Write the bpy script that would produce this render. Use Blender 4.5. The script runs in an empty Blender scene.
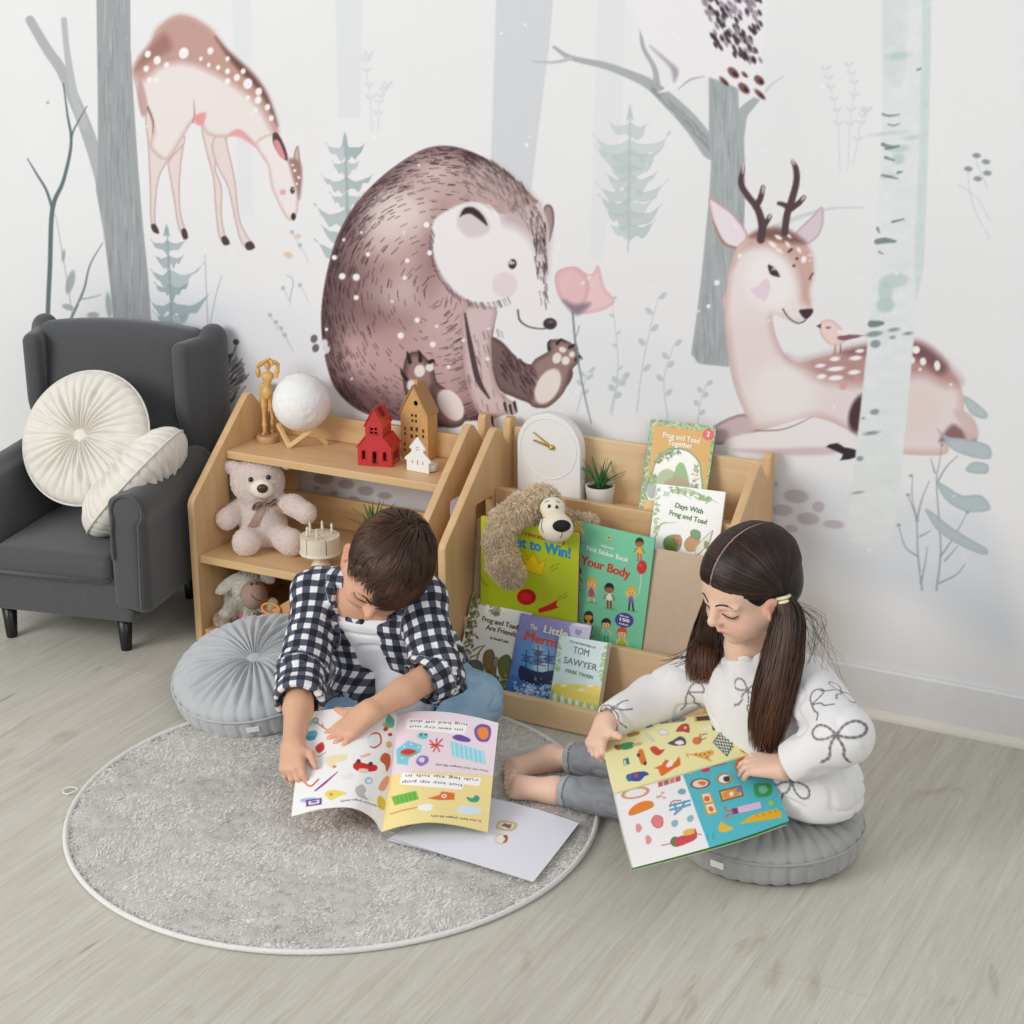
import bpy, bmesh, math, random
import numpy as np
from mathutils import Matrix, Vector
random.seed(7)
RNG = np.random.default_rng(11)
SC = bpy.context.scene
COL = SC.collection
PI = math.pi

# ------------------------------------------------------------------ camera model
FPX = 1800.0
_pi, _ya, _ro = np.radians([18.87, 27.95, -0.33])
CF = np.array([-np.sin(_ya)*np.cos(_pi), np.cos(_ya)*np.cos(_pi), -np.sin(_pi)])
_rt = np.array([np.cos(_ya), np.sin(_ya), 0.0]); _up = np.cross(_rt, CF)
CR = np.cos(_ro)*_rt+np.sin(_ro)*_up
CU = -np.sin(_ro)*_rt+np.cos(_ro)*_up
CAM = np.array([1.77080648, -3.33742546, 1.6])

def at(x, y, X=None, Y=None, Z=None):
    """the point of the room seen at photo position x, y on the plane X=, Y= or Z="""
    d = CF*FPX+CR*(x-512)+CU*(512-y)
    i, v = (0, X) if X is not None else ((1, Y) if Y is not None else (2, Z))
    return CAM+d*((v-CAM[i])/d[i])

def proj(P):
    d = np.asarray(P, float)-CAM
    z = d@CF
    return 512+FPX*(d@CR)/z, 512-FPX*(d@CU)/z

# ------------------------------------------------------------------ colour
def lin(c):
    c = np.asarray(c, float)/255.0
    return np.where(c <= 0.04045, c/12.92, ((c+0.055)/1.055)**2.4)

def rgba(c):
    l = lin(c)
    return (float(l[0]), float(l[1]), float(l[2]), 1.0)

# ------------------------------------------------------------------ materials
MATS = {}
def nodes(name):
    m = bpy.data.materials.new(name); m.use_nodes = True
    nt = m.node_tree
    b = nt.nodes['Principled BSDF']
    return m, nt, b

def mat(name, c, rough=0.6, noise=0.0, nscale=40.0, bump=0.0, bscale=200.0, metal=0.0, sheen=0.0, spec=0.5, coat=0.0, stretch=(1, 1, 1), sss=0.0, ssscol=None):
    """procedural material: base colour with a little noise variation and bump"""
    if name in MATS: return MATS[name]
    m, nt, b = nodes(name)
    b.inputs['Roughness'].default_value = rough
    b.inputs['Metallic'].default_value = metal
    b.inputs['Specular IOR Level'].default_value = spec
    b.inputs['Sheen Weight'].default_value = sheen
    b.inputs['Coat Weight'].default_value = coat
    if sss:
        b.inputs['Subsurface Weight'].default_value = sss
        b.inputs['Subsurface Radius'].default_value = (0.010, 0.004, 0.002)
        b.inputs['Subsurface Scale'].default_value = 0.5
    tc = nt.nodes.new('ShaderNodeTexCoord'); mp = nt.nodes.new('ShaderNodeMapping')
    mp.inputs['Scale'].default_value = stretch
    nt.links.new(tc.outputs['Object'], mp.inputs['Vector'])
    n = nt.nodes.new('ShaderNodeTexNoise'); n.inputs['Scale'].default_value = nscale; n.inputs['Detail'].default_value = 4
    nt.links.new(mp.outputs['Vector'], n.inputs['Vector'])
    r = nt.nodes.new('ShaderNodeValToRGB')
    l = lin(c)
    r.color_ramp.elements[0].position = 0.3; r.color_ramp.elements[1].position = 0.7
    r.color_ramp.elements[0].color = (*[max(0, float(v)*(1-noise)) for v in l], 1)
    r.color_ramp.elements[1].color = (*[min(1, float(v)*(1+noise)) for v in l], 1)
    nt.links.new(n.outputs['Fac'], r.inputs['Fac'])
    nt.links.new(r.outputs['Color'], b.inputs['Base Color'])
    if bump:
        n2 = nt.nodes.new('ShaderNodeTexNoise'); n2.inputs['Scale'].default_value = bscale; n2.inputs['Detail'].default_value = 3
        nt.links.new(tc.outputs['Object'], n2.inputs['Vector'])
        bp = nt.nodes.new('ShaderNodeBump'); bp.inputs['Strength'].default_value = bump; bp.inputs['Distance'].default_value = 0.002
        nt.links.new(n2.outputs['Fac'], bp.inputs['Height']); nt.links.new(bp.outputs['Normal'], b.inputs['Normal'])
    MATS[name] = m
    return m

def mat_wood(name, c1, c2, axis=2, rough=0.45, scale=1.0, coat=0.0):
    if name in MATS: return MATS[name]
    m, nt, b = nodes(name)
    b.inputs['Roughness'].default_value = rough
    b.inputs['Coat Weight'].default_value = coat
    tc = nt.nodes.new('ShaderNodeTexCoord'); mp = nt.nodes.new('ShaderNodeMapping')
    s = [22*scale]*3; s[axis] = 1.6*scale
    mp.inputs['Scale'].default_value = s
    nt.links.new(tc.outputs['Object'], mp.inputs['Vector'])
    n = nt.nodes.new('ShaderNodeTexNoise'); n.inputs['Scale'].default_value = 2.2; n.inputs['Detail'].default_value = 6; n.inputs['Distortion'].default_value = 0.6
    nt.links.new(mp.outputs['Vector'], n.inputs['Vector'])
    r = nt.nodes.new('ShaderNodeValToRGB')
    r.color_ramp.elements[0].position = 0.32; r.color_ramp.elements[0].color = rgba(c1)
    r.color_ramp.elements[1].position = 0.68; r.color_ramp.elements[1].color = rgba(c2)
    nt.links.new(n.outputs['Fac'], r.inputs['Fac'])
    nt.links.new(r.outputs['Color'], b.inputs['Base Color'])
    MATS[name] = m
    return m

def mat_vc(name, rough=0.6, bump=0.0, bscale=300.0, sss=0.0, spec=0.5, coat=0.0, sheen=0.0):
    """material whose pattern is the colour attribute 'Col' of the mesh, with a fine noise grain"""
    if name in MATS: return MATS[name]
    m, nt, b = nodes(name)
    b.inputs['Roughness'].default_value = rough
    b.inputs['Specular IOR Level'].default_value = spec
    b.inputs['Coat Weight'].default_value = coat
    b.inputs['Sheen Weight'].default_value = sheen
    if sss:
        b.inputs['Subsurface Weight'].default_value = sss
        b.inputs['Subsurface Radius'].default_value = (0.012, 0.005, 0.003)
        b.inputs['Subsurface Scale'].default_value = 0.6
    a = nt.nodes.new('ShaderNodeAttribute'); a.attribute_name = 'Col'
    nt.links.new(a.outputs['Color'], b.inputs['Base Color'])
    if bump:
        tc = nt.nodes.new('ShaderNodeTexCoord')
        n2 = nt.nodes.new('ShaderNodeTexNoise'); n2.inputs['Scale'].default_value = bscale; n2.inputs['Detail'].default_value = 3
        nt.links.new(tc.outputs['Object'], n2.inputs['Vector'])
        bp = nt.nodes.new('ShaderNodeBump'); bp.inputs['Strength'].default_value = bump; bp.inputs['Distance'].default_value = 0.002
        nt.links.new(n2.outputs['Fac'], bp.inputs['Height']); nt.links.new(bp.outputs['Normal'], b.inputs['Normal'])
    MATS[name] = m
    return m

def mat_fur(name, thru=.45):
    """pile and plush: thin fibres that let light through"""
    if name in MATS: return MATS[name]
    m, nt, b = nodes(name)
    a = nt.nodes.new('ShaderNodeAttribute'); a.attribute_name = 'Col'
    d = nt.nodes.new('ShaderNodeBsdfDiffuse'); t = nt.nodes.new('ShaderNodeBsdfTranslucent'); x = nt.nodes.new('ShaderNodeMixShader')
    x.inputs['Fac'].default_value = thru
    nt.links.new(a.outputs['Color'], d.inputs['Color']); nt.links.new(a.outputs['Color'], t.inputs['Color'])
    nt.links.new(d.outputs[0], x.inputs[1]); nt.links.new(t.outputs[0], x.inputs[2])
    nt.links.new(x.outputs[0], nt.nodes['Material Output'].inputs['Surface'])
    MATS[name] = m
    return m

# ------------------------------------------------------------------ objects
def tag(o, label=None, cat=None, group=None, kind=None):
    if label: o['label'] = label
    if cat: o['category'] = cat
    if group: o['group'] = group
    if kind: o['kind'] = kind
    return o

def thing(name, label, cat, loc, rot=None, group=None):
    o = bpy.data.objects.new(name, None); COL.objects.link(o)
    o.empty_display_size = 0.03
    o.location = [float(v) for v in loc]
    if rot is not None:
        o.rotation_mode = 'QUATERNION'
        o.rotation_quaternion = Matrix(np.asarray(rot).tolist()).to_quaternion()
    return tag(o, label, cat, group)

def root_of(o):
    while o.parent: o = o.parent
    return o

def mesh_np(name, V, F, smooth=True, col=None):
    """F: array (n,3)/(n,4) or a list of such arrays or a list of lists"""
    me = bpy.data.meshes.new(name)
    V = np.ascontiguousarray(V, np.float32)
    if isinstance(F, np.ndarray): F = [F]
    if len(F) and isinstance(F[0], np.ndarray) and F[0].ndim == 2:
        F = [f for f in F if len(f)]
        loops = np.concatenate([f.ravel() for f in F]).astype(np.int32)
        tot = np.concatenate([np.full(len(f), f.shape[1], np.int32) for f in F])
    else:
        loops = np.array([i for f in F for i in f], np.int32)
        tot = np.array([len(f) for f in F], np.int32)
    start = np.concatenate([[0], np.cumsum(tot)[:-1]]).astype(np.int32)
    me.vertices.add(len(V)); me.vertices.foreach_set('co', V.ravel())
    me.loops.add(len(loops)); me.loops.foreach_set('vertex_index', loops)
    me.polygons.add(len(tot)); me.polygons.foreach_set('loop_start', start)
    try: me.polygons.foreach_set('loop_total', tot)
    except Exception: pass
    me.polygons.foreach_set('use_smooth', np.full(len(tot), smooth, bool))
    if col is not None:
        a = me.attributes.new('Col', 'FLOAT_COLOR', 'POINT')
        c4 = np.ones((len(V), 4), np.float32); c4[:, :3] = col
        a.data.foreach_set('color', c4.ravel())
    me.update(calc_edges=True); me.validate()
    return me

def put(name, me, m, parent=None, world=True):
    """link a mesh; world: its vertices are in room coordinates"""
    o = bpy.data.objects.new(name, me); COL.objects.link(o)
    if m is not None and not me.materials:
        for q in (m if isinstance(m, (list, tuple)) else [m]): me.materials.append(q)
    if parent is not None:
        o.parent = parent
        if world:
            r = root_of(parent)
            M = Matrix.Translation(r.location)
            if r.rotation_mode == 'QUATERNION': M = M @ r.rotation_quaternion.to_matrix().to_4x4()
            me.transform(M.inverted())
    elif world:
        n = len(me.vertices); v = np.empty(n*3, np.float32); me.vertices.foreach_get('co', v); v = v.reshape(-1, 3)
        org = Vector(((v[:, 0].min()+v[:, 0].max())/2, (v[:, 1].min()+v[:, 1].max())/2, v[:, 2].min()))
        me.transform(Matrix.Translation(-org)); o.location = org
    return o

def add(name, V, F, m, parent=None, world=True, smooth=True, col=None):
    return put(name, mesh_np(name, V, F, smooth, col), m, parent, world)

def smooth_angle(me, deg=35):
    """flat edges where faces meet sharply"""
    bm = bmesh.new(); bm.from_mesh(me)
    for e in bm.edges:
        if len(e.link_faces) == 2 and e.calc_face_angle(0) > math.radians(deg): e.smooth = False
    for f in bm.faces: f.smooth = True
    bm.to_mesh(me); bm.free()

def bm_mesh(bm, name='m', smooth=False, deg=None):
    me = bpy.data.meshes.new(name)
    bmesh.ops.recalc_face_normals(bm, faces=bm.faces)
    if smooth:
        for f in bm.faces: f.smooth = True
    bm.to_mesh(me); bm.free()
    if deg: smooth_angle(me, deg)
    return me

def bm_box(bm, lo, hi, bev=0.0, M=None, seg=2):
    lo, hi = np.minimum(lo, hi), np.maximum(lo, hi)
    r = bmesh.ops.create_cube(bm, size=1.0)
    vs = r['verts']
    for v in vs:
        v.co = Vector([lo[i]+(v.co[i]+0.5)*(hi[i]-lo[i]) for i in range(3)])
    if bev > 0:
        es = list({e for v in vs for e in v.link_edges})
        g = bmesh.ops.bevel(bm, geom=es, offset=bev, segments=seg, affect='EDGES', profile=0.5)
        vs = list({v for f in g['faces'] for v in f.verts} | {v for v in vs if v.is_valid})
    if M is not None: bmesh.ops.transform(bm, matrix=M, verts=vs)
    return vs

def box(name, lo, hi, m, parent=None, bev=0.0015, M=None, world=True):
    bm = bmesh.new(); bm_box(bm, lo, hi, bev, M)
    return put(name, bm_mesh(bm, name), m, parent, world)

def tube(pts, rad, n=8, caps=True):
    """V, F of a tube along pts with radii (scalar or list)"""
    P = np.asarray(pts, float); k = len(P)
    R = np.full(k, rad) if np.isscalar(rad) else np.asarray(rad, float)
    T = np.gradient(P, axis=0); T /= np.linalg.norm(T, axis=1)[:, None]+1e-12
    up = np.array([0, 0, 1.0]) if abs(T[0, 2]) < 0.9 else np.array([1.0, 0, 0])
    U = np.cross(T[0], up); U /= np.linalg.norm(U)
    a = np.arange(n)*2*PI/n
    V = []
    for i in range(k):
        U = U-T[i]*(U@T[i]); U /= np.linalg.norm(U)+1e-12
        W = np.cross(T[i], U)
        V.append(P[i]+R[i]*(np.cos(a)[:, None]*U+np.sin(a)[:, None]*W))
    V = np.concatenate(V)
    F = []
    for i in range(k-1):
        for j in range(n):
            F.append([i*n+j, i*n+(j+1) % n, (i+1)*n+(j+1) % n, (i+1)*n+j])
    if caps:
        F.append(list(range(n))[::-1]); F.append([(k-1)*n+j for j in range(n)])
    return V, F

def join(parts):
    V = []; F = []; o = 0
    for v, f in parts:
        V.append(np.asarray(v)); F += [[i+o for i in q] for q in f]; o += len(v)
    return np.concatenate(V), F

def tubes(name, specs, m, parent=None, world=True, n=8):
    V, F = join([tube(p, r, n) for p, r in specs])
    return add(name, V, F, m, parent, world)

def lathe(prof, n=32, c=(0, 0, 0), A=None):
    """prof: list of (r,z) from bottom to top; closed at r=0 ends"""
    prof = np.asarray(prof, float); a = np.arange(n)*2*PI/n
    V = np.concatenate([np.stack([r*np.cos(a), r*np.sin(a), np.full(n, z)], 1) for r, z in prof])
    F = []
    for i in range(len(prof)-1):
        for j in range(n):
            F.append([i*n+j, i*n+(j+1) % n, (i+1)*n+(j+1) % n, (i+1)*n+j])
    F.append(list(range(n))[::-1]); F.append([(len(prof)-1)*n+j for j in range(n)])
    if A is not None: V = V@np.asarray(A).T
    return V+np.asarray(c), F

def catmull(p, n=8, closed=False):
    P = np.asarray(p, float); k = len(P); out = []
    rng = range(k) if closed else range(k-1)
    for i in rng:
        p0 = P[(i-1) % k] if closed or i > 0 else 2*P[0]-P[1]
        p1 = P[i]; p2 = P[(i+1) % k]
        p3 = P[(i+2) % k] if closed or i+2 < k else 2*P[k-1]-P[k-2]
        t = np.linspace(0, 1, n, endpoint=False)[:, None]
        out.append(0.5*((2*p1)+(-p0+p2)*t+(2*p0-5*p1+4*p2-p3)*t*t+(-p0+3*p1-3*p2+p3)*t**3))
    out = np.concatenate(out)
    if not closed: out = np.concatenate([out, P[-1:]])
    return out

def depsmesh(o):
    dg = bpy.context.evaluated_depsgraph_get()
    me = bpy.data.meshes.new_from_object(o.evaluated_get(dg))
    d = o.data
    bpy.data.objects.remove(o)
    bpy.data.curves.remove(d)
    return me

def plate(loops, thick, bev=0.0):
    """mesh of a flat shape with holes (loops of 2D points), centred on its thickness, in the xy plane"""
    cu = bpy.data.curves.new('c', 'CURVE'); cu.dimensions = '2D'; cu.fill_mode = 'BOTH'
    cu.extrude = max(0.0, thick/2-bev); cu.bevel_depth = bev; cu.bevel_resolution = 1; cu.offset = -bev
    for lp in loops:
        s = cu.splines.new('POLY'); s.points.add(len(lp)-1)
        for i, q in enumerate(lp): s.points[i].co = (q[0], q[1], 0, 1)
        s.use_cyclic_u = True
    o = bpy.data.objects.new('c', cu); COL.objects.link(o)
    bpy.context.view_layer.update()
    me = depsmesh(o); smooth_angle(me, 30)
    return me

def text_mesh(s, size, bold=0.0, thick=0.0004, align='CENTER', shear=0.0, spacing=1.0, width=None):
    cu = bpy.data.curves.new('t', 'FONT'); cu.body = s; cu.size = size
    cu.extrude = thick/2; cu.align_x = align; cu.align_y = 'CENTER'; cu.shear = shear; cu.space_character = spacing
    cu.resolution_u = 3
    o = bpy.data.objects.new('t', cu); COL.objects.link(o)
    bpy.context.view_layer.update()
    me = depsmesh(o)
    if bold:
        b = bold*size*.8
        me = merge_meshes([(me, Matrix.Translation((dx*b, dy*b, i*.00012))) for i, (dx, dy) in enumerate(((-1, -.5), (1, -.5), (0, .7), (-1, .5), (1, .5)))], 'text')
    if width:
        xs = [v.co.x for v in me.vertices]; w = max(xs)-min(xs)
        me.transform(Matrix.Diagonal((width/w, 1, 1, 1)))
    return me

def merge_meshes(items, name='m'):
    """items: (mesh, 4x4 Matrix) -> one mesh"""
    V = []; F = []; o = 0
    for me, M in items:
        n = len(me.vertices); v = np.empty(n*3, np.float32); me.vertices.foreach_get('co', v)
        M = np.array(M); v = v.reshape(-1, 3)@M[:3, :3].T+M[:3, 3]
        V.append(v); F += [[i+o for i in p.vertices] for p in me.polygons]; o += n
    return mesh_np(name, np.concatenate(V), F, smooth=False)

def rotm(axis, ang):
    return np.array(Matrix.Rotation(ang, 3, axis))

def frame_from(z, x=None):
    """3x3 with columns x,y,z"""
    z = np.asarray(z, float); z = z/np.linalg.norm(z)
    x = np.array([1.0, 0, 0]) if x is None else np.asarray(x, float)
    x = x-z*(x@z); x = x/np.linalg.norm(x)
    return np.stack([x, np.cross(z, x), z], 1)

def M4(R, t):
    M = np.eye(4); M[:3, :3] = R; M[:3, 3] = t
    return Matrix(M.tolist())

# ------------------------------------------------------------------ signed distance modelling
def seg(a, b, ra, rb):
    a = np.asarray(a, np.float32); b = np.asarray(b, np.float32); ab = b-a; L = float(ab@ab)+1e-12
    def f(P):
        t = np.clip(((P-a)@ab)/L, 0, 1)
        return np.linalg.norm(P-a-t[:, None]*ab, axis=1)-(ra+(rb-ra)*t)
    return f

def ell(c, r, R=None):
    c = np.asarray(c, np.float32); r = np.asarray(r, np.float32)
    Rm = None if R is None else np.asarray(R, np.float32)
    def f(P):
        q = P-c
        if Rm is not None: q = q@Rm
        k0 = np.linalg.norm(q/r, axis=1); k1 = np.linalg.norm(q/(r*r), axis=1)+1e-9
        return k0*(k0-1)/k1
    return f

def rbox(c, half, rad, R=None):
    c = np.asarray(c, np.float32); hf = np.asarray(half, np.float32)-rad
    Rm = None if R is None else np.asarray(R, np.float32)
    def f(P):
        q = P-c
        if Rm is not None: q = q@Rm
        q = np.abs(q)-hf
        return np.linalg.norm(np.maximum(q, 0), axis=1)+np.minimum(q.max(1), 0)-rad
    return f

def smin(a, b, k):
    h = np.maximum(k-np.abs(a-b), 0)/k
    return np.minimum(a, b)-h*h*k*0.25

def smax(a, b, k): return -smin(-a, -b, k)

def union(fs, k=0.01):
    """smooth union; items are f or (f, k)"""
    fs = [f if isinstance(f, tuple) else (f, k) for f in fs]
    def g(P):
        d = fs[0][0](P)
        for f, kk in fs[1:]:
            d = smin(d, f(P), kk)
        return d
    return g

def cut(f, g, k=0.004):
    """f minus g"""
    return lambda P: smax(f(P), -g(P), k)

def half(pt, n):
    """half space: inside (negative) behind the plane"""
    pt = np.asarray(pt, np.float32); n = np.asarray(n, np.float32); n = n/np.linalg.norm(n)
    return lambda P: (P-pt)@n

def isect(f, g, k=0.004):
    return lambda P: smax(f(P), g(P), k)

def chain(pts, rads, k=0.006):
    fs = [seg(pts[i], pts[i+1], rads[i], rads[i+1]) for i in range(len(pts)-1)]
    return union(fs, k)

def vnoise(P, s, seed=0):
    """cheap smooth value noise in [-1,1]"""
    q = np.asarray(P)*s+seed*17.3
    i = np.floor(q).astype(np.int64); f = q-i; f = f*f*(3-2*f)
    def h(x, y, z):
        n = (x*374761393+y*668265263+z*2147483647+seed*974711) & 0xffffffff
        n = ((n ^ (n >> 13))*1274126177) & 0xffffffff
        return ((n ^ (n >> 16)) & 0xffff)/32767.5-1
    r = 0
    for dx in (0, 1):
        for dy in (0, 1):
            for dz in (0, 1):
                w = (f[:, 0] if dx else 1-f[:, 0])*(f[:, 1] if dy else 1-f[:, 1])*(f[:, 2] if dz else 1-f[:, 2])
                r = r+w*h(i[:, 0]+dx, i[:, 1]+dy, i[:, 2]+dz)
    return r

def surfnet(f, lo, hi, h, slack=0.012, B=16):
    lo = np.asarray(lo, np.float32); hi = np.asarray(hi, np.float32)
    nb = np.maximum(1, np.ceil((hi-lo)/(h*B)).astype(int)); n = nb*B
    bc = np.stack(np.meshgrid(*[np.arange(k) for k in nb], indexing='ij'), -1).reshape(-1, 3)
    cen = (lo+(bc+0.5)*B*h).astype(np.float32)
    dc = f(cen)
    D = np.repeat(np.repeat(np.repeat(dc.reshape(nb), B, 0), B, 1), B, 2).astype(np.float32)
    rad = B*h*0.87+slack
    act = np.where(np.abs(dc) < rad)[0]
    loc = np.stack(np.meshgrid(*[np.arange(B)]*3, indexing='ij'), -1).reshape(-1, 3)
    for c in range(0, len(act), 48):
        ids = bc[act[c:c+48]]
        gi = (ids[:, None, :]*B+loc[None]).reshape(-1, 3)
        D[gi[:, 0], gi[:, 1], gi[:, 2]] = f((lo+gi*h).astype(np.float32))
    S = D < 0
    cnt = np.zeros(tuple(n-1), np.uint8)
    sl = [(slice(0, -1), slice(1, None))]*3
    for a in (0, 1):
        for b in (0, 1):
            for c in (0, 1):
                cnt += S[sl[0][a], sl[1][b], sl[2][c]]
    cell = np.argwhere((cnt > 0) & (cnt < 8))
    idx = np.full(tuple(n-1), -1, np.int32)
    idx[cell[:, 0], cell[:, 1], cell[:, 2]] = np.arange(len(cell))
    co = np.array([(a, b, c) for a in (0, 1) for b in (0, 1) for c in (0, 1)])
    val = np.stack([D[cell[:, 0]+o[0], cell[:, 1]+o[1], cell[:, 2]+o[2]] for o in co], 1)
    acc = np.zeros((len(cell), 3)); w = np.zeros(len(cell))
    for i in range(8):
        for j in range(i+1, 8):
            if np.abs(co[i]-co[j]).sum() != 1: continue
            m = (val[:, i] < 0) != (val[:, j] < 0)
            t = val[m, i]/(val[m, i]-val[m, j])
            acc[m] += co[i]+t[:, None]*(co[j]-co[i]); w[m] += 1
    V = lo+h*(cell+acc/w[:, None])
    Q = []
    for ax in range(3):
        s0 = [slice(None)]*3; s1 = [slice(None)]*3
        s0[ax] = slice(0, -1); s1[ax] = slice(1, None)
        e = np.argwhere(S[tuple(s0)] != S[tuple(s1)])
        b, c = (ax+1) % 3, (ax+2) % 3
        ok = (e[:, b] > 0) & (e[:, c] > 0) & (e[:, b] < n[b]-1) & (e[:, c] < n[c]-1)
        e = e[ok]
        ins = S[tuple(e.T)]
        def cid(db, dc_):
            q = e.copy(); q[:, b] -= db; q[:, c] -= dc_
            return idx[tuple(q.T)]
        q = np.stack([cid(1, 1), cid(0, 1), cid(0, 0), cid(1, 0)], 1)
        q[~ins] = q[~ins][:, ::-1]
        Q.append(q)
    Q = np.concatenate(Q); Q = Q[(Q >= 0).all(1)]
    return V.astype(np.float32), Q

def grad(f, V, e=0.0006):
    V = V.astype(np.float32)
    g = np.stack([f(V+np.eye(3, dtype=np.float32)[i]*e)-f(V-np.eye(3, dtype=np.float32)[i]*e) for i in range(3)], 1)
    return g/(np.linalg.norm(g, axis=1)[:, None]+1e-12)

def sdf_mesh(f, lo, hi, h, project=True):
    V, Q = surfnet(f, lo, hi, h)
    if project and len(V):
        g = grad(f, V, h*0.3); d = f(V.astype(np.float32))
        V = V-g*np.clip(d, -h, h)[:, None]
    return V, Q

def bounds_of(pts, pad):
    P = np.asarray(pts); return P.min(0)-pad, P.max(0)+pad

def tri_area_sample(V, Q, n, rng=RNG):
    """n random points and normals on quads"""
    T = np.concatenate([Q[:, [0, 1, 2]], Q[:, [0, 2, 3]]]) if Q.shape[1] == 4 else Q
    a, b, c = V[T[:, 0]], V[T[:, 1]], V[T[:, 2]]
    N = np.cross(b-a, c-a); A = np.linalg.norm(N, axis=1)
    i = rng.choice(len(T), n, p=A/A.sum())
    u, v = rng.random(n), rng.random(n); fl = u+v > 1; u[fl] = 1-u[fl]; v[fl] = 1-v[fl]
    P = a[i]+u[:, None]*(b[i]-a[i])+v[:, None]*(c[i]-a[i])
    return P, N[i]/(A[i][:, None]+1e-12)

def blades(P, D, L, w, bend=None, rng=RNG):
    """tapered two-segment tufts: V, quads, tris"""
    n = len(P)
    D = D/(np.linalg.norm(D, axis=1)[:, None]+1e-12)
    s = np.cross(D, rng.normal(size=(n, 3))); s /= np.linalg.norm(s, axis=1)[:, None]+1e-12
    L = np.broadcast_to(L, n)[:, None]; w = np.broadcast_to(w, n)[:, None]
    mid = P+D*L*0.55; tip = P+D*L
    if bend is not None: mid = mid+bend*L*0.18; tip = tip+bend*L*0.6
    V = np.stack([P-s*w, P+s*w, mid+s*w*0.8, mid-s*w*0.8, tip], 1).reshape(-1, 3)
    o = np.arange(n)[:, None]*5
    return V, o+np.array([[0, 1, 2, 3]]), o+np.array([[3, 2, 4]])

# ------------------------------------------------------------------ painting on a grid of vertices
class Canvas:
    """flat artwork: colours at the vertices of a fine grid; X, Y are its drawing coordinates"""
    def __init__(s, X, Y, base):
        s.X = X; s.Y = Y
        s.C = np.empty(X.shape+(3,)); s.C[:] = base
        s.px = abs(np.median(np.diff(X, axis=1)))
    def win(s, lo, hi):
        m = (s.X >= lo[0]) & (s.X <= hi[0]) & (s.Y >= lo[1]) & (s.Y <= hi[1])
        r = np.where(m.any(1))[0]; c = np.where(m.any(0))[0]
        if not len(r) or not len(c): return None
        return (slice(r[0], r[-1]+1), slice(c[0], c[-1]+1))
    def dist(s, w, P):
        X = s.X[w]; Y = s.Y[w]
        d = np.full(X.shape, 1e9); ins = np.zeros(X.shape, bool)
        n = len(P)
        for i in range(n):
            x0, y0 = P[i]; x1, y1 = P[(i+1) % n]
            ex, ey = x1-x0, y1-y0; L = ex*ex+ey*ey+1e-12
            t = np.clip(((X-x0)*ex+(Y-y0)*ey)/L, 0, 1)
            d = np.minimum(d, (X-x0-t*ex)**2+(Y-y0-t*ey)**2)
            if y0 != y1:
                cr = ((y0 > Y) != (y1 > Y)) & (X < ex*(Y-y0)/(ey)+x0)
                ins ^= cr
        d = np.sqrt(d)
        return np.where(ins, -d, d)
    def blend(s, w, m, col):
        c = np.asarray(col, float)
        s.C[w] = s.C[w]*(1-m[..., None])+c*m[..., None]
    def poly(s, P, col, a=1.0, soft=None, smooth=4, rim=None, rimw=6, fn=None, inner=None):
        """fill; rim: colour towards the edge, rimw its width; fn(X,Y,d)->(alpha multiplier)"""
        P = np.asarray(P, float)
        if smooth > 1: P = catmull(P, smooth, True)
        soft = soft or s.px*1.2
        w = s.win(P.min(0)-soft*2, P.max(0)+soft*2)
        if w is None: return
        d = s.dist(w, P)
        m = np.clip(0.5-d/soft, 0, 1)*a
        if fn is not None: m = m*fn(s.X[w], s.Y[w], d)
        if rim is not None:
            t = np.clip(1+d/rimw, 0, 1)[..., None]
            c = np.asarray(col, float)*(1-t)+np.asarray(rim, float)*t
            s.blend(w, m, c)
        else: s.blend(w, m, col)
    def ell(s, x, y, rx, ry, col, a=1.0, rot=0.0, soft=None):
        soft = soft or s.px*1.2
        R = max(rx, ry)+soft*2
        w = s.win((x-R, y-R), (x+R, y+R))
        if w is None: return
        c, q = math.cos(rot), math.sin(rot)
        X = s.X[w]-x; Y = s.Y[w]-y
        u = (X*c+Y*q)/rx; v = (-X*q+Y*c)/ry
        k = np.sqrt(u*u+v*v); d = (k-1)*min(rx, ry)
        s.blend(w, np.clip(0.5-d/soft, 0, 1)*a, col)
    def stroke(s, P, wd, col, a=1.0, soft=None, smooth=5):
        P = np.asarray(P, float); n = len(P)
        W = np.full(n, wd) if np.isscalar(wd) else np.interp(np.linspace(0, 1, n), np.linspace(0, 1, len(wd)), wd)
        if smooth > 1 and n > 2:
            W = np.interp(np.linspace(0, n-1, (n-1)*smooth+1), np.arange(n), W); P = catmull(P, smooth)
        soft = soft or s.px*1.2
        R = W.max()+soft*2
        w = s.win(P.min(0)-R, P.max(0)+R)
        if w is None: return
        X = s.X[w]; Y = s.Y[w]; d = np.full(X.shape, 1e9)
        for i in range(len(P)-1):
            x0, y0 = P[i]; ex, ey = P[i+1]-P[i]; L = ex*ex+ey*ey+1e-12
            t = np.clip(((X-x0)*ex+(Y-y0)*ey)/L, 0, 1)
            d = np.minimum(d, np.hypot(X-x0-t*ex, Y-y0-t*ey)-(W[i]+(W[i+1]-W[i])*t)/2)
        s.blend(w, np.clip(0.5-d/soft, 0, 1)*a, col)
    def rect(s, x0, y0, x1, y1, col, a=1.0): s.poly([(x0, y0), (x1, y0), (x1, y1), (x0, y1)], col, a, smooth=1)

def grid_faces(nr, nc):
    i = np.arange(nr*nc).reshape(nr, nc)
    return np.stack([i[:-1, :-1].ravel(), i[:-1, 1:].ravel(), i[1:, 1:].ravel(), i[1:, :-1].ravel()], 1)

def noise2(X, Y, s, seed=0):
    P = np.stack([X.ravel(), Y.ravel(), np.zeros(X.size)], 1)
    return vnoise(P, s, seed).reshape(X.shape)
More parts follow.
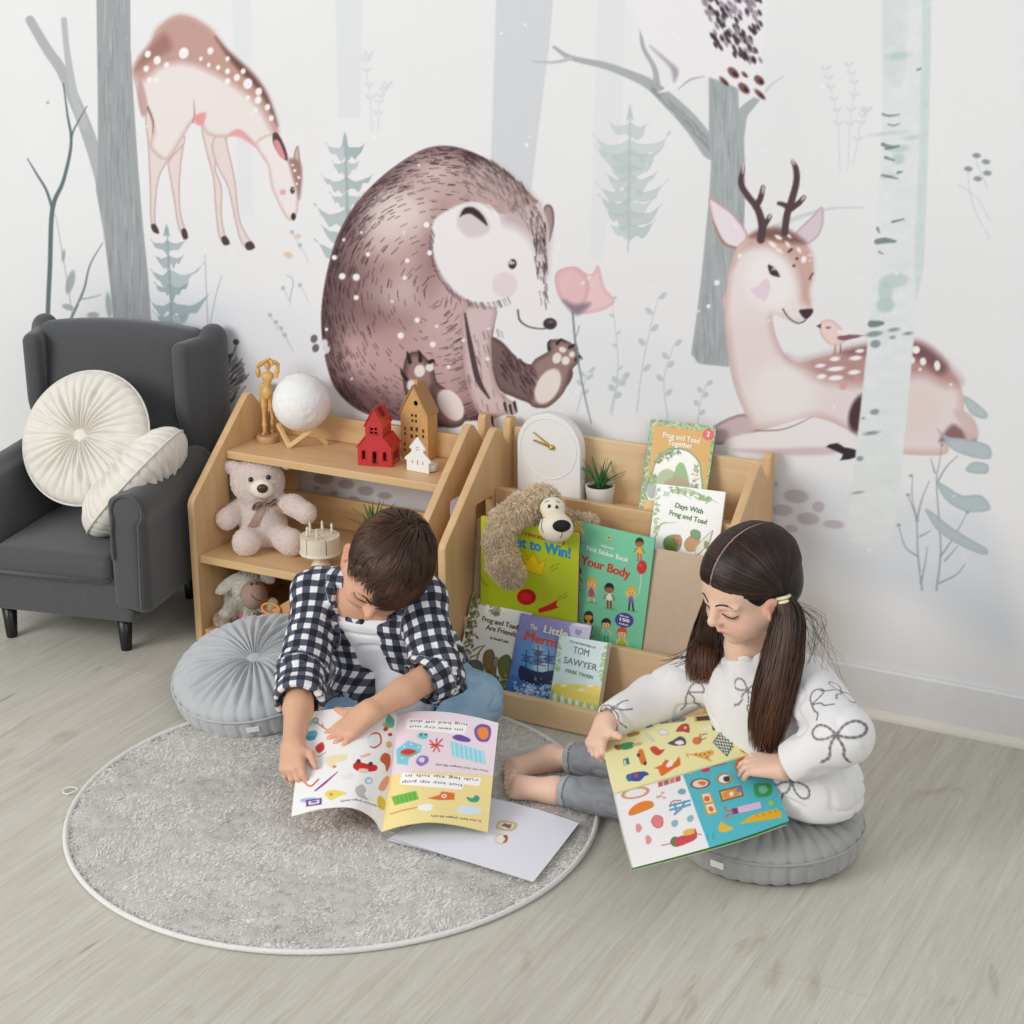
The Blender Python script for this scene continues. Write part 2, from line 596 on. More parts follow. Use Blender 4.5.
# ------------------------------------------------------------------ the wall and its mural
def build_wall():
    xs = np.concatenate([np.linspace(-4, -1.52, 20), np.arange(-1.5, 1.32, 0.0025), np.linspace(1.34, 4, 20)])
    zs = np.concatenate([np.arange(0, 1.5, 0.0025), np.linspace(1.52, 2.5, 12)])
    XX, ZZ = np.meshgrid(xs, zs)
    P = np.stack([XX.ravel(), np.zeros(XX.size), ZZ.ravel()], 1)
    px, py = proj(P)
    cv = Canvas(px.reshape(XX.shape), py.reshape(XX.shape), (231, 231, 232))
    cv.px = 1.25
    X, Y = cv.X, cv.Y
    C1 = lambda L: [(40+x*.3125, 40+y*.3125) for x, y in L]
    C2 = lambda L: [(300+x*.3125, 120+y*.3125) for x, y in L]
    C3 = lambda L: [(540+x*.2344, 40+y*.2344) for x, y in L]
    C4 = lambda L: [(690+x*.2832, 40+y*.2832) for x, y in L]
    C5 = lambda L: [(690+x*.2832, 300+y*.2832) for x, y in L]
    rr = random.Random(3)
    # soft watercolour wash of the background
    n1 = noise2(XX, ZZ, 3.1, 1); n2 = noise2(XX, ZZ, 9, 2)
    wash = np.clip(n1*.6+n2*.3, -1, 1)
    cv.C += (wash*3.5)[..., None]*np.array([1, 1, .9])
    # snow hollow in blue grey at the lower right
    def snow(P, col, a): cv.poly(P, col, a, soft=26)
    snow([(600, 470), (770, 476), (900, 500), (990, 520), (1010, 640), (960, 610), (850, 570), (760, 540), (640, 520)], (207, 213, 221), .5)
    snow([(780, 545), (900, 560), (1010, 610), (1010, 660), (900, 600), (800, 575)], (203, 209, 216), .35)
    snow([(280, 470), (420, 470), (470, 500), (470, 540), (280, 530)], (205, 208, 214), .4)
    snow([(440, 500), (470, 480), (480, 560), (440, 560)], (206, 210, 220), .4)
    snow([(150, 300), (260, 300), (330, 330), (330, 380), (150, 390)], (218, 221, 228), .5)
    snow([(560, 330), (720, 350), (720, 400), (560, 390)], (221, 224, 230), .4)
    # pale far trunks
    ft = lambda P, c, a: cv.poly(P, c, a, smooth=1, soft=2.5, fn=lambda x, y, d: .82+.18*np.sin(x*2.1+np.sin(y*.05)*2))
    ft([(497, -30), (556, -30), (549, 47), (531, 190), (520, 300), (485, 300), (490, 190)], (200, 203, 209), .85)
    ft([(335, -20), (363, -20), (360, 118), (338, 118)], (216, 219, 222), .7)
    ft([(232, -20), (251, -20), (253, 215), (238, 215)], (221, 222, 225), .7)
    ft([(598, -20), (626, -20), (621, 130), (602, 260), (590, 260)], (220, 223, 224), .7)
    # striped trunks
    def trunk(P, col, dark, dens, a=1.0):
        P = np.asarray(P, float)
        cv.poly(P, col, a, smooth=1, soft=1.5)
        w = cv.win(P.min(0), P.max(0)); d = cv.dist(w, P)
        xx, yy = X[w], Y[w]
        for i in range(dens):
            k = rr.randrange(xx.size); x, y = xx.flat[k], yy.flat[k]
            if d.flat[k] > -2: continue
            L = min(rr.uniform(12, 46), P[:, 1].max()-4-y); s = rr.uniform(-.03, .09)
            cv.stroke([(x, y), (x+s*L*.5+rr.uniform(-.6, .6), y+L*.5), (x+s*L, y+L)], [.4, rr.uniform(.8, 1.7), .4], dark if rr.random() < .6 else (198, 201, 203), rr.uniform(.2, .55), smooth=3)
    cv.stroke([(30, 20), (47, 49), (62, 71), (74, 99), (87, 131), (99, 168), (104, 190)], [9, 10, 11, 12, 13, 14, 14], (176, 179, 181))
    cv.stroke([(64, 20), (66.5, 47), (70, 71), (75, 98), (84, 125)], [6, 6, 7, 8, 8], (184, 187, 188))
    trunk([(96, -30), (97.8, 102), (98, 165), (96, 190), (104, 234), (110, 284), (113, 318), (118, 430), (158, 430), (151, 318), (148, 274), (143, 227), (138, 165), (133.8, 102), (130.6, 47), (130, -30)], (160, 163, 166), (122, 127, 132), 420)
    # thin dark stem at the far left
    tl = (98, 114, 118)
    cv.stroke(C1([(25, 1100), (25, 890), (32, 720), (40, 540), (75, 450), (100, 330), (88, 240), (75, 140)]), [4, 4.5, 4.5, 4.6, 3.6, 2.8, 2, 1.2], tl)
    cv.stroke(C1([(40, 540), (20, 480), (-10, 430), (-40, 380)]), [3, 2.5, 2, 1], tl)
    cv.stroke(C1([(100, 310), (112, 280), (150, 212)]), [2.4, 1.6, .8], tl)
    cv.stroke(C1([(50, 560), (85, 760), (105, 890)]), [.8, 1.2, 1.2], (170, 177, 178), .8)
    cv.stroke(C1([(100, 890), (140, 800), (160, 720), (200, 650)]), [2.8, 2.2, 1.6, .8], (120, 134, 137))
    cv.stroke(C1([(125, 830), (160, 825), (195, 815)]), [1.5, 1.2, .7], (150, 160, 162))
    for x, y, rx, ry, ro in ((97, 775, 4, 12, .25), (75, 690, 2, 6, .1), (220, 850, 3, 13, -.1), (90, 855, 6, 3, .3), (170, 880, 6, 3, 0), (25, 200, 1.5, 1.5, 0)):
        q = C1([(x, y)])[0]; cv.ell(q[0], q[1], rx, ry, (150, 161, 163), .8, ro, 1.5)
    # fir trees
    def fir(xt, yt, xb, yb, wmax, col, layers, seed, a=.9):
        r = random.Random(seed)
        cv.stroke([(xt, yt), ((xt+xb)/2+.6, (yt+yb)/2), (xb, yb)], [1, 2.2, 1.6], col, a)
        H = yb-yt
        cv.poly([(xt, yt-2), (xt+3.2, yt+H*.10), (xt, yt+H*.085), (xt-3.2, yt+H*.10)], col, a, smooth=2)
        for i, (f, wl, wr) in enumerate(layers):
            y = yt+H*f; x = xt+(xb-xt)*f
            for sgn, wd in ((-1, wl), (1, wr)):
                w = wd*wmax; th = H*.075*(.7+wd*.7)
                top = []; bot = []
                for t in np.linspace(0, 1, 7):
                    yy = y-th*.2-w*.34*t*t+w*.12*math.sin(t*3.1)+r.uniform(-.8, .8)
                    top.append((x+sgn*w*t, yy-th*.5*(1-t)))
                    bot.append((x+sgn*w*t*r.uniform(.9, 1), yy+th*(1.0-t*.8)*r.uniform(.35, 1.5)*(1 if t < 1 else 0)))
                cv.poly(top+bot[::-1], col, a*r.uniform(.62, 1), smooth=3, soft=1.2, rim=tuple(np.array(col)-8), rimw=2)
    L7 = [(.16, .35, .35), (.26, .6, .5), (.40, .8, .72), (.55, .95, .9), (.70, 1, .95), (.83, .85, 1)]
    fir(166.6, 226, 172, 330, 32, (150, 168, 171), [(.2, .55, .6), (.34, .45, .5), (.5, .6, 1.1), (.62, .5, .6), (.8, .7, 1.2), (.9, .6, .7)], 1)
    fir(345, 134, 348, 262, 36, (160, 176, 178), [(.14, .55, .55), (.26, .4, .4), (.4, .7, .75), (.52, .5, .5), (.66, .95, .8), (.8, .75, .7), (.93, .95, .8)], 2)
    fir(630, 106, 628, 252, 42, (186, 199, 199), [(.17, .5, .5), (.30, .9, 1.0), (.37, .8, .85), (.45, .55, .6), (.53, .55, .7), (.62, .8, .95), (.70, .72, .7), (.77, .55, .8), (.86, .45, .65)], 3)
    # poplar sprigs and meadow plants
    def plant(stem, leaves, col, wd=1.0, a=.8, lr=(3, 1.4)):
        cv.stroke(stem, [wd*1.3, wd, wd*.5], col, a)
        P = catmull(stem, 8)
        for f, s in leaves:
            i = int(f*(len(P)-1)); x, y = P[i]
            cv.ell(x+s*lr[0]*1.1, y-2.2, lr[0], lr[1], col, a, -s*.8, 1.3)
            cv.stroke([(x, y), (x+s*lr[0]*.6, y-1.4)], wd*.6, col, a)
    pale = (206, 213, 214)
    for st in ([(840, 172), (838, 120), (832, 95), (826, 70)], [(848, 170), (850, 120), (855, 90), (849, 66)], [(853, 165), (862, 120), (868, 110)], [(372, 130), (370, 95), (366, 66), (369, 55)], [(378, 132), (380, 100), (388, 85)]):
        plant(st, [(k, s) for k in (.3, .45, .6, .75, .9, 1) for s in (-1, 1)], pale, .9, .8, (2.6, 1.2))
    gr = (186, 194, 197)
    for st, lr in (([(637, 412), (642, 370), (650, 330), (658, 298)], (4.5, 2.6)), ([(612, 415), (618, 370), (616, 335), (612, 300)], (2.5, 1.3)), ([(668, 420), (664, 380), (674, 345)], (4, 2.6)), ([(697, 432), (700, 405), (706, 385)], (3.4, 2.3)), ([(577, 412), (584, 385), (588, 372)], (4, 2)), ([(610, 412), (616, 390), (622, 378)], (4, 3))):
        plant(st, [(.35, 1), (.55, -1), (.7, 1), (.85, -1), (1, 1)], gr, 1.0, .85, lr)
    for st in ([(208, 330), (206, 280), (205, 255)], [(209, 330), (216, 295), (222, 275)], [(230, 390), (236, 350), (236, 340)], [(290, 300), (293, 280), (286, 275)]):
        cv.stroke(st, [1.2, 1, .6], (165, 172, 175), .8)
    for x, y in ((270, 315), (276, 322), (281, 328), (285, 335), (300, 285), (283, 288), (292, 232), (300, 245)):
        cv.ell(x, y, 2, 2, (150, 158, 160), .6, 0, 1.5)
        cv.stroke([(x, y), (x+5, y+9), (x+8, y+17)], .7, (170, 176, 178), .6)
    cv.ell(288, 255, 5, 3, (222, 190, 160), .8, .3, 2); cv.ell(298, 236, 3, 2.4, (222, 188, 155), .8, 0, 2)
    # spiny animal behind the chair
    for i in range(110):
        x = rr.uniform(219, 250); y = rr.uniform(352, 400)
        if (x-224)**2/26**2+(y-376)**2/26**2 > 1: continue
        cv.stroke([(x, y), (x-5, y+5)], [1.6, .6], (95, 85, 86), .7, smooth=1)
    cv.stroke([(218, 385), (232, 356), (236, 345)], [2, 1.4, .8], (90, 95, 98)); cv.ell(236, 342, 3, 3, (80, 85, 90), 1)
    # ---- fawn
    skin = (231, 222, 220); edge = (205, 178, 172)
    leg = lambda P: cv.poly(C1(P), (226, 212, 209), 1, rim=(190, 160, 154), rimw=2.2)
    leg([(412, 385), (458, 325), (452, 400), (447, 480), (452, 560), (472, 625), (460, 636), (440, 590), (426, 500), (412, 420)])
    leg([(520, 270), (600, 300), (562, 400), (582, 470), (582, 560), (592, 620), (607, 650), (588, 655), (570, 620), (560, 530), (553, 440), (530, 350)])
    leg([(585, 290), (603, 350), (625, 450), (637, 560), (660, 620), (688, 662), (665, 672), (640, 640), (620, 560), (600, 470), (565, 400), (550, 330)])
    leg([(345, 220), (465, 310), (412, 385), (382, 440), (371, 520), (370, 590), (381, 620), (362, 612), (353, 570), (351, 470), (346, 350)])
    for q in ([(355, 592), (370, 590), (382, 618), (362, 614)], [(452, 608), (466, 604), (474, 632), (459, 637)], [(580, 632), (596, 628), (608, 652), (588, 656)], [(656, 652), (676, 644), (688, 664), (664, 673)]):
        cv.poly(C1(q), (70, 55, 58), .95, smooth=2)
    body = C1([(300, 110), (318, 60), (350, 20), (380, -40), (450, -80), (540, -40), (600, 35), (680, 110), (728, 180), (758, 270), (760, 330), (735, 400), (690, 345), (640, 300), (600, 312), (540, 305), (515, 275), (490, 262), (450, 325), (405, 385), (352, 345), (360, 290), (345, 230), (325, 240), (313, 180)])
    cv.poly(body, skin, 1, rim=edge, rimw=5)
    back = C1([(300, 110), (318, 60), (350, 20), (380, -40), (450, -80), (540, -40), (600, 35), (680, 110), (728, 180), (758, 270), (750, 300), (700, 215), (640, 160), (560, 110), (470, 75), (390, 85), (330, 130)])
    cv.poly(back, (186, 142, 131), .85, soft=9)
    cv.poly(C1([(560, -10), (600, 33), (680, 108), (728, 178), (758, 268), (748, 250), (700, 165), (620, 80)]), (104, 72, 70), .9, soft=5)
    cv.poly(C1([(302, 100), (318, 60), (350, 20), (400, -20), (420, 30), (350, 70)]), (150, 104, 98), .7, soft=8)
    cv.poly(C1([(318, 120), (335, 160), (345, 220), (328, 245), (312, 180)]), (190, 150, 143), .8, soft=3)
    cv.stroke(C1([(345, 215), (362, 262), (360, 300)]), [2, 1.4, .6], (120, 88, 85), .8)
    cv.stroke(C1([(492, 195), (494, 240), (488, 265)]), [.5, 1.2, 1], (120, 95, 95), .7)
    cv.poly(C1([(490, 245), (530, 232), (522, 270), (500, 270)]), (226, 150, 152), .9, soft=3)
    cv.poly(C1([(602, 305), (640, 285), (690, 340), (640, 312)]), (228, 160, 160), .9, soft=3)
    for x, y, r in ((345, 45, 10), (375, 65, 12), (340, 92, 9), (350, 128, 8), (372, 128, 8), (460, 42, 16), (545, 35, 10), (600, 60, 7), (405, 80, 8), (515, 60, 6), (540, 80, 6), (570, 88, 7), (600, 100, 8), (600, 132, 9), (630, 120, 10), (650, 100, 8), (665, 140, 15), (700, 165, 11), (698, 192, 11), (665, 185, 7), (728, 215, 9), (740, 250, 8), (690, 225, 7)):
        q = C1([(x, y)])[0]; cv.ell(q[0], q[1], r*.30, r*.36, (240, 236, 234), 1, .3)
    cv.poly(C1([(812, 400), (814, 360), (825, 338), (831, 370), (832, 405)]), (205, 180, 172), 1, rim=(150, 115, 108), rimw=2)
    cv.poly(C1([(690, 330), (750, 300), (790, 360), (800, 390), (832, 395), (838, 440), (830, 500), (822, 560), (805, 578), (788, 570), (768, 535), (740, 470), (727, 400)]), (234, 226, 224), 1, rim=(208, 184, 178), rimw=4)
    cv.poly(C1([(797, 380), (832, 392), (838, 440), (830, 510), (818, 470), (806, 430)]), (148, 110, 102), .85, soft=4)
    cv.poly(C1([(745, 300), (762, 300), (785, 345), (792, 385), (770, 372), (748, 335)]), (92, 66, 68), 1)
    cv.poly(C1([(748, 325), (765, 325), (786, 380), (764, 368)]), (222, 150, 155), .95)
    for x, y, r in ((815, 418, 5), (828, 440, 5), (822, 460, 4), (808, 400, 4)):
        q = C1([(x, y)])[0]; cv.ell(q[0], q[1], r*.3, r*.3, (240, 234, 230))
    q = C1([(777, 487), (808, 481), (811, 565)])
    cv.ell(*q[0], 3, 3, (230, 160, 165), .9, 0, 2); cv.ell(*q[1], 2.2, 3.4, (60, 52, 54)); cv.ell(q[1][0]+.6, q[1][1]-1, .8, .8, (220, 220, 220)); cv.ell(*q[2], 2.4, 3.6, (60, 48, 50))
    # ---- bear
    paw = (112, 88, 88)
    cv.poly(C2([(590, 700), (640, 705), (690, 755), (740, 782), (790, 745), (830, 775), (872, 800), (860, 845), (800, 905), (760, 922), (730, 905), (680, 885), (630, 850)]), (120, 95, 94), 1, rim=(92, 70, 70), rimw=5)
    cv.poly(C2([(740, 782), (795, 740), (800, 705), (850, 705), (885, 730), (895, 770), (870, 800), (845, 870), (795, 918), (755, 918), (735, 900)]), (150, 124, 118), 1, rim=(104, 80, 76), rimw=5)
    for i in range(60):
        t = rr.random(); x = 640+t*110; y = 740+t*80+rr.uniform(-25, 70)
        cv.stroke(C2([(x, y), (x+14, y+22)]), [1.4, .5], (62, 44, 47), .7, smooth=1)
    cv.ell(*C2([(793, 852)])[0], 11, 19, (228, 216, 209), 1, .5, 2)
    for x, y, rx, ry in ((822, 762, 14, 18), (850, 770, 13, 14), (870, 750, 9, 10), (840, 735, 12, 9)):
        cv.ell(*C2([(x, y)])[0], rx*.31, ry*.31, (230, 220, 214), 1, .4)
    for L in ([(797, 735), (795, 715), (803, 703)], [(822, 716), (835, 703), (852, 710)], [(862, 728), (880, 720), (888, 733)], [(882, 768), (893, 755), (903, 765)]):
        cv.stroke(C2(L), [3, 2.4, 1], (48, 38, 42))
    bear = C2([(440, 83), (500, 86), (565, 108), (640, 150), (700, 200), (745, 245), (770, 285), (730, 420), (620, 560), (625, 640), (600, 800), (640, 900), (600, 955), (520, 965), (440, 985), (330, 965), (225, 945), (160, 910), (108, 850), (80, 760), (68, 660), (72, 570), (90, 470), (120, 370), (170, 280), (230, 210), (300, 150), (380, 100)])
    bn = lambda x, y, d: np.clip(.86+.2*noise2(x, y, .035, 4), 0, 1)
    cv.poly(bear, (189, 158, 156), 1, rim=(112, 84, 84), rimw=26)
    BC0 = cv.C.copy()
    for x, y, rx, ry, c, a in ((330, 290, 26, 22, (228, 214, 212), .75), (440, 170, 30, 16, (214, 192, 190), .7), (280, 330, 22, 26, (226, 210, 208), .65), (200, 560, 28, 34, (120, 88, 88), .55), (260, 630, 30, 22, (128, 96, 96), .55), (200, 880, 36, 18, (92, 66, 68), .7), (120, 560, 16, 60, (92, 68, 70), .6), (300, 760, 40, 30, (188, 152, 152), .7), (480, 640, 26, 40, (200, 172, 172), .6), (300, 560, 20, 14, (214, 194, 194), .6), (430, 430, 8, 24, (112, 84, 86), .6), (520, 200, 14, 12, (170, 135, 128), .5), (560, 760, 8, 50, (130, 98, 100), .5)):
        cv.ell(*C2([(x, y)])[0], rx, ry, c, a, .2, 26)
    # keep the washes inside the outline, then the fur strokes
    bp = catmull(np.array(bear), 4, True)
    w = cv.win(bp.min(0)-60, bp.max(0)+60); k = np.clip(.5-cv.dist(w, bp)/1.5, 0, 1)[..., None]; cv.C[w] = BC0[w]*(1-k)+cv.C[w]*k
    w = cv.win(bp.min(0), bp.max(0)); dd = cv.dist(w, bp); xx, yy = X[w], Y[w]
    cx, cy = C2([(430, 560)])[0]
    n = 0
    while n < 1500:
        k = rr.randrange(xx.size); x, y, d = xx.flat[k], yy.flat[k], -dd.flat[k]
        if d < 1.5 or rr.random() > math.exp(-d/15.0)+.05: continue
        n += 1
        tx, ty = -(y-cy), (x-cx); L = math.hypot(tx, ty)+1e-6; tx /= L; ty /= L
        if x < cx and y > cy: tx, ty = tx*.55, ty
        s = rr.uniform(4, 9.5)
        cv.stroke([(x, y), (x+tx*s, y+ty*s)], [.5, rr.uniform(1.1, 2.3), .4], (50, 36, 41), rr.uniform(.55, .95), smooth=1)
    # near arm
    cv.poly(C2([(525, 600), (628, 598), (612, 700), (618, 800), (640, 868), (690, 910), (692, 940), (650, 945), (600, 962), (565, 930), (530, 830), (518, 700)]), (208, 186, 185), 1, rim=(182, 152, 152), rimw=6)
    cv.stroke(C2([(528, 620), (545, 720), (570, 830), (605, 890)]), [2, 5, 6, 2], (66, 48, 52), .9)
    for i in range(42):
        x = rr.uniform(535, 660); y = rr.uniform(650, 930); cv.stroke(C2([(x, y), (x+6, y+24)]), [.8, .4], (92, 70, 74), .6, smooth=1)
    for x, y in ((655, 915), (672, 922), (686, 912), (570, 955), (590, 962), (612, 958)):
        cv.stroke(C2([(x, y-8), (x+4, y+12), (x+8, y+22)]), [3, 2.4, .8], (58, 46, 50))
    # far left foot
    cv.poly(C2([(330, 800), (345, 750), (385, 745), (425, 790), (440, 840), (480, 870), (525, 930), (520, 975), (470, 985), (420, 960), (370, 920), (335, 870)]), (150, 122, 118), 1, rim=(86, 62, 64), rimw=7)
    for x, y, rx, ry, ro in ((383, 803, 17, 20, .2), (415, 792, 13, 13, 0), (355, 848, 12, 17, .2), (482, 912, 36, 56, -.6)):
        cv.ell(*C2([(x, y)])[0], rx*.31, ry*.31, (232, 222, 217), 1, ro)
    for L in ([(352, 775), (346, 752), (342, 742)], [(385, 770), (384, 748), (378, 738)], [(340, 830), (328, 812), (322, 795)], [(415, 775), (425, 770), (432, 780)]):
        cv.stroke(C2(L), [4, 3.4, 1], (44, 34, 38))
    # head
    cv.poly(C2([(778, 290), (790, 270), (808, 280), (814, 320), (806, 365), (795, 390), (780, 340)]), (160, 136, 134), 1, rim=(104, 82, 84), rimw=3)
    head = C2([(425, 330), (470, 290), (520, 268), (575, 262), (640, 300), (700, 285), (765, 268), (795, 350), (790, 430), (783, 500), (792, 580), (808, 632), (822, 652), (800, 672), (765, 668), (725, 655), (700, 625), (690, 605), (600, 596), (540, 578), (490, 542), (450, 490), (425, 420)])
    cv.poly(head, (233, 229, 230), 1, soft=3)
    cv.poly(C2([(560, 130), (640, 155), (700, 200), (745, 245), (775, 285), (798, 350), (793, 430), (786, 500), (770, 470), (748, 400), (700, 350), (650, 330), (640, 300), (600, 262), (545, 250), (500, 230)]), (188, 164, 162), .8, soft=12)
    for i in range(300):
        t = rr.random(); s = rr.random()**1.4
        x = 520+t*265; top = 110+t*t*235-t*30; y = top+s*(150-60*t)
        if x > 700: y = 215+(x-700)*1.6+s*120-30
        ang = .6+t*.75
        L = rr.uniform(10, 24)
        cv.stroke(C2([(x, y), (x+L*math.cos(ang), y+L*math.sin(ang))]), [.4, rr.uniform(.9, 1.7), .4], (52, 38, 43), rr.uniform(.5, .95)*(1-.5*s), smooth=1)
    for i in range(70):
        t = rr.random(); x = 785-rr.random()*45*(1-t*.5)+t*10; y = 360+t*230
        cv.stroke(C2([(x, y), (x+3, y+rr.uniform(12, 24))]), [.9, .4], (52, 38, 43), .8*(1-.3*t), smooth=1)
    for i in range(80):
        t = rr.random(); a = PI*(.35+.75*t); x = 590+175*math.cos(a)*1.0; y = 400+185*math.sin(a)
        if y > 600: continue
        cv.stroke(C2([(x, y), (x+10, y+20)]), [.9, .4], (110, 90, 94), .6, smooth=1)
    cv.poly(C2([(503, 320), (515, 285), (550, 272), (590, 300), (610, 345), (585, 370), (540, 375), (510, 350)]), (214, 203, 204), 1, soft=4)
    cv.poly(C2([(512, 310), (525, 283), (555, 280), (585, 305), (600, 338), (575, 320), (545, 300), (520, 305)]), (58, 44, 48), 1, soft=2)
    cv.stroke(C2([(600, 270), (625, 295), (640, 335)]), [.8, 1.6, 1], (245, 243, 244))
    cv.ell(*C2([(655, 528)])[0], 12.5, 13, (222, 204, 208), .75, 0, 3)
    cv.ell(*C2([(680, 461)])[0], 4, 5, (60, 48, 52), 1, .2); cv.ell(*C2([(674, 456)])[0], 1.8, 2.2, (205, 200, 202)); cv.ell(*C2([(683, 458)])[0], 1, 1.2, (230, 230, 230))
    cv.stroke(C2([(697, 608), (703, 640), (728, 660), (765, 668), (785, 667)]), [1.4, 1.6, 1.3, 1, 1], (60, 48, 52))
    cv.ell(*C2([(800, 652)])[0], 6.8, 5.8, (66, 54, 58)); cv.ell(*C2([(802, 646)])[0], 3, 1.4, (120, 108, 110), .8)
    for x, y, r in ((135, 500, 10), (180, 503, 11), (180, 568, 8), (217, 430, 7), (110, 440, 8), (405, 335, 9), (415, 425, 8), (343, 450, 7), (335, 505, 6), (322, 690, 10), (375, 640, 8), (425, 718, 9), (600, 765, 6), (85, 670, 5), (140, 383, 5), (437, 660, 5), (196, 360, 4), (475, 790, 6), (523, 705, 5), (295, 580, 4), (725, 80, 6)):
        cv.ell(*C2([(x, y)])[0], r*.32, r*.32, (238, 237, 238))
    for x, y in ((45, 700), (50, 730), (70, 745), (85, 735), (60, 770), (78, 715)):
        cv.ell(*C2([(x, y)])[0], 3.4, 4.2, (96, 90, 94) if x < 60 else (225, 225, 227), .9, .3)
    # ---- poppy
    cv.stroke(C2([(872, 610), (880, 700), (895, 800), (915, 900), (932, 970)]), [2, 2, 1.6, 1.3, 1], (128, 136, 146))
    cv.stroke(C2([(880, 700), (888, 680), (893, 660)]), 1, (140, 148, 155))
    cv.poly(C2([(880, 480), (930, 495), (955, 465), (975, 535), (1008, 580), (960, 612), (880, 618), (850, 560)]), (231, 199, 199), 1, rim=(222, 178, 182), rimw=5)
    cv.poly(C2([(815, 500), (842, 474), (890, 472), (925, 520), (915, 580), (880, 612), (830, 570)]), (226, 186, 188), .9, rim=(214, 165, 170), rimw=6)
    cv.poly(C2([(840, 575), (880, 590), (930, 585), (905, 615), (878, 622)]), (120, 112, 128), .8, soft=5)
    for x, y in ((905, 522), (925, 505)): cv.ell(*C2([(x, y)])[0], 2.4, 1.2, (244, 228, 228), .9, -.5)
    # ---- grey tree on the right
    tb = (172, 176, 178)
    cv.stroke(C3([(730, 470), (640, 350), (540, 250), (470, 190), (400, 155), (280, 110), (130, 75), (60, 30)]), [19, 17, 14, 11, 9, 7, 5, 3], tb)
    cv.stroke(C3([(500, 200), (488, 120), (440, 30), (430, -60)]), [7, 5, 4, 3], tb); cv.stroke(C3([(130, 80), (60, 95), (-30, 92)]), [4, 3, 2], (190, 193, 195))
    cv.stroke(C3([(848, 400), (862, 320), (900, 275), (935, 245)]), [12, 11, 9, 5], tb); cv.stroke(C3([(960, 220), (1000, 180), (1040, 155)]), [3, 2, 1.5], (205, 208, 210))
    for i in range(70):
        t = rr.random(); x = 470+t*250; y = 185+t*260+rr.uniform(-28, 28)
        cv.stroke(C3([(x, y), (x+30, y+32)]), [1, .5], (135, 141, 145), .6, smooth=1)
    trunk([(709, -30), (708.8, 78), (709, 141), (711, 164), (709, 200), (707, 218), (704, 251), (701, 280), (696, 320), (691, 354), (700, 364), (729, 367), (734, 330), (742, 250), (745, 204), (745, 162), (743.5, 129), (739, 110), (738, 84), (738, -30)], (168, 173, 175), (126, 134, 138), 420)
    # ---- owl at the top
    cv.poly(C3([(330, -330), (400, -120), (450, 10), (520, 70), (580, 135), (540, 200), (500, 225), (560, 215), (620, 190), (680, 152), (740, 165), (820, 195), (890, 230), (960, 258), (955, 190), (945, 120), (950, 0), (930, -330)]), (234, 232, 234), 1, soft=2)
    cv.poly(C3([(470, 25), (545, 85), (590, 130), (572, 180), (556, 120), (500, 60)]), (160, 150, 164), .85, soft=4)
    cv.stroke(C3([(590, 210), (640, 170), (700, 155)]), [1, 2.2, 1], (170, 160, 178), .8)
    for i in range(230):
        x = rr.uniform(660, 945); y = rr.uniform(-260, 95)
        if y > 25+(x-735)*.42 or x < 720-(y+60)*-.25: continue
        cv.ell(*C3([(x, y)])[0], 1.6, 3.4, (62, 50, 56) if rr.random() < .5 else (150, 138, 150), .95, -.5)
    for x, y, rx, ry in ((825, 140, 4, 7), (872, 147, 2, 3.5), (935, 172, 4, 6), (870, 206, 4, 7), (938, 232, 2.6, 7), (785, 176, 2.4, 6)):
        cv.ell(*C3([(x, y)])[0], rx, ry, (122, 88, 84), 1, -.8, 1.6); cv.ell(*C3([(x+8, y+6)])[0], rx*.4, ry*.45, (52, 40, 42), 1, -.8)
    # ---- resting deer
    cv.stroke(C4([(300, 660), (400, 620), (500, 595), (610, 592)]), [6, 4, 2.5, 1.5], (205, 210, 212))
    cv.poly(C4([(365, 690), (430, 622), (466, 588), (472, 640), (455, 690), (415, 722), (385, 712)]), (214, 200, 206), 1, rim=(188, 168, 172), rimw=3)
    # far foreleg
    cv.poly(C5([(70, 500), (85, 445), (190, 402), (250, 455), (180, 485), (110, 510)]), (204, 180, 184), 1, rim=(150, 122, 130), rimw=4)
    cv.poly(C5([(125, -20), (125, 60), (130, 150), (145, 260), (165, 330), (200, 410), (240, 460), (430, 415), (560, 465), (610, 520), (760, 545), (900, 545), (915, 500), (960, 490), (1012, 500), (1010, 440), (985, 405), (967, 390), (968, 350), (950, 290), (910, 235), (850, 178), (790, 150), (700, 152), (620, 165), (540, 182), (450, 206), (380, 222), (335, 190), (305, 130), (290, 60), (280, -20)]), (228, 214, 212), 1, rim=(208, 178, 174), rimw=9)
    cv.poly(C5([(345, 205), (380, 218), (450, 204), (540, 180), (620, 163), (700, 150), (790, 148), (850, 175), (910, 232), (955, 290), (900, 300), (820, 270), (700, 290), (600, 300), (500, 290), (420, 270)]), (176, 132, 128), .85, soft=14)
    cv.poly(C5([(540, 184), (620, 164), (700, 151), (790, 148), (850, 174), (908, 232), (880, 262), (800, 210), (700, 190), (600, 192)]), (112, 78, 80), .85, soft=9)
    cv.poly(C5([(880, 500), (925, 440), (965, 460), (1000, 480), (1005, 500), (940, 490)]), (126, 90, 96), .85, soft=5)
    cv.poly(C5([(930, 390), (980, 400), (1012, 440), (1015, 480), (980, 500), (960, 450)]), (212, 186, 184), .9, soft=4)
    cv.ell(*C5([(602, 400)])[0], 11, 20, (66, 48, 54), .95, .3, 4)
    cv.ell(*C5([(800, 380)])[0], 22, 26, (226, 208, 206), .7, 0, 16); cv.ell(*C5([(330, 330)])[0], 34, 30, (236, 230, 229), .8, 0, 20)
    cv.poly(C5([(125, 495), (200, 470), (320, 458), (430, 415), (560, 462), (602, 505), (592, 540), (520, 547), (300, 547), (160, 538), (128, 520)]), (234, 228, 228), 1, soft=3)
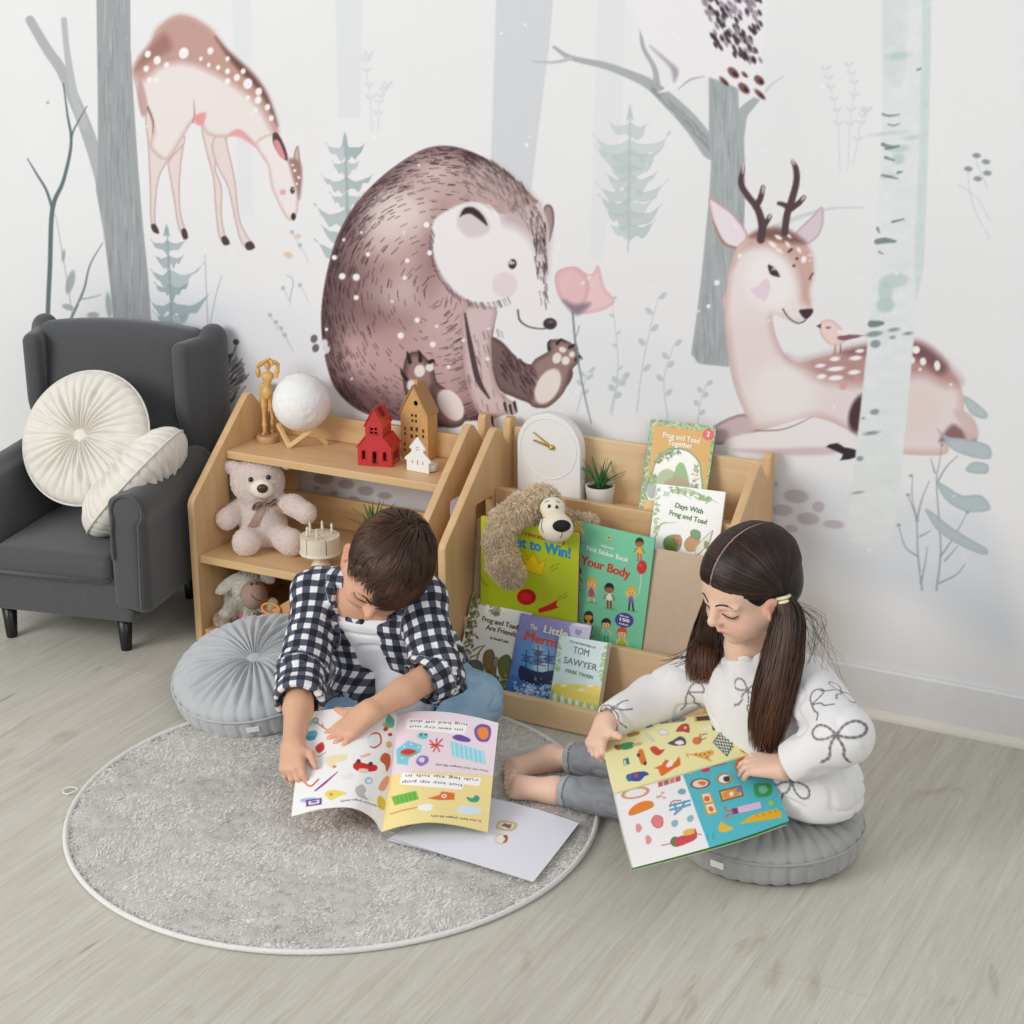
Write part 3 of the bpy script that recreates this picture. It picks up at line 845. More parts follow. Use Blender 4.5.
    cv.stroke(C5([(235, 462), (320, 458), (380, 438), (432, 412)]), [1.6, 1.4, 1, .5], (150, 122, 126), .9)
    cv.poly(C5([(150, 528), (300, 525), (490, 520), (500, 545), (300, 548)]), (205, 180, 186), .8, soft=4)
    cv.poly(C5([(480, 518), (520, 505), (545, 520), (590, 530), (588, 555), (530, 566), (540, 545)]), (54, 46, 52), 1, smooth=2)
    for x, y, rx, ry in ((512, 208, 18, 8), (585, 205, 22, 8), (460, 232, 18, 7), (515, 243, 30, 8), (465, 270, 17, 9), (515, 275, 26, 9), (580, 255, 22, 8), (600, 180, 16, 7), (798, 176, 14, 14), (785, 212, 9, 12), (823, 217, 11, 14), (873, 232, 11, 18), (812, 245, 5, 6)):
        cv.ell(*C5([(x, y)])[0], rx*.28, ry*.28, (242, 238, 237), 1, -.1)
    cv.ell(*C5([(541, 304)])[0], 4, 4, (206, 160, 150), .7); cv.ell(*C5([(590, 275)])[0], 4, 3.5, (206, 160, 150), .6)
    # ear, neck, head of the deer
    cv.poly(C4([(65, 560), (115, 585), (160, 622), (205, 692), (172, 735), (118, 722), (85, 655)]), (232, 220, 226), 1, rim=(188, 150, 146), rimw=3)
    cv.stroke(C4([(80, 640), (118, 715), (165, 735)]), [1.5, 3.5, 2], (168, 126, 118), .9)
    cv.poly(C4([(200, 700), (255, 668), (335, 668), (398, 708), (430, 760), (434, 825), (420, 885), (426, 930), (436, 962), (405, 992), (365, 1000), (335, 985), (290, 975), (285, 1060), (125, 1060), (122, 960), (135, 830), (165, 735)]), (231, 220, 218), 1, rim=(212, 182, 176), rimw=7, fn=lambda x, y, d: np.clip((334-y)/28, 0, 1))
    cv.poly(C4([(205, 700), (255, 668), (335, 668), (398, 708), (430, 760), (434, 825), (420, 885), (424, 925), (395, 930), (375, 860), (330, 780), (270, 735), (190, 745), (150, 800)]), (199, 156, 146), .8, soft=9)
    cv.poly(C4([(210, 694), (260, 668), (335, 668), (390, 700), (405, 720), (330, 715), (260, 700)]), (118, 82, 78), .85, soft=6)
    cv.ell(*C4([(285, 850)])[0], 25, 30, (237, 232, 232), .95, -.4, 14)
    for x, y, rx, ry, ro in ((292, 722, 17, 7, .6), (312, 697, 14, 6, .5), (350, 692, 10, 4, .8), (345, 722, 13, 5, .9), (385, 742, 11, 6, 1), (402, 775, 9, 12, .2), (310, 742, 8, 4, .8), (175, 762, 6, 9, .4), (320, 745, 10, 4, 1)):
        cv.ell(*C4([(x, y)])[0], rx*.29, ry*.29, (242, 238, 236), 1, ro)
    cv.poly(C4([(215, 880), (240, 868), (255, 850), (275, 845), (284, 870), (275, 905), (262, 922), (230, 905)]), (226, 203, 216), .85, soft=2)
    cv.poly(C4([(275, 795), (290, 798), (308, 815), (318, 836), (298, 834), (282, 825)]), (70, 54, 60), 1); cv.ell(*C4([(296, 812)])[0], 1.8, 2.6, (205, 200, 205)); cv.ell(*C4([(296, 818)])[0], 1.3, 2, (40, 32, 36))
    cv.stroke(C4([(422, 845), (428, 832), (434, 824)]), 1.6, (90, 66, 68))
    cv.poly(C4([(385, 955), (405, 950), (432, 950), (432, 965), (412, 985), (395, 975)]), (66, 50, 55), 1); cv.stroke(C4([(410, 980), (405, 992), (380, 1000), (348, 980), (328, 950)]), [1, 1, 1.1, 1.2, 1.4], (70, 54, 58))
    for x, y in ((350, 747), (358, 740), (378, 772), (367, 797)): cv.ell(*C4([(x, y)])[0], 1.4, 1.4, (74, 56, 56))
    ant = (86, 66, 70)
    for L, W in (([(250, 705), (255, 655), (238, 595), (205, 552), (180, 505), (188, 445)], [8, 8, 7, 6.5, 6, 3.5]), ([(232, 590), (248, 560), (258, 520)], [6, 6, 4.5]), ([(255, 665), (272, 640), (282, 622)], [6, 5, 4.5]), ([(335, 680), (342, 620), (358, 570), (376, 500), (374, 455), (362, 428)], [7, 7, 7, 6.5, 6, 3.5]), ([(350, 595), (332, 582), (314, 577)], [6, 5, 4]), ([(358, 595), (385, 575), (402, 556)], [6, 5.5, 4.5])):
        cv.stroke(C4(L), W, ant)
    for L in ([(186, 470), (188, 442)], [(256, 540), (259, 520)], [(278, 630), (283, 620)], [(368, 440), (362, 426)], [(395, 565), (402, 556)]):
        cv.stroke(C4(L), [1.5, 3], (214, 200, 200), .9, smooth=1)
    # small bird
    cv.stroke(C5([(513, 160), (511, 190)]), 1, (120, 90, 90), smooth=1); cv.stroke(C5([(531, 158), (531, 186)]), 1, (120, 90, 90), smooth=1)
    cv.poly(C5([(455, 95), (470, 72), (505, 72), (535, 100), (570, 125), (540, 152), (500, 160), (470, 135)]), (236, 208, 202), 1, rim=(218, 180, 174), rimw=3)
    cv.poly(C5([(520, 130), (560, 122), (612, 126), (560, 140), (530, 142)]), (130, 98, 104), 1, smooth=2); cv.poly(C5([(520, 110), (560, 105), (575, 115), (540, 125)]), (238, 230, 230), 1)
    cv.poly(C5([(446, 92), (462, 85), (462, 100)]), (60, 50, 52), 1, smooth=1); cv.ell(*C5([(488, 98)])[0], 2, .9, (90, 70, 72))
    # ---- birch
    bi = [(884, -30), (882.6, 47), (882, 97), (881, 153), (878, 210), (874, 266), (869, 328), (863, 385), (857, 441), (851, 498), (847, 526), (850, 541), (871, 547), (888, 541), (896, 520), (902, 470), (908, 399), (913, 351), (917, 300), (924, 266), (928, 153), (931, 47), (931, -30)]
    cv.poly(bi, (224, 228, 228), 1, smooth=1, soft=2)
    cv.poly([(922, -30), (931, -30), (931, 47), (928, 153), (923.7, 266), (917, 300), (914, 266), (919, 153), (922, 47)], (204, 216, 213), .8, smooth=1, soft=2.5)
    cv.poly([(884, -20), (905, -20), (903, 80), (884, 70)], (208, 216, 214), .6, soft=6)
    P = np.array(bi); w = cv.win(P.min(0), P.max(0)); d = cv.dist(w, P)
    tex = np.clip(noise2(X[w]*.5, Y[w], .13, 8)*.6+noise2(X[w], Y[w], .4, 9)*.4, -1, 1)*np.clip(-d/2, 0, 1)
    cv.C[w] += (tex*7)[..., None]
    for x, y, rx, ry in ((740, 383, 34, 14), (720, 850, 52, 26), (690, 890, 26, 40), (690, 940, 30, 24), (735, 420, 22, 20), (700, 330, 60, 5), (780, 345, 26, 8), (740, 640, 18, 4), (700, 480, 24, 8), (735, 55, 40, 14)):
        cv.ell(*C4([(x, y)])[0], rx*.28, ry*.28, (184, 204, 202), .75, -.1, 3)
    for L, W in (([(680, 262), (705, 268), (740, 263)], 2), ([(700, 298), (720, 302), (740, 296)], 1.4), ([(680, 368), (705, 378), (738, 376)], 3.6), ([(690, 385), (710, 386)], 2), ([(690, 415), (720, 425)], 3), ([(678, 478), (710, 484), (735, 490)], 2.2), ([(735, 468), (748, 465)], 3), ([(715, 642), (755, 632)], 2.5), ([(660, 712), (690, 708), (724, 711)], 5.5), ([(662, 665), (668, 680)], 3), ([(668, 748), (682, 756)], 2), ([(805, 105), (815, 100)], 2.4), ([(640, 1002), (680, 1000)], 7)):
        cv.stroke(C4(L), [W, W*1.1, W*.5], (112, 126, 127), .85)
    for x, y, rx, ry in ((655, 85, 24, 11), (650, 120, 30, 10), (720, 105, 20, 7), (715, 132, 10, 6), (655, 155, 18, 14), (652, 395, 16, 10), (640, 470, 26, 7), (600, 560, 12, 9), (592, 680, 18, 4), (612, 418, 5, 4), (770, 118, 16, 6)):
        cv.ell(*C5([(x, y)])[0], rx*.28, ry*.28, (118, 134, 134), .75, -.15, 2)
    cv.ell(*C5([(690, 15)])[0], 9, 7, (184, 204, 202), .8, 0, 2)
    # ---- stones
    for x, y, rx, ry in ((375, 693, 45, 24), (325, 742, 38, 20), (453, 730, 22, 20), (418, 772, 40, 22), (508, 792, 38, 15), (355, 808, 25, 14), (300, 650, 12, 8), (290, 745, 20, 12)):
        cv.ell(*C5([(x, y)])[0], rx*.28, ry*.28, (190, 185, 189), .95, .08, 1.6)
    for x, y, rx, ry in ((525, 470, 36, 22), (608, 490, 30, 18), (680, 515, 30, 18), (748, 533, 27, 13), (635, 545, 20, 9), (565, 523, 14, 8), (500, 505, 15, 8)):
        cv.ell(180+x*.2734, 350+y*.2734, rx*.27, ry*.27, (178, 170, 173), .95, .08, 1.6)
    # ---- twigs and leaf boughs at the lower right
    tw = (152, 160, 164)
    for L in ([(820, 1024), (805, 900), (800, 780), (785, 700), (785, 620)], [(800, 780), (820, 700), (845, 640)], [(805, 780), (770, 690)], [(803, 905), (760, 870), (735, 790)], [(815, 1000), (830, 930), (838, 870)], [(812, 835), (850, 815)],
              [(870, 1024), (885, 900), (880, 780), (870, 640), (880, 580), (890, 510)], [(875, 640), (905, 590), (945, 550)], [(865, 610), (850, 560)], [(885, 905), (930, 840), (980, 750)], [(880, 1000), (940, 970), (970, 935)], [(900, 920), (945, 870)]):
        cv.stroke(C5(L), [2, 1.4, .8], tw, .9)
    bl = (178, 191, 194)
    for L in ([(870, 450), (905, 480), (960, 490), (1020, 500), (1060, 520), (1060, 560), (1000, 556), (930, 530), (895, 490)], [(870, 640), (910, 660), (960, 690), (1030, 690), (1060, 740), (980, 748), (920, 720), (885, 680)], [(830, 735), (870, 760), (920, 800), (1000, 850), (1050, 880), (1040, 900), (960, 870), (880, 820), (845, 770)], [(965, 340), (1000, 355), (1050, 400), (1040, 420), (990, 400)], [(972, 600), (1000, 572), (1050, 580), (1050, 612), (1000, 612)]):
        cv.poly(C5(L), bl, .9, smooth=3, soft=1.5, rim=(160, 176, 180), rimw=3)
    for x, y in ((780, 620), (980, 750), (890, 512), (770, 688), (737, 795)): cv.ell(*C5([(x, y)])[0], 1.8, 1.4, tw)
    # umbels at the right edge
    for L in ([(1060, 700), (1010, 610), (985, 520), (982, 460)], [(1060, 640), (1015, 560), (950, 510)], [(1050, 520), (1015, 440), (1010, 410)]):
        cv.stroke(C4(L), [.8, .8, .8], (190, 198, 200), .8)
    for x, y in ((983, 455), (1012, 408), (1016, 490), (1050, 470), (1045, 430)): cv.ell(*C4([(x, y)])[0], 4.2, 2.6, (138, 148, 152), .9, .1, 1.5)
    # drifting snow
    for i in range(90):
        x, y = rr.uniform(-10, 1040), rr.uniform(-10, 640); cv.ell(x, y, rr.uniform(.6, 1.9), rr.uniform(.6, 1.9), (240, 241, 243), .8)
    for x, y, r in ((95, 857, 9), (65, 940, 7), (30, 957, 4)): cv.ell(*C4([(x, y)])[0], r*.3, r*.3, (238, 240, 242))
    # seam where the printed paper ends above the skirting board, two chips
    for x, y in ((881, 670.7), (937, 682)): cv.ell(x, y, 2, 1, (150, 118, 92), .8)
    C = np.clip(cv.C, 0, 255)
    C = lin(C)*0.985
    V = P0 = np.stack([XX.ravel(), np.zeros(XX.size), ZZ.ravel()], 1)
    F = grid_faces(*XX.shape)
    col = C.reshape(-1, 3)
    # the body of the wall behind the paper
    b = np.array([[-4, .0015, 0], [4, .0015, 0], [4, .0015, 2.5], [-4, .0015, 2.5], [-4, .12, 0], [4, .12, 0], [4, .12, 2.5], [-4, .12, 2.5]])
    n = len(V)
    BF = np.array([[0, 1, 2, 3], [5, 4, 7, 6], [4, 0, 3, 7], [1, 5, 6, 2], [3, 2, 6, 7], [4, 5, 1, 0]])+n
    V = np.concatenate([V, b]); col = np.concatenate([col, np.full((8, 3), .8)])
    o = add('wall_back', V, [F, BF], mat_vc('mural_paper', .75, .12, 700, spec=.25), smooth=False, col=col)
    tag(o, 'white wall with a watercolour forest mural of bear, deer and trees', 'wall', kind='structure')

build_wall()

def mat_floor():
    m, nt, b = nodes('laminate_floor')
    N = nt.nodes.new; L = nt.links.new
    tc = N('ShaderNodeTexCoord'); mp = N('ShaderNodeMapping')
    mp.inputs['Rotation'].default_value = (0, 0, PI/2)
    L(tc.outputs['Object'], mp.inputs['Vector'])
    br = N('ShaderNodeTexBrick'); br.offset = .37; br.squash = 1
    br.inputs['Scale'].default_value = 1
    br.inputs['Brick Width'].default_value = 1.25; br.inputs['Row Height'].default_value = .19
    br.inputs['Mortar Size'].default_value = .0012; br.inputs['Mortar Smooth'].default_value = .3; br.inputs['Bias'].default_value = 0
    br.inputs['Color1'].default_value = (.95, .95, .95, 1); br.inputs['Color2'].default_value = (1.03, 1.03, 1.03, 1); br.inputs['Mortar'].default_value = (.88, .87, .85, 1)
    L(mp.outputs['Vector'], br.inputs['Vector'])
    m2 = N('ShaderNodeMapping'); m2.inputs['Scale'].default_value = (26, 1.5, 1); L(tc.outputs['Object'], m2.inputs['Vector'])
    n = N('ShaderNodeTexNoise'); n.inputs['Scale'].default_value = 1.6; n.inputs['Detail'].default_value = 8; n.inputs['Roughness'].default_value = .6; n.inputs['Distortion'].default_value = 1.1
    L(m2.outputs['Vector'], n.inputs['Vector'])
    r = N('ShaderNodeValToRGB'); e = r.color_ramp.elements
    e[0].position = .25; e[0].color = rgba((183, 179, 167)); e[1].position = .75; e[1].color = rgba((204, 201, 190))
    x = e.new(.45); x.color = rgba((194, 190, 178))
    L(n.outputs['Fac'], r.inputs['Fac'])
    # a few dark knots
    m3 = N('ShaderNodeMapping'); m3.inputs['Scale'].default_value = (9, 2.2, 1); L(tc.outputs['Object'], m3.inputs['Vector'])
    k = N('ShaderNodeTexNoise'); k.inputs['Scale'].default_value = 1.3; k.inputs['Detail'].default_value = 5; k.inputs['Distortion'].default_value = 2; L(m3.outputs['Vector'], k.inputs['Vector'])
    kr = N('ShaderNodeValToRGB'); kr.color_ramp.elements[0].position = .27; kr.color_ramp.elements[0].color = (.82, .79, .75, 1); kr.color_ramp.elements[1].position = .38; kr.color_ramp.elements[1].color = (1, 1, 1, 1)
    L(k.outputs['Fac'], kr.inputs['Fac'])
    mx = N('ShaderNodeMixRGB'); mx.blend_type = 'MULTIPLY'; mx.inputs['Fac'].default_value = 1; L(r.outputs['Color'], mx.inputs['Color1']); L(br.outputs['Color'], mx.inputs['Color2'])
    my = N('ShaderNodeMixRGB'); my.blend_type = 'MULTIPLY'; my.inputs['Fac'].default_value = 1; L(mx.outputs['Color'], my.inputs['Color1']); L(kr.outputs['Color'], my.inputs['Color2'])
    # fine pores and a few thin dark cracks along the boards
    m4 = N('ShaderNodeMapping'); m4.inputs['Scale'].default_value = (120, 5, 1); L(tc.outputs['Object'], m4.inputs['Vector'])
    f = N('ShaderNodeTexNoise'); f.inputs['Scale'].default_value = 1.5; f.inputs['Detail'].default_value = 4; f.inputs['Distortion'].default_value = 1.6; L(m4.outputs['Vector'], f.inputs['Vector'])
    fr = N('ShaderNodeValToRGB'); fr.color_ramp.elements[0].position = .3; fr.color_ramp.elements[0].color = (.90, .89, .87, 1); fr.color_ramp.elements[1].position = .62; fr.color_ramp.elements[1].color = (1.03, 1.03, 1.03, 1); L(f.outputs['Fac'], fr.inputs['Fac'])
    m5 = N('ShaderNodeMapping'); m5.inputs['Scale'].default_value = (34, 3.2, 1); m5.inputs['Location'].default_value = (3, 1, 0); L(tc.outputs['Object'], m5.inputs['Vector'])
    g = N('ShaderNodeTexNoise'); g.inputs['Scale'].default_value = 1; g.inputs['Detail'].default_value = 1; L(m5.outputs['Vector'], g.inputs['Vector'])
    gr = N('ShaderNodeValToRGB'); gr.color_ramp.elements[0].position = .205; gr.color_ramp.elements[0].color = (.62, .60, .57, 1); gr.color_ramp.elements[1].position = .235; gr.color_ramp.elements[1].color = (1, 1, 1, 1); L(g.outputs['Fac'], gr.inputs['Fac'])
    for q in (fr, gr):
        mz = N('ShaderNodeMixRGB'); mz.blend_type = 'MULTIPLY'; mz.inputs['Fac'].default_value = 1; L(my.outputs['Color'], mz.inputs['Color1']); L(q.outputs['Color'], mz.inputs['Color2']); my = mz
    L(my.outputs['Color'], b.inputs['Base Color'])
    b.inputs['Roughness'].default_value = .5; b.inputs['Specular IOR Level'].default_value = .35
    return m
o = box('floor', (-4, -4.6, -.06), (4, .12, 0), mat_floor(), bev=0)
tag(o, 'pale greige wood plank floor', 'floor', kind='structure')
white = mat('skirting_white', (226, 226, 226), .5, .02)
def extrude_x(name, prof, x0, x1, m):
    n = len(prof)
    V = [(x0, y, z) for y, z in prof]+[(x1, y, z) for y, z in prof]
    F = [[i, (i+1) % n, n+(i+1) % n, n+i] for i in range(n)]+[list(range(n))[::-1], [n+i for i in range(n)]]
    bm = bmesh.new(); vs = [bm.verts.new(v) for v in V]
    for f in F: bm.faces.new([vs[i] for i in f])
    return put(name, bm_mesh(bm, name), m)
o = extrude_x('baseboard_back', [(-.0005, 0), (-.012, 0), (-.012, .100), (-.009, .104), (-.0005, .104)], -4, 4, white)
tag(o, 'plain white skirting board along the mural wall', 'baseboard', kind='structure')
q = [(-.0125, .0), ]+[(-.0125-.016*math.sin(a), .017*math.cos(a)) for a in np.linspace(0, PI/2, 7)]
o = extrude_x('trim_1', q, -4, 4, mat('moulding_cream', (230, 225, 214), .5, .02))
tag(o, 'cream quarter round moulding between skirting and floor', 'trim', kind='structure')

# ------------------------------------------------------------------ camera and light
cam = bpy.data.cameras.new('camera'); co = bpy.data.objects.new('camera', cam); COL.objects.link(co)
cam.sensor_width = 36; cam.lens = FPX/1024*36; cam.clip_start = .05
co.matrix_world = M4(np.stack([CR, CU, -CF], 1), CAM)
SC.camera = co
cam.dof.use_dof = False
W = bpy.data.worlds.new('World'); SC.world = W; W.use_nodes = True
bg = W.node_tree.nodes['Background']; bg.inputs['Color'].default_value = (.93, .96, 1.0, 1); bg.inputs['Strength'].default_value = .52
def area(name, loc, target, size, power, col=(1, 1, 1)):
    l = bpy.data.lights.new(name, 'AREA'); l.shape = 'RECTANGLE'; l.size, l.size_y = size; l.energy = power; l.color = col
    o = bpy.data.objects.new(name, l); COL.objects.link(o); o.location = loc
    o.rotation_euler = (Vector(target)-Vector(loc)).to_track_quat('-Z', 'Y').to_euler()
    return o
area('window_light', (-1.9, -4.2, 2.3), (0.1, -.4, .3), (2.4, 1.8), 132, (1, .985, .96))
area('right_area_light', (2.9, -3.0, 2.3), (0.2, -.4, .3), (2.0, 1.6), 34, (1, .99, .98))  # second, weaker area light from the right
SC.view_settings.view_transform = 'Standard'; SC.view_settings.look = 'None'
SC.view_settings.exposure = -0.09; SC.view_settings.gamma = 1.0; SC.view_settings.use_curve_mapping = False
# ------------------------------------------------------------------ wooden shelf units
WOODV = mat_wood('birch_upright', (208, 170, 122), (218, 182, 135), 2)
WOODX = mat_wood('birch_board', (208, 170, 122), (219, 183, 136), 0)
WOODB = mat_wood('birch_pale', (220, 187, 144), (230, 199, 157), 0)
HARD = mat('hardboard_tan', (205, 181, 156), .55, .03, 60)

def side_panel(x0, x1, parent):
    """panel in the depth-height plane with sloped front, notch and ear at the back, and a hand hole"""
    out = [(-.332, .002), (-.332, .328), (-.326, .340), (-.112, .528), (-.100, .531), (-.090, .526), (-.052, .484), (-.046, .488), (-.044, .530), (-.038, .537), (-.020, .537), (-.014, .531), (-.014, .002)]
    hole = []
    for cx, cz, a0 in ((-.192, .301, PI), (-.134, .301, 1.5*PI), (-.134, .379, 0), (-.192, .379, .5*PI)):
        for k in range(5):
            a = a0+k*PI/8; hole.append((cx+.008*math.cos(a), cz+.008*math.sin(a)))
    me = plate([out, hole], x1-x0, .002)
    me.transform(Matrix(((0, 0, 1, (x0+x1)/2), (1, 0, 0, 0), (0, 1, 0, 0), (0, 0, 0, 1))))
    return put('side_panel', me, WOODV, parent)

def board(name, lo, hi, parent, m=None, bev=.0015): return box(name, lo, hi, m or WOODX, parent, bev)

UX0, UX1 = -.640, -.042
u = thing('toy_shelf', 'pale wooden toy shelf with sloped sides holding a teddy, beside the grey armchair', 'shelf', (-.34, -.17, 0))
side_panel(UX0, UX0+.018, u); side_panel(UX1-.018, UX1, u)
i0, i1 = UX0+.0185, UX1-.0185
board('shelf', (i0, -.205, .403), (i1, -.016, .421), u)
board('shelf', (i0, -.322, .190), (i1, -.016, .208), u)
board('shelf', (i0, -.322, .012), (i1, -.016, .030), u)
board('back_rail', (i0, -.031, .4215), (i1, -.016, .478), u)
board('back_rail', (i0, -.031, .2085), (i1, -.016, .283), u)
board('back_panel', (i0, -.0205, .0305), (i1, -.0165, .1895), u)
board('back_stile', (i0, -.031, .2835), (i0+.062, -.016, .4025), u, WOODV)
for y, z in ((-.16, .412), (-.05, .412), (-.25, .199)):
    V, F = lathe([(0, 0), (.0035, 0), (.003, .001), (0, .001)], 12); A = frame_from((1, 0, 0))
    add('screw', V@A.T+np.array([UX1, y, z]), F, mat('screw_dark', (70, 66, 62), .4), u)

BX0, BX1 = 0.002, .612
b = thing('book_display', 'wooden front facing book display with stepped tiers of picture books, between boy and girl', 'bookcase', (.307, -.19, 0))
side_panel(BX0, BX0+.018, b); side_panel(BX1-.018, BX1, b)
i0, i1 = BX0+.0185, BX1-.0185
board('back_panel', (i0, -.032, .002), (i1, -.018, .516), b, WOODB)
board('tier_board', (i0, -.1155, .14), (i1, -.1005, .402), b, WOODX)
board('tier_shelf', (i0, -.0995, .372), (i1, -.0325, .384), b, WOODB)
board('tier_shelf', (i0, -.196, .268), (i1, -.116, .280), b, WOODB)
# tan leaning panel of the middle tier
ty, tz, by, bz = -.196, .358, -.238, .045
M = M4(rotm('X', -math.atan2(ty-by, tz-bz)), (0, by, bz))
box('leaning_panel', (i0+.002, -.003, 0), (i1-.002, .003, math.hypot(ty-by, tz-bz)), HARD, b, .001, M)
board('tier_board', (i0, -.262, .014), (i1, -.248, .156), b, WOODB)
board('tier_shelf', (i0, -.2475, .030), (i1, -.205, .040), b, WOODB)
board('tier_shelf', (i0, -.3535, .002), (i1, -.2625, .0135), b, WOODB)
board('front_rail', (BX0, -.371, .002), (BX1, -.3545, .056), b, WOODB)
for y, z in ((-.108, .385), ):
    V, F = lathe([(0, 0), (.0035, 0), (.003, .001), (0, .001)], 12); A = frame_from((1, 0, 0))
    add('screw', V@A.T+np.array([BX1, y, z]), F, mat('screw_dark', (70, 66, 62), .4), b)

# ------------------------------------------------------------------ armchair
GREY = mat('charcoal_wool', (76, 77, 79), .9, .13, 260, .35, 900, sheen=.25)
th = math.radians(12); RC = rotm('Z', th)
a = thing('armchair', 'dark grey upholstered wing armchair with rolled arms and black legs', 'armchair', (-.934, -.276, 0), RC)
Rb = rotm('X', math.radians(-9))
def up(name, f, lo, hi, h=.006):
    V, Q = sdf_mesh(f, lo, hi, h); return add(name, V, Q, GREY, a, False)
up('seat_base', rbox((0, -.03, .135), (.193, .215, .052), .014), (-.22, -.27, .06), (.22, .21, .21))
def cushion_f(P):
    d = rbox((0, -.085, .203), (.150, .172, .032), .022)(P)
    return d-.010*np.clip(1-(P[:, 0]/.16)**2, 0, 1)*np.clip(1-((P[:, 1]+.08)/.18)**2, 0, 1)
up('seat_cushion', cushion_f, (-.19, -.29, .15), (.19, .12, .26))
bk = rbox((0, .128, .41), (.205, .045, .252), .030, Rb)
up('backrest', lambda P: bk(P)-.012*np.clip(1-(P[:, 0]/.18)**2, 0, 1), (-.26, .0, .10), (.26, .27, .72))
for s in (-1, 1):
    wing = rbox((s*.205, .138, .472), (.022, .082, .174), .020, rotm('Z', -s*math.radians(14)))
    wing = isect(wing, lambda P: ((P-np.array([0, .015, .50], np.float32))@np.array([0, -.93, -.30], np.float32))+.035*np.sin((P[:, 2]-.32)*14), .025)
    wing = union([wing, seg((s*.216, .170, .40), (s*.218, .188, .640), .025, .026)], .03)
    up('wing', wing, (min(s*.14, s*.30), -.08, .26), (max(s*.14, s*.30), .27, .71))
    arm = union([rbox((s*.188, -.06, .25), (.034, .20, .13), .018), seg((s*.205, -.252, .352), (s*.205, .08, .362), .038, .040)], .012)
    arm = union([arm, rbox((s*.218, -.06, .24), (.018, .185, .13), .016)], .02)
    arm = isect(arm, half((0, -.262, 0), (0, -1, 0)), .012)
    o = up('arm', arm, (min(s*.12, s*.28), -.29, .09), (max(s*.12, s*.28), .16, .42))
    ang = np.linspace(-.25*PI, 1.1*PI, 16)
    pts = [(s*.224, -.262, .13)]+[(s*.205+s*.037*math.cos(t), -.262, .352+.037*math.sin(t)) for t in ang]+[(s*.165, -.262, .30), (s*.165, -.262, .24)]
    V, F = tube(pts, .0035, 6); add('piping', V, F, GREY, o, False)
    for y in (-.20, .13):
        V, F = lathe([(.012, 0), (.0125, .002), (.019, .095)], 20, (s*.145, y, 0)); add('leg', V, F, mat('black_wood_leg', (22, 21, 22), .35), a, False)
V, F = tube([(-.15, -.262, .186), (0, -.265, .186), (.15, -.262, .186)], .003, 6); add('piping', V, F, GREY, a, False)

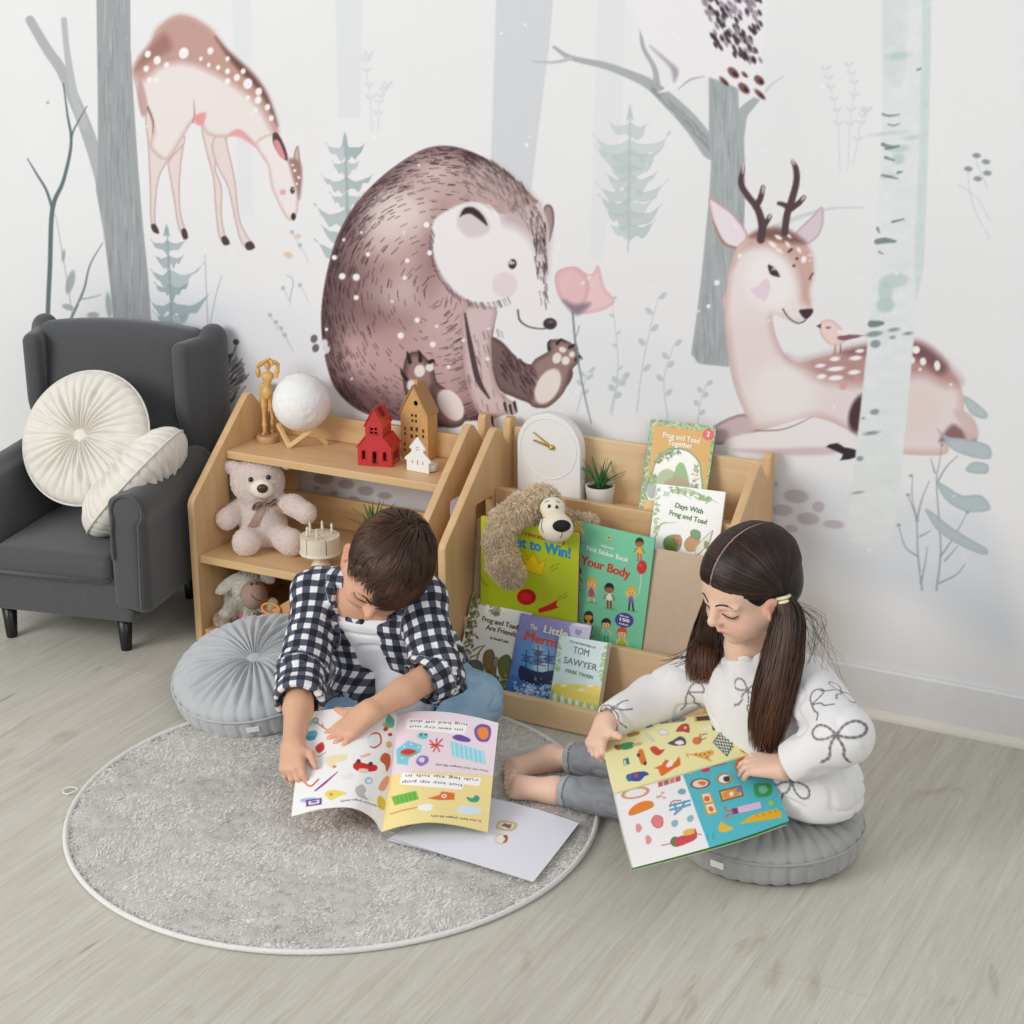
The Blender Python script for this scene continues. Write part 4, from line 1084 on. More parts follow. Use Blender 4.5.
# ------------------------------------------------------------------ round pleated cushions
def round_cushion(label, c, R, H, A, m, n=34, seed=0, group='round pleated cushions', tagged=False, flat=True):
    r = np.random.default_rng(seed)
    t = thing('round_cushion', label, 'cushion', c, A, group)
    nt, nr = n*12, 44
    th = np.arange(nt)*2*PI/nt
    ph = (th*n/(2*PI))
    k = np.floor(ph+.5).astype(int) % n
    depth = r.uniform(.6, 1.25, n)[k]; off = (ph-np.floor(ph+.5))
    u = np.sin(np.linspace(0, PI/2, nr))[1:]
    U, TH = np.meshgrid(u, th, indexing='ij')
    gr = np.exp(-(off/.16)**2)*depth
    puff = np.cos(off*2*PI)*-.5+.5
    top = H/2*np.power(np.clip(1-U**3.2, 0, 1), .5)*(1-.42*np.exp(-(U/.2)**2))
    wr = .06*H*(vnoise(np.stack([np.cos(TH).ravel()*3, np.sin(TH).ravel()*3, U.ravel()*2], 1), 2.3, seed).reshape(U.shape))
    G = np.broadcast_to(gr, U.shape); PF = np.broadcast_to(puff, U.shape)
    amp = np.clip(U*5, 0, 1)*np.clip((1.02-U)*6, .35, 1)
    z = top+(wr+(PF-.5)*.05*H-G*.055*H)*amp*np.clip((1-U**6), .15, 1)
    rr = R*U*(1-.018*G*U**4)
    sw = .05*np.sin(U*3)*(1-U)
    X = rr*np.cos(TH+sw); Y = rr*np.sin(TH+sw)
    zb = .20*H if flat else 0
    def shell(sgn):
        Z = sgn*(np.maximum(z, 0)+ (zb if sgn > 0 else zb))
        if flat and sgn < 0: Z = np.maximum(Z, -H/2*.98)
        return np.concatenate([[[0, 0, sgn*(H/2*.58+zb*1.0)]], np.stack([X.ravel(), Y.ravel(), Z.ravel()], 1)])
    F = []
    def idx(i, j): return 1+i*nt+(j % nt)
    I, J = np.meshgrid(np.arange(len(u)-1), np.arange(nt), indexing='ij'); J2 = (J+1) % nt
    Q = np.stack([1+I*nt+J, 1+(I+1)*nt+J, 1+(I+1)*nt+J2, 1+I*nt+J2], -1).reshape(-1, 4)
    T = np.stack([np.zeros(nt, int), 1+np.arange(nt), 1+(np.arange(nt)+1) % nt], 1)
    Vt = shell(1); Vb = shell(-1); N = len(Vt)
    ring = 1+(len(u)-1)*nt
    j = np.arange(nt); j2 = (j+1) % nt
    Vm = Vt[ring:]*1.0; Vm[:, 2] = 0; Vm[:, :2] *= 1.012
    side = np.concatenate([np.stack([ring+j, 2*N+j, 2*N+j2, ring+j2], 1), np.stack([2*N+j, N+ring+j, N+ring+j2, 2*N+j2], 1)])
    V = np.concatenate([Vt, Vb, Vm])
    V[:, 2] += H*.5+zb*0
    o = add('cover', V, [np.concatenate([Q, Q[:, ::-1]+N, side]), np.concatenate([T, T[:, ::-1]+N])], m, t, False)
    ztop = H*.5+H/2*.58+zb
    BV, BF = lathe([(0, 0), (.015, 0), (.0185, .003), (.0185, .0055), (.015, .009), (.008, .0105), (0, .011)], 28, (0, 0, ztop-.006))
    add('button', BV, BF, m, t, False)
    a_ = np.linspace(0, 2*PI, 73)
    V2, F2 = tube([(R*1.008*math.cos(q), R*1.008*math.sin(q), H*.5+zb*.98) for q in a_], .0026, 5, False); add('piping', V2, F2, m, t, False)
    if tagged is not False:
        box('care_tag', (-.012, -.0006, -.012), (.014, .0006, .0), mat('tag_white', (236, 236, 234), .6), t, 0, M4(rotm('Z', tagged+PI/2), (R*1.016*math.cos(tagged), R*1.016*math.sin(tagged), H*.55)), False)
    return t
CREAM = mat('cream_velvet', (226, 221, 210), .8, .03, 30, .2, 500, sheen=.5)
LGREY = mat('grey_velvet', (178, 181, 183), .75, .03, 30, .2, 500, sheen=.5)
DGREY = mat('stone_grey_velvet', (158, 158, 156), .75, .03, 30, .2, 500, sheen=.4)
I3 = np.eye(3)
def facing(z, spin=0): return frame_from(z)@rotm('Z', spin)
zn = np.array((.16, -.80, .46)); zn /= np.linalg.norm(zn)
round_cushion('cream round pleated cushion facing out with its button showing, on the armchair', at(84, 437, Y=-.345)-zn*.05, .155, .085, facing(zn), CREAM, 36, 1, flat=False)
zn = np.array((-.70, -.22, .66)); zn /= np.linalg.norm(zn)
round_cushion('cream round cushion tucked edge-on against the right arm of the armchair', at(131, 478, Y=-.325)-zn*.07, .155, .115, facing(zn), CREAM, 36, 2, flat=False)
BC = at(255, 662, Z=.105)
round_cushion('light grey round pleated cushion on the rug beside the boy', BC-rotm('X', .27)@np.array([0, 0, .075]), .176, .085, rotm('X', .27)@rotm('Z', -.5), LGREY, 36, 3, tagged=-1.05+.5)
GC = at(768, 818, Z=.05)
round_cushion('darker grey round pleated cushion on the wood floor under the girl', (GC[0], GC[1], .001), .168, .072, rotm('Z', .3), DGREY, 34, 4, tagged=-1.75-.3)

# ------------------------------------------------------------------ rug
RGC = np.array([.080, -.858]); RGR = .487
def build_rug():
    nr, nt = 90, 300
    u = np.linspace(0, 1, nr)[1:]; t = np.arange(nt)*2*PI/nt
    U, T = np.meshgrid(u, t, indexing='ij')
    X = RGC[0]+RGR*U*np.cos(T); Y = RGC[1]+RGR*U*np.sin(T)
    Z = .008+.0025*noise2(X, Y, 90, 3)+.0015*noise2(X, Y, 25, 5)
    Z *= np.clip((1-U)*30, .3, 1)
    V = np.concatenate([[[RGC[0], RGC[1], .008]], np.stack([X.ravel(), Y.ravel(), Z.ravel()], 1), np.stack([X[-1], Y[-1], np.full(nt, .0005)], 1)])
    I, J = np.meshgrid(np.arange(nr-2), np.arange(nt), indexing='ij'); J2 = (J+1) % nt
    Q = np.stack([1+I*nt+J, 1+(I+1)*nt+J, 1+(I+1)*nt+J2, 1+I*nt+J2], -1).reshape(-1, 4)
    j = np.arange(nt); j2 = (j+1) % nt; r0 = 1+(nr-2)*nt; r1 = 1+(nr-1)*nt
    Q = np.concatenate([Q, np.stack([r0+j, r1+j, r1+j2, r0+j2], 1)])
    T3 = np.stack([np.zeros(nt, int), 1+j, 1+j2], 1)
    def colour(x, y):
        n = noise2(x, y, 55, 6)*.55+noise2(x, y, 160, 7)*.45
        c = np.array([246, 244, 240.])+n[..., None]*np.array([9, 9, 9.])
        k = noise2(x, y, 4.0, 9)
        return c+np.clip(k, -1, 1)[..., None]*4
    n = 78000
    q = RGR*np.sqrt(RNG.random(n))*.998; tt = RNG.random(n)*2*PI
    P = np.stack([RGC[0]+q*np.cos(tt), RGC[1]+q*np.sin(tt), np.full(n, .006)], 1)
    ang = noise2(P[:, 0], P[:, 1], 14, 12)*3.0
    D = np.stack([np.cos(ang)*.9, np.sin(ang)*.9, np.full(n, .42)], 1)+RNG.normal(size=(n, 3))*.30
    D[:, 2] = np.abs(D[:, 2])
    rim = q > RGR*.985
    Vb, Qb, Tb = blades(P, D, RNG.uniform(.006, .011, n), RNG.uniform(.0010, .0018, n))
    cb = colour(P[:, 0], P[:, 1])+RNG.normal(size=(n, 1))*4; cb[rim] = (240, 239, 236)
    col = np.concatenate([colour(V[:, 0], V[:, 1])-8, np.repeat(cb, 5, 0)])
    N = len(V)
    o = thing('rug', 'round pale grey shaggy rug on the wood floor', 'rug', (RGC[0], RGC[1], 0))
    add('pile', np.concatenate([V, Vb]), [np.concatenate([Q, Qb+N]), np.concatenate([T3, Tb+N])], mat_fur('rug_pile', .5), o, col=lin(np.clip(col, 0, 255)))['kind'] = 'stuff'
    a_ = np.linspace(0, 2*PI, 181)
    V2, F2 = tube([(RGC[0]+RGR*math.cos(x), RGC[1]+RGR*math.sin(x), .0055) for x in a_], .0052, 7, False)
    add('rim', V2, F2, mat('rug_rim', (228, 227, 223), .95, .05, 300, .6, 600), o)
    e = np.array([at(78, 789, Z=.004), at(72, 787, Z=.008), at(65, 789, Z=.006), at(63, 792.5, Z=.004), at(68, 794, Z=.004), at(75, 791, Z=.006), at(79, 789.5, Z=.004)])
    V3, F3 = tube(catmull(e, 5), .0018, 6); add('hanging_loop', V3, F3, mat('rug_rim', (0, 0, 0)), o)
build_rug()
# ------------------------------------------------------------------ helpers for placing on modelled surfaces
def hit(f, x, y, t0=1.6):
    d = CF*FPX+CR*(x-512)+CU*(512-y); d = d/np.linalg.norm(d)
    t = t0; best = (9, None)
    for i in range(200):
        q = CAM+d*t; v = float(f(q[None].astype(np.float32))[0])
        if v < best[0]: best = (v, q)
        if v < 2e-4 or t > 5.5: break
        t += max(v, 2e-4)*.7
    p = best[1]
    n = grad(f, p[None])[0]
    return p, n

def onplane(x, y, p0, n):
    d = CF*FPX+CR*(x-512)+CU*(512-y)
    return CAM+d*(((np.asarray(p0)-CAM)@n)/(d@n))

def furry(name, f, lo, hi, h, colfn, m, parent, n, L, w, droop=.3, jit=.35, seed=1, skip=None, bump=0.0, world=True):
    """plush surface with a coat of small tufts, one mesh"""
    r = np.random.default_rng(seed)
    g = f if not bump else (lambda P: f(P)+bump*vnoise(P, 160, 3))
    V, Q = sdf_mesh(g, lo, hi, h)
    P, N = tri_area_sample(V, Q, n, r)
    if skip is not None:
        k = ~skip(P); P, N = P[k], N[k]
    tg = np.stack([vnoise(P, 60, 5), vnoise(P, 60, 6), vnoise(P, 60, 7)], 1)*1.3+r.normal(size=P.shape)*(jit+.25)+np.array([0, 0, -droop])
    D = N*.55+tg-N*(tg*N).sum(1)[:, None]
    lw = r.uniform(.7, 1.25, len(P))
    Vb, Qb, Tb = blades(P-N*.0006, D, L*lw, w*r.uniform(.7, 1.3, len(P)), np.array([0, 0, -droop])[None], r)
    col = np.concatenate([colfn(V), np.repeat(colfn(P)*r.uniform(.93, 1.06, (len(P), 1)), 5, 0)])
    k = len(V)
    return add(name, np.concatenate([V, Vb]), [np.concatenate([Q, Qb+k]), Tb+k], m, parent, world, col=lin(np.clip(col, 0, 255)))

def ball(name, c, r, m, parent, R=None, n=20):
    bm = bmesh.new(); bmesh.ops.create_uvsphere(bm, u_segments=n, v_segments=max(8, n//2), radius=1)
    r = (r, r, r) if np.isscalar(r) else r
    A = np.eye(3) if R is None else np.asarray(R)
    me = bm_mesh(bm, name, True); me.transform(M4(A@np.diag(r), c))
    return put(name, me, m, parent)

BLACK = mat('glossy_black', (16, 16, 17), .18, coat=.4)
PLUSH = mat_fur('plush', .5)

def ribbon(pts, w, side, th=.0012):
    """V, F of a band of width w along pts; side: direction(s) across"""
    P = catmull(pts, 6); k = len(P)
    S = np.broadcast_to(np.asarray(side, float), (k, 3)) if np.ndim(side) == 1 else catmull(side, 6)
    S = S/np.linalg.norm(S, axis=1)[:, None]
    T = np.gradient(P, axis=0); N = np.cross(T, S); N /= np.linalg.norm(N, axis=1)[:, None]+1e-9
    W = np.interp(np.linspace(0, 1, k), np.linspace(0, 1, np.size(w)), np.atleast_1d(w))[:, None]
    V = np.concatenate([P-S*W/2+N*th/2, P+S*W/2+N*th/2, P+S*W/2-N*th/2, P-S*W/2-N*th/2])
    F = []
    for i in range(k-1):
        for a_, b_ in ((0, 1), (1, 2), (2, 3), (3, 0)):
            F.append([a_*k+i, b_*k+i, b_*k+i+1, a_*k+i+1])
    F += [[0, k, 2*k, 3*k], [k-1, 4*k-1, 3*k-1, 2*k-1]]
    return V, F

# ------------------------------------------------------------------ teddy
def teddy():
    P = lambda x, y, Y: at(x, y, Y=Y)
    t = thing('teddy_bear', 'pinkish white teddy bear with brown ribbon bow, on the middle shelf', 'teddy bear', (-.52, -.17, .2085))
    hd = P(257.5, 481, -.190); bd = P(264, 527, -.195); bd[2] = max(bd[2], .208+.045)
    fl = P(246, 539, -.272); fl[2] = .2085+.030; fr = P(291, 534, -.228); fr[2] = .2085+.030
    hl = bd+np.array([-.02, -.0, -.016]); hr = bd+np.array([.03, .0, -.016])
    sl = P(243, 506, -.20); sr = P(279, 502, -.19)
    pl = P(227, 519, -.252); pr = P(306, 513, -.205)
    nz = P(262, 490, -.262)
    fw = np.array([.45, -.86, -.2]); fw /= np.linalg.norm(fw)
    top = .4015
    f = union([ell(hd, (.0635, .056, .054)), (ell(bd, (.054, .05, .055)), .02), (seg(hd, bd, .03, .04), .02),
               (seg(hl, fl, .026, .031), .014), (seg(hr, fr, .026, .030), .014),
               (seg(sl, pl, .021, .0245), .012), (seg(sr, (sr+pr)/2+np.array([.004, 0, .006]), .020, .022), .012), (seg((sr+pr)/2+np.array([.004, 0, .006]), pr, .022, .0235), .012),
               (ell(P(232.5, 466.5, -.205), (.021, .014, .021)), .006), (ell(P(286, 461.5, -.18), (.021, .014, .018)), .006)], .01)
    f = isect(f, half((0, 0, top-.003), (0, 0, 1)), .01)
    f = isect(f, half((0, 0, .2095), (0, 0, -1)), .006)
    mz = ell(hit(f, 261.5, 490)[0]-fw*.006, (.029, .022, .022))
    lo, hi = bounds_of([hd, bd, fl, fr, pl, pr], .075)
    body = furry('body', f, lo, hi, .003, lambda V: np.array([253, 243, 238])+vnoise(V, 220, 2)[:, None]*4, PLUSH, t, 20000, .0036, .0010, .15, .45, 2, skip=lambda p: (mz(p) < .001) | (p[:, 2] > .3985) | (p[:, 2] < .2125))
    V, Q = sdf_mesh(mz, nz-.06, nz+.06, .0022); add('muzzle', V, Q, mat('muzzle_felt', (232, 224, 208), .9, .04, 200), t)
    q, n = hit(mz, 262.4, 488.6); ball('nose', q, (.0125, .008, .0105), mat('brown_nose', (70, 40, 26), .3), t, frame_from((0, 0, 1), (.85, .5, 0)))
    for x, y in ((250.8, 479.6), (268.3, 477.3)):
        q, n = hit(f, x, y); ball('eye', q, .0058, BLACK, t)
    V, F = tube([hit(mz, 262.5, 494)[0], hit(mz, 262.6, 499.5)[0]], .0007, 5); add('mouth_seam', V, F, mat('brown_nose', (0, 0, 0)), t)
    rib = mat('brown_ribbon', (146, 116, 100), .45, .08, 120)
    k = hit(f, 264.7, 502)[0]+fw*.005
    rgt = np.array([.86, .47, 0]); upv = np.array([.1, -.2, .97])
    parts = []
    for a_ in (-1, 1):
        e = k+rgt*a_*.026+upv*(-.003+.010*a_)
        parts.append(ribbon([k, k+rgt*a_*.014+upv*.006-fw*-.008, e+upv*.004, e-upv*.006, k+rgt*a_*.012-upv*.006, k], [.013, .018, .021, .021, .018, .013], fw*.8+upv*.6))
    tl = [hit(f, x, y)[0]+fw*.003 for x, y in ((264, 503), (260, 511), (256, 519), (251.5, 527))]
    tr = [hit(f, x, y)[0]+fw*.003 for x, y in ((265, 503), (271, 503), (278, 507), (283, 512))]
    parts.append(ribbon([k]+tl, [.010, .017, .022, .024, .026], rgt+upv*.3)); parts.append(ribbon([k]+tr, [.010, .014, .018, .021, .024], rgt+upv*.4))
    V, F = join(parts); o = add('bow', V, F, rib, t, smooth=False)
    ball('bow_knot', k+fw*.003, (.006, .005, .0055), rib, o)
teddy()

# ------------------------------------------------------------------ sheep
def sheep():
    P = lambda x, y, Y: at(x, y, Y=Y)
    t = thing('sheep_plush', 'white woolly sheep plush with a taupe face, on the bottom shelf', 'plush toy', (-.53, -.23, .0305))
    hd = P(247, 586, -.245); mz = P(254, 595, -.275)
    bd = P(243, 618, -.225); bd[2] = max(bd[2], .078)
    paw = P(226, 620, -.292)
    wool = union([ell(hd, (.036, .034, .034)), (ell(bd, (.042, .038, .05)), .015), (seg(P(235, 602, -.25), P(227, 613, -.285), .016, .014), .008), (seg(P(262, 607, -.23), P(272, 604, -.26), .013, .012), .008),
                  (seg(bd+np.array([.0, -.01, -.02]), np.array([bd[0]-.01, -.295, .048]), .017, .015), .008), (seg(bd+np.array([.03, -.0, -.02]), np.array([bd[0]+.06, -.285, .048]), .017, .015), .008)], .01)
    wool = isect(wool, half((0, 0, .0315), (0, 0, -1)), .004)
    face = ell(mz, (.031, .034, .033), rotm('Z', .5))
    W = lambda V: np.array([252, 250, 243])+vnoise(V, 150, 2)[:, None]*5
    furry('body', wool, *bounds_of([hd, bd, paw, mz], .07), .003, W, PLUSH, t, 16000, .0065, .0011, .1, .7, 5, skip=lambda p: (face(p) < .009) | (p[:, 2] < .034))
    taupe = mat('taupe_felt', (163, 138, 124), .95, .07, 220, .3, 700)
    V, Q = sdf_mesh(face, mz-.05, mz+.05, .0025); fo = add('face', V, Q, taupe, t)
    for x, y in ((251.5, 584.5), (256.5, 584.0)):
        q, n = hit(face, x, y); ball('eye', q+n*.001, (.0028, .0022, .0045), BLACK, fo)
    pts = [hit(face, x, y)[0] for x, y in ((251.5, 595), (253.5, 597.5), (257, 600), (261, 601))]
    V, F = tube(catmull(pts, 4), .0008, 5); add('mouth', V, F, mat('dark_thread', (40, 32, 34), .8), fo)
    q = [hit(face, x, y)[0] for x, y in ((249.7, 593.5), (251, 595), (252, 596))]
    V, F = tube(q, .0018, 6); add('tongue', V, F, mat('pink_felt', (214, 110, 125), .9), fo)
    ball('paw', paw, (.0135, .0125, .0135), taupe, t)
    ball('paw', np.array([bd[0]-.012, -.300, .049]), (.0145, .012, .0145), taupe, t); ball('paw', np.array([bd[0]+.063, -.289, .049]), (.0145, .012, .0145), taupe, t)
    e0, e1 = P(239, 576, -.26), P(218, 592, -.29)
    ear = lambda a0, a1, w: ell((a0+a1)/2, (np.linalg.norm(a1-a0)/2*1.15, w, .006), frame_from(np.cross(a1-a0, np.cross(CF, a1-a0))*-1+0*CF, a1-a0))
    for a0, a1 in ((e0, e1), (P(262, 574, -.235), P(273, 581, -.23))):
        fe = ell((a0+a1)/2, (np.linalg.norm(a1-a0)/2*1.2, .013, .006), frame_from(-CF, a1-a0))
        furry('ear', fe, *bounds_of([a0, a1], .025), .002, W, PLUSH, t, 1800, .003, .0008, .1, .5, 6)
    ball('pink_patch', P(241, 617, -.274), (.004, .003, .009), mat('pink_felt', (0, 0, 0)), t)
sheep()

# toy with ring handle beside the sheep
t = thing('toy_basket', 'tan slant-sided toy with an orange ring handle, beside the sheep', 'toy', (-.40, -.23, .0305))
TAN = mat('tan_board', (206, 160, 108), .6, .06, 50)
bm = bmesh.new()
k0, k1 = at(264, 614, Y=-.29), at(312, 588, Y=-.29); x0, z0, x1, z1 = k0[0], k0[2], k1[0], k1[2]
q = [(x0-.006, -.295, .032), (x1+.006, -.295, .032), (x1+.006, -.20, .032), (x0-.006, -.20, .032), (x0, -.29, z0), (x1, -.29, z1), (x1, -.205, z1), (x0, -.205, z0)]
vs = [bm.verts.new(v) for v in q]
for f in ((3, 2, 1, 0), (4, 5, 6, 7), (0, 1, 5, 4), (1, 2, 6, 5), (2, 3, 7, 6), (3, 0, 4, 7)): bm.faces.new([vs[i] for i in f])
bmesh.ops.bevel(bm, geom=list(bm.edges), offset=.003, segments=2, affect='EDGES')
put('body', bm_mesh(bm, 'b'), TAN, t)
c = at(271, 609, Y=-.30); a_ = np.linspace(0, 2*PI, 29)[:-1]
RR = frame_from((.25, -.75, .6))
V, F = tube([c+RR@np.array([.021*math.cos(x), .012*math.sin(x), 0]) for x in np.append(a_, a_[:2])], .0036, 8, False); add('ring_handle', V, F, mat('orange_wood', (224, 150, 62), .4, .05), t)

# ------------------------------------------------------------------ toy cake
def cake():
    c = at(321, 566, Z=.2085)
    t = thing('toy_cake', 'cream wooden toy layer cake with candles on a footed stand, beside the teddy', 'toy', c)
    m = mat('cream_wood', (229, 218, 196), .5, .03, 30)
    V, F = lathe([(0, 0), (.021, 0), (.0215, .003), (.012, .018), (.010, .026), (.016, .030), (.045, .031), (.0465, .034), (.045, .0375), (0, .0375)], 40, c); o = add('cake_stand', V, F, m, t); smooth_angle(o.data, 40)
    z0, z1, R = c[2]+.0376, c[2]+.072, .0425
    for k in range(6):
        a0 = k*PI/3+.38; n = 9
        mid = np.array([math.cos(a0+PI/6), math.sin(a0+PI/6)])*.0012
        arc = [(0, 0)]+[((R)*math.cos(a0+x), (R)*math.sin(a0+x)) for x in np.linspace(.012, PI/3-.012, n)]
        bm = bmesh.new()
        lo = [bm.verts.new((c[0]+mid[0]+x, c[1]+mid[1]+y, z0)) for x, y in arc]; hi = [bm.verts.new((c[0]+mid[0]+x, c[1]+mid[1]+y, z1)) for x, y in arc]
        bm.faces.new(lo[::-1]); bm.faces.new(hi); j = len(arc)
        for i in range(j): bm.faces.new([lo[i], lo[(i+1) % j], hi[(i+1) % j], hi[i]])
        bmesh.ops.bevel(bm, geom=[e for e in bm.edges if e.calc_face_angle(0) > .7], offset=.0012, segments=2, affect='EDGES')
        s = put('cake_slice', bm_mesh(bm, 's'), m, t); smooth_angle(s.data, 40)
        if k < 5:
            an = a0+PI/6; p = np.array([c[0]+.028*math.cos(an), c[1]+.028*math.sin(an), z1])
            V, F = lathe([(.0032, 0), (.0032, .012), (.0022, .0135), (.0030, .016), (.0032, .018), (.0018, .0225), (0, .025)], 12, p); add('candle', V, F, m, t)
cake()

# ------------------------------------------------------------------ potted grass plants
def potted(label, c, s=1.0, seed=1, group='small potted grasses'):
    r = random.Random(seed)
    t = thing('potted_plant', label, 'plant', c, None, group)
    c = np.asarray(c, float)
    V, F = lathe([(0, 0), (.0235*s, 0), (.0265*s, .002*s), (.0315*s, .040*s), (.0315*s, .042*s), (.0285*s, .042*s), (.0275*s, .036*s), (0, .036*s)], 40, c); o = add('pot', V, F, mat('white_ceramic', (232, 231, 228), .35, .01), t); smooth_angle(o.data, 50)
    V, F = lathe([(0, .0362*s), (.0272*s, .0362*s), (.020*s, .039*s), (0, .040*s)], 24, c); add('soil', V, F, mat('dark_soil', (48, 40, 34), .95, .3, 300), t)
    parts = []
    for k in range(30):
        a_ = r.uniform(0, 2*PI); L = r.uniform(.040, .078)*s; tilt = r.uniform(.1, 1.05)
        d = np.array([math.cos(a_), math.sin(a_), 0]); b0 = c+np.array([0, 0, .038*s])+d*r.uniform(0, .008)*s
        pts = [b0+d*L*math.sin(tilt)*x*(.6+.5*x)+np.array([0, 0, L*math.cos(tilt)*(x-.12*x*x)]) for x in np.linspace(0, 1, 5)]
        parts.append(ribbon(pts, [.0050*s, .0062*s, .005*s, .003*s, .0004], np.cross(d, (0, 0, 1)), .0006))
    V, F = join(parts); add('leaves', V, F, mat('grass_green', (70, 118, 62), .5, .35, 60), t)
    return t
potted('small green grass plant in a white pot, beside the white clock', at(600, 503, Y=-.067)*np.array([1, 1, 0])+np.array([0, 0, .3845]), 1, 2)
potted('small green grass plant on the middle shelf, behind the head of the boy', at(374, 548, Z=.2085), 1.05, 5)

# ------------------------------------------------------------------ clock
def clock():
    yb, yf = -.052, -.079
    x0, x1 = .055, .205; cx = (x0+x1)/2; r = (x1-x0)/2; z0 = .3845; zc = .570-r
    t = thing('clock', 'white arched table clock with two brass hands, on the top tier', 'clock', (cx, -.065, z0))
    m = mat('clock_white', (231, 230, 227), .55, .01)
    out = [(x0, z0), (x1, z0)]+[(cx+r*math.cos(a_), zc+r*math.sin(a_)) for a_ in np.linspace(0, PI, 40)]
    V2M = lambda y: Matrix(((1, 0, 0, 0), (0, 0, -1, y), (0, 1, 0, 0), (0, 0, 0, 1)))
    me = plate([out], yb-yf, .0025); me.transform(V2M((yb+yf)/2)); put('case', me, m, t)
    fr = .066; a_ = np.linspace(0, 2*PI, 81); c = np.array([cx, yf, zc-.001])
    V, F = tube([c+np.array([fr*math.cos(x), .0002, fr*math.sin(x)]) for x in a_], .0014, 6, False); add('dial_rim', V, F, m, t)
    br = mat('brass', (203, 170, 84), .3, .03, metal=.75)
    f0 = yf-.004
    hub = onplane(551.5, 447.5, (0, f0, 0), np.array([0, 1.0, 0]))
    for x, y, w, nm in ((533, 432, .0035, 'minute_hand'), (533.5, 440, .006, 'hour_hand')):
        e = onplane(x, y, (0, f0, 0), np.array([0, 1.0, 0])); d = (e-hub)/np.linalg.norm(e-hub); s = np.cross(d, (0, 1, 0))
        b0 = hub-d*.006
        bm = bmesh.new(); vs = [bm.verts.new(p+np.array([0, k, 0])) for k in (-.0005, .0005) for p in (b0-s*w/2, b0+s*w/2, e+s*w/3, e-s*w/3)]
        for f in ((0, 1, 2, 3), (7, 6, 5, 4), (0, 4, 5, 1), (1, 5, 6, 2), (2, 6, 7, 3), (3, 7, 4, 0)): bm.faces.new([vs[i] for i in f])
        put(nm, bm_mesh(bm, nm), br, t); f0 -= .0015
    V, F = lathe([(0, 0), (.0055, 0), (.0055, .006), (.004, .0075), (0, .008)], 20); A = frame_from((0, -1, 0))
    add('hub', V@A.T+np.array([hub[0], yf, hub[2]]), F, br, t)
clock()

# ------------------------------------------------------------------ mannequin
def mannequin():
    Y = -.10
    c = at(268, 441, Z=.4215); c[2] = .4215
    t = thing('wooden_mannequin', 'jointed wooden artist mannequin with hands on its head, on the top shelf', 'figurine', c)
    m = mat_wood('mannequin_wood', (208, 160, 92), (226, 182, 116), 2, .4)
    V, F = lathe([(0, 0), (.0245, 0), (.0255, .0015), (.0255, .013), (.024, .015), (0, .015)], 36, c); o = add('base', V, F, mat_wood('base_wood', (178, 138, 96), (198, 158, 114), 0), t); smooth_angle(o.data, 40)
    p = lambda x, y, dy=0: at(240+x*.0977, 350+y*.0977, Y=c[1]+dy)
    V, F = tube([c+np.array([0.002, .004, .015]), p(290, 500, .004)], .0013, 8); add('support_rod', V, F, mat('steel_rod', (150, 150, 152), .3, metal=.9), t)
    def blob(nm, f, pts, h=.0014):
        V, Q = sdf_mesh(f, *bounds_of(pts, .03), h); return add(nm, V, Q, m, t)
    a0, a1 = p(285, 250), p(278, 380)
    sx = np.array([.86, .5, 0])
    tor = union([ell(p(284, 262), (.0145, .009, .009), frame_from((0, 0, 1), sx)), (seg(p(282, 280), p(276, 370), .0115, .0068), .008)], .006)
    blob('torso', tor, [a0, a1])
    blob('pelvis', union([ell(p(274, 432), (.0125, .010, .0105), frame_from((0, 0, 1), sx)), seg(p(274, 395), p(274, 470), .0075, .0095)], .008), [p(274, 432)])
    blob('head', union([ell(p(283, 140), (.0085, .0095, .0125)), seg(p(284, 180), p(285, 225), .0045, .0042)], .003), [p(283, 150), p(285, 225)])
    for nm, A, B, ra, rb in (('upper_arm', p(188, 262), p(180, 178), .0052, .0042), ('upper_arm', p(368, 272), p(388, 150), .0052, .0042),
                             ('forearm', p(178, 172), p(262, 108, -.012), .0044, .0034), ('forearm', p(390, 145), p(310, 105, -.012), .0044, .0034),
                             ('thigh', p(246, 490), p(250, 668), .0064, .0048), ('thigh', p(308, 492, .004), p(334, 680, .010), .0060, .0045),
                             ('shin', p(251, 680), p(256, 870), .0052, .0036), ('shin', p(336, 692, .010), p(324, 815, .018), .0050, .0034)):
        V, Q = sdf_mesh(union([seg(A, A+(B-A)*.45, ra*.9, ra*1.1), (seg(A+(B-A)*.45, B, ra*1.1, rb), .003)], .003), *bounds_of([A, B], .012), .0013); add(nm, V, Q, m, t)
    for A, B in ((p(262, 108, -.012), p(300, 88, -.016)), (p(310, 105, -.012), p(330, 150, -.018))):
        V, Q = sdf_mesh(seg(A, B, .0038, .0030), *bounds_of([A, B], .01), .0012); add('hand', V, Q, m, t)
    e = p(258, 905); e[2] = max(e[2], c[2]+.02)
    V, Q = sdf_mesh(union([seg(p(256, 875), e+np.array([.002, -.008, -.001]), .0045, .0036)], .003), *bounds_of([e], .025), .0013); add('foot', V, Q, m, t)
    V, Q = sdf_mesh(seg(p(324, 820, .018), p(332, 845, .016), .0042, .0032), *bounds_of([p(326, 830, .018)], .02), .0013); add('foot', V, Q, m, t)
mannequin()

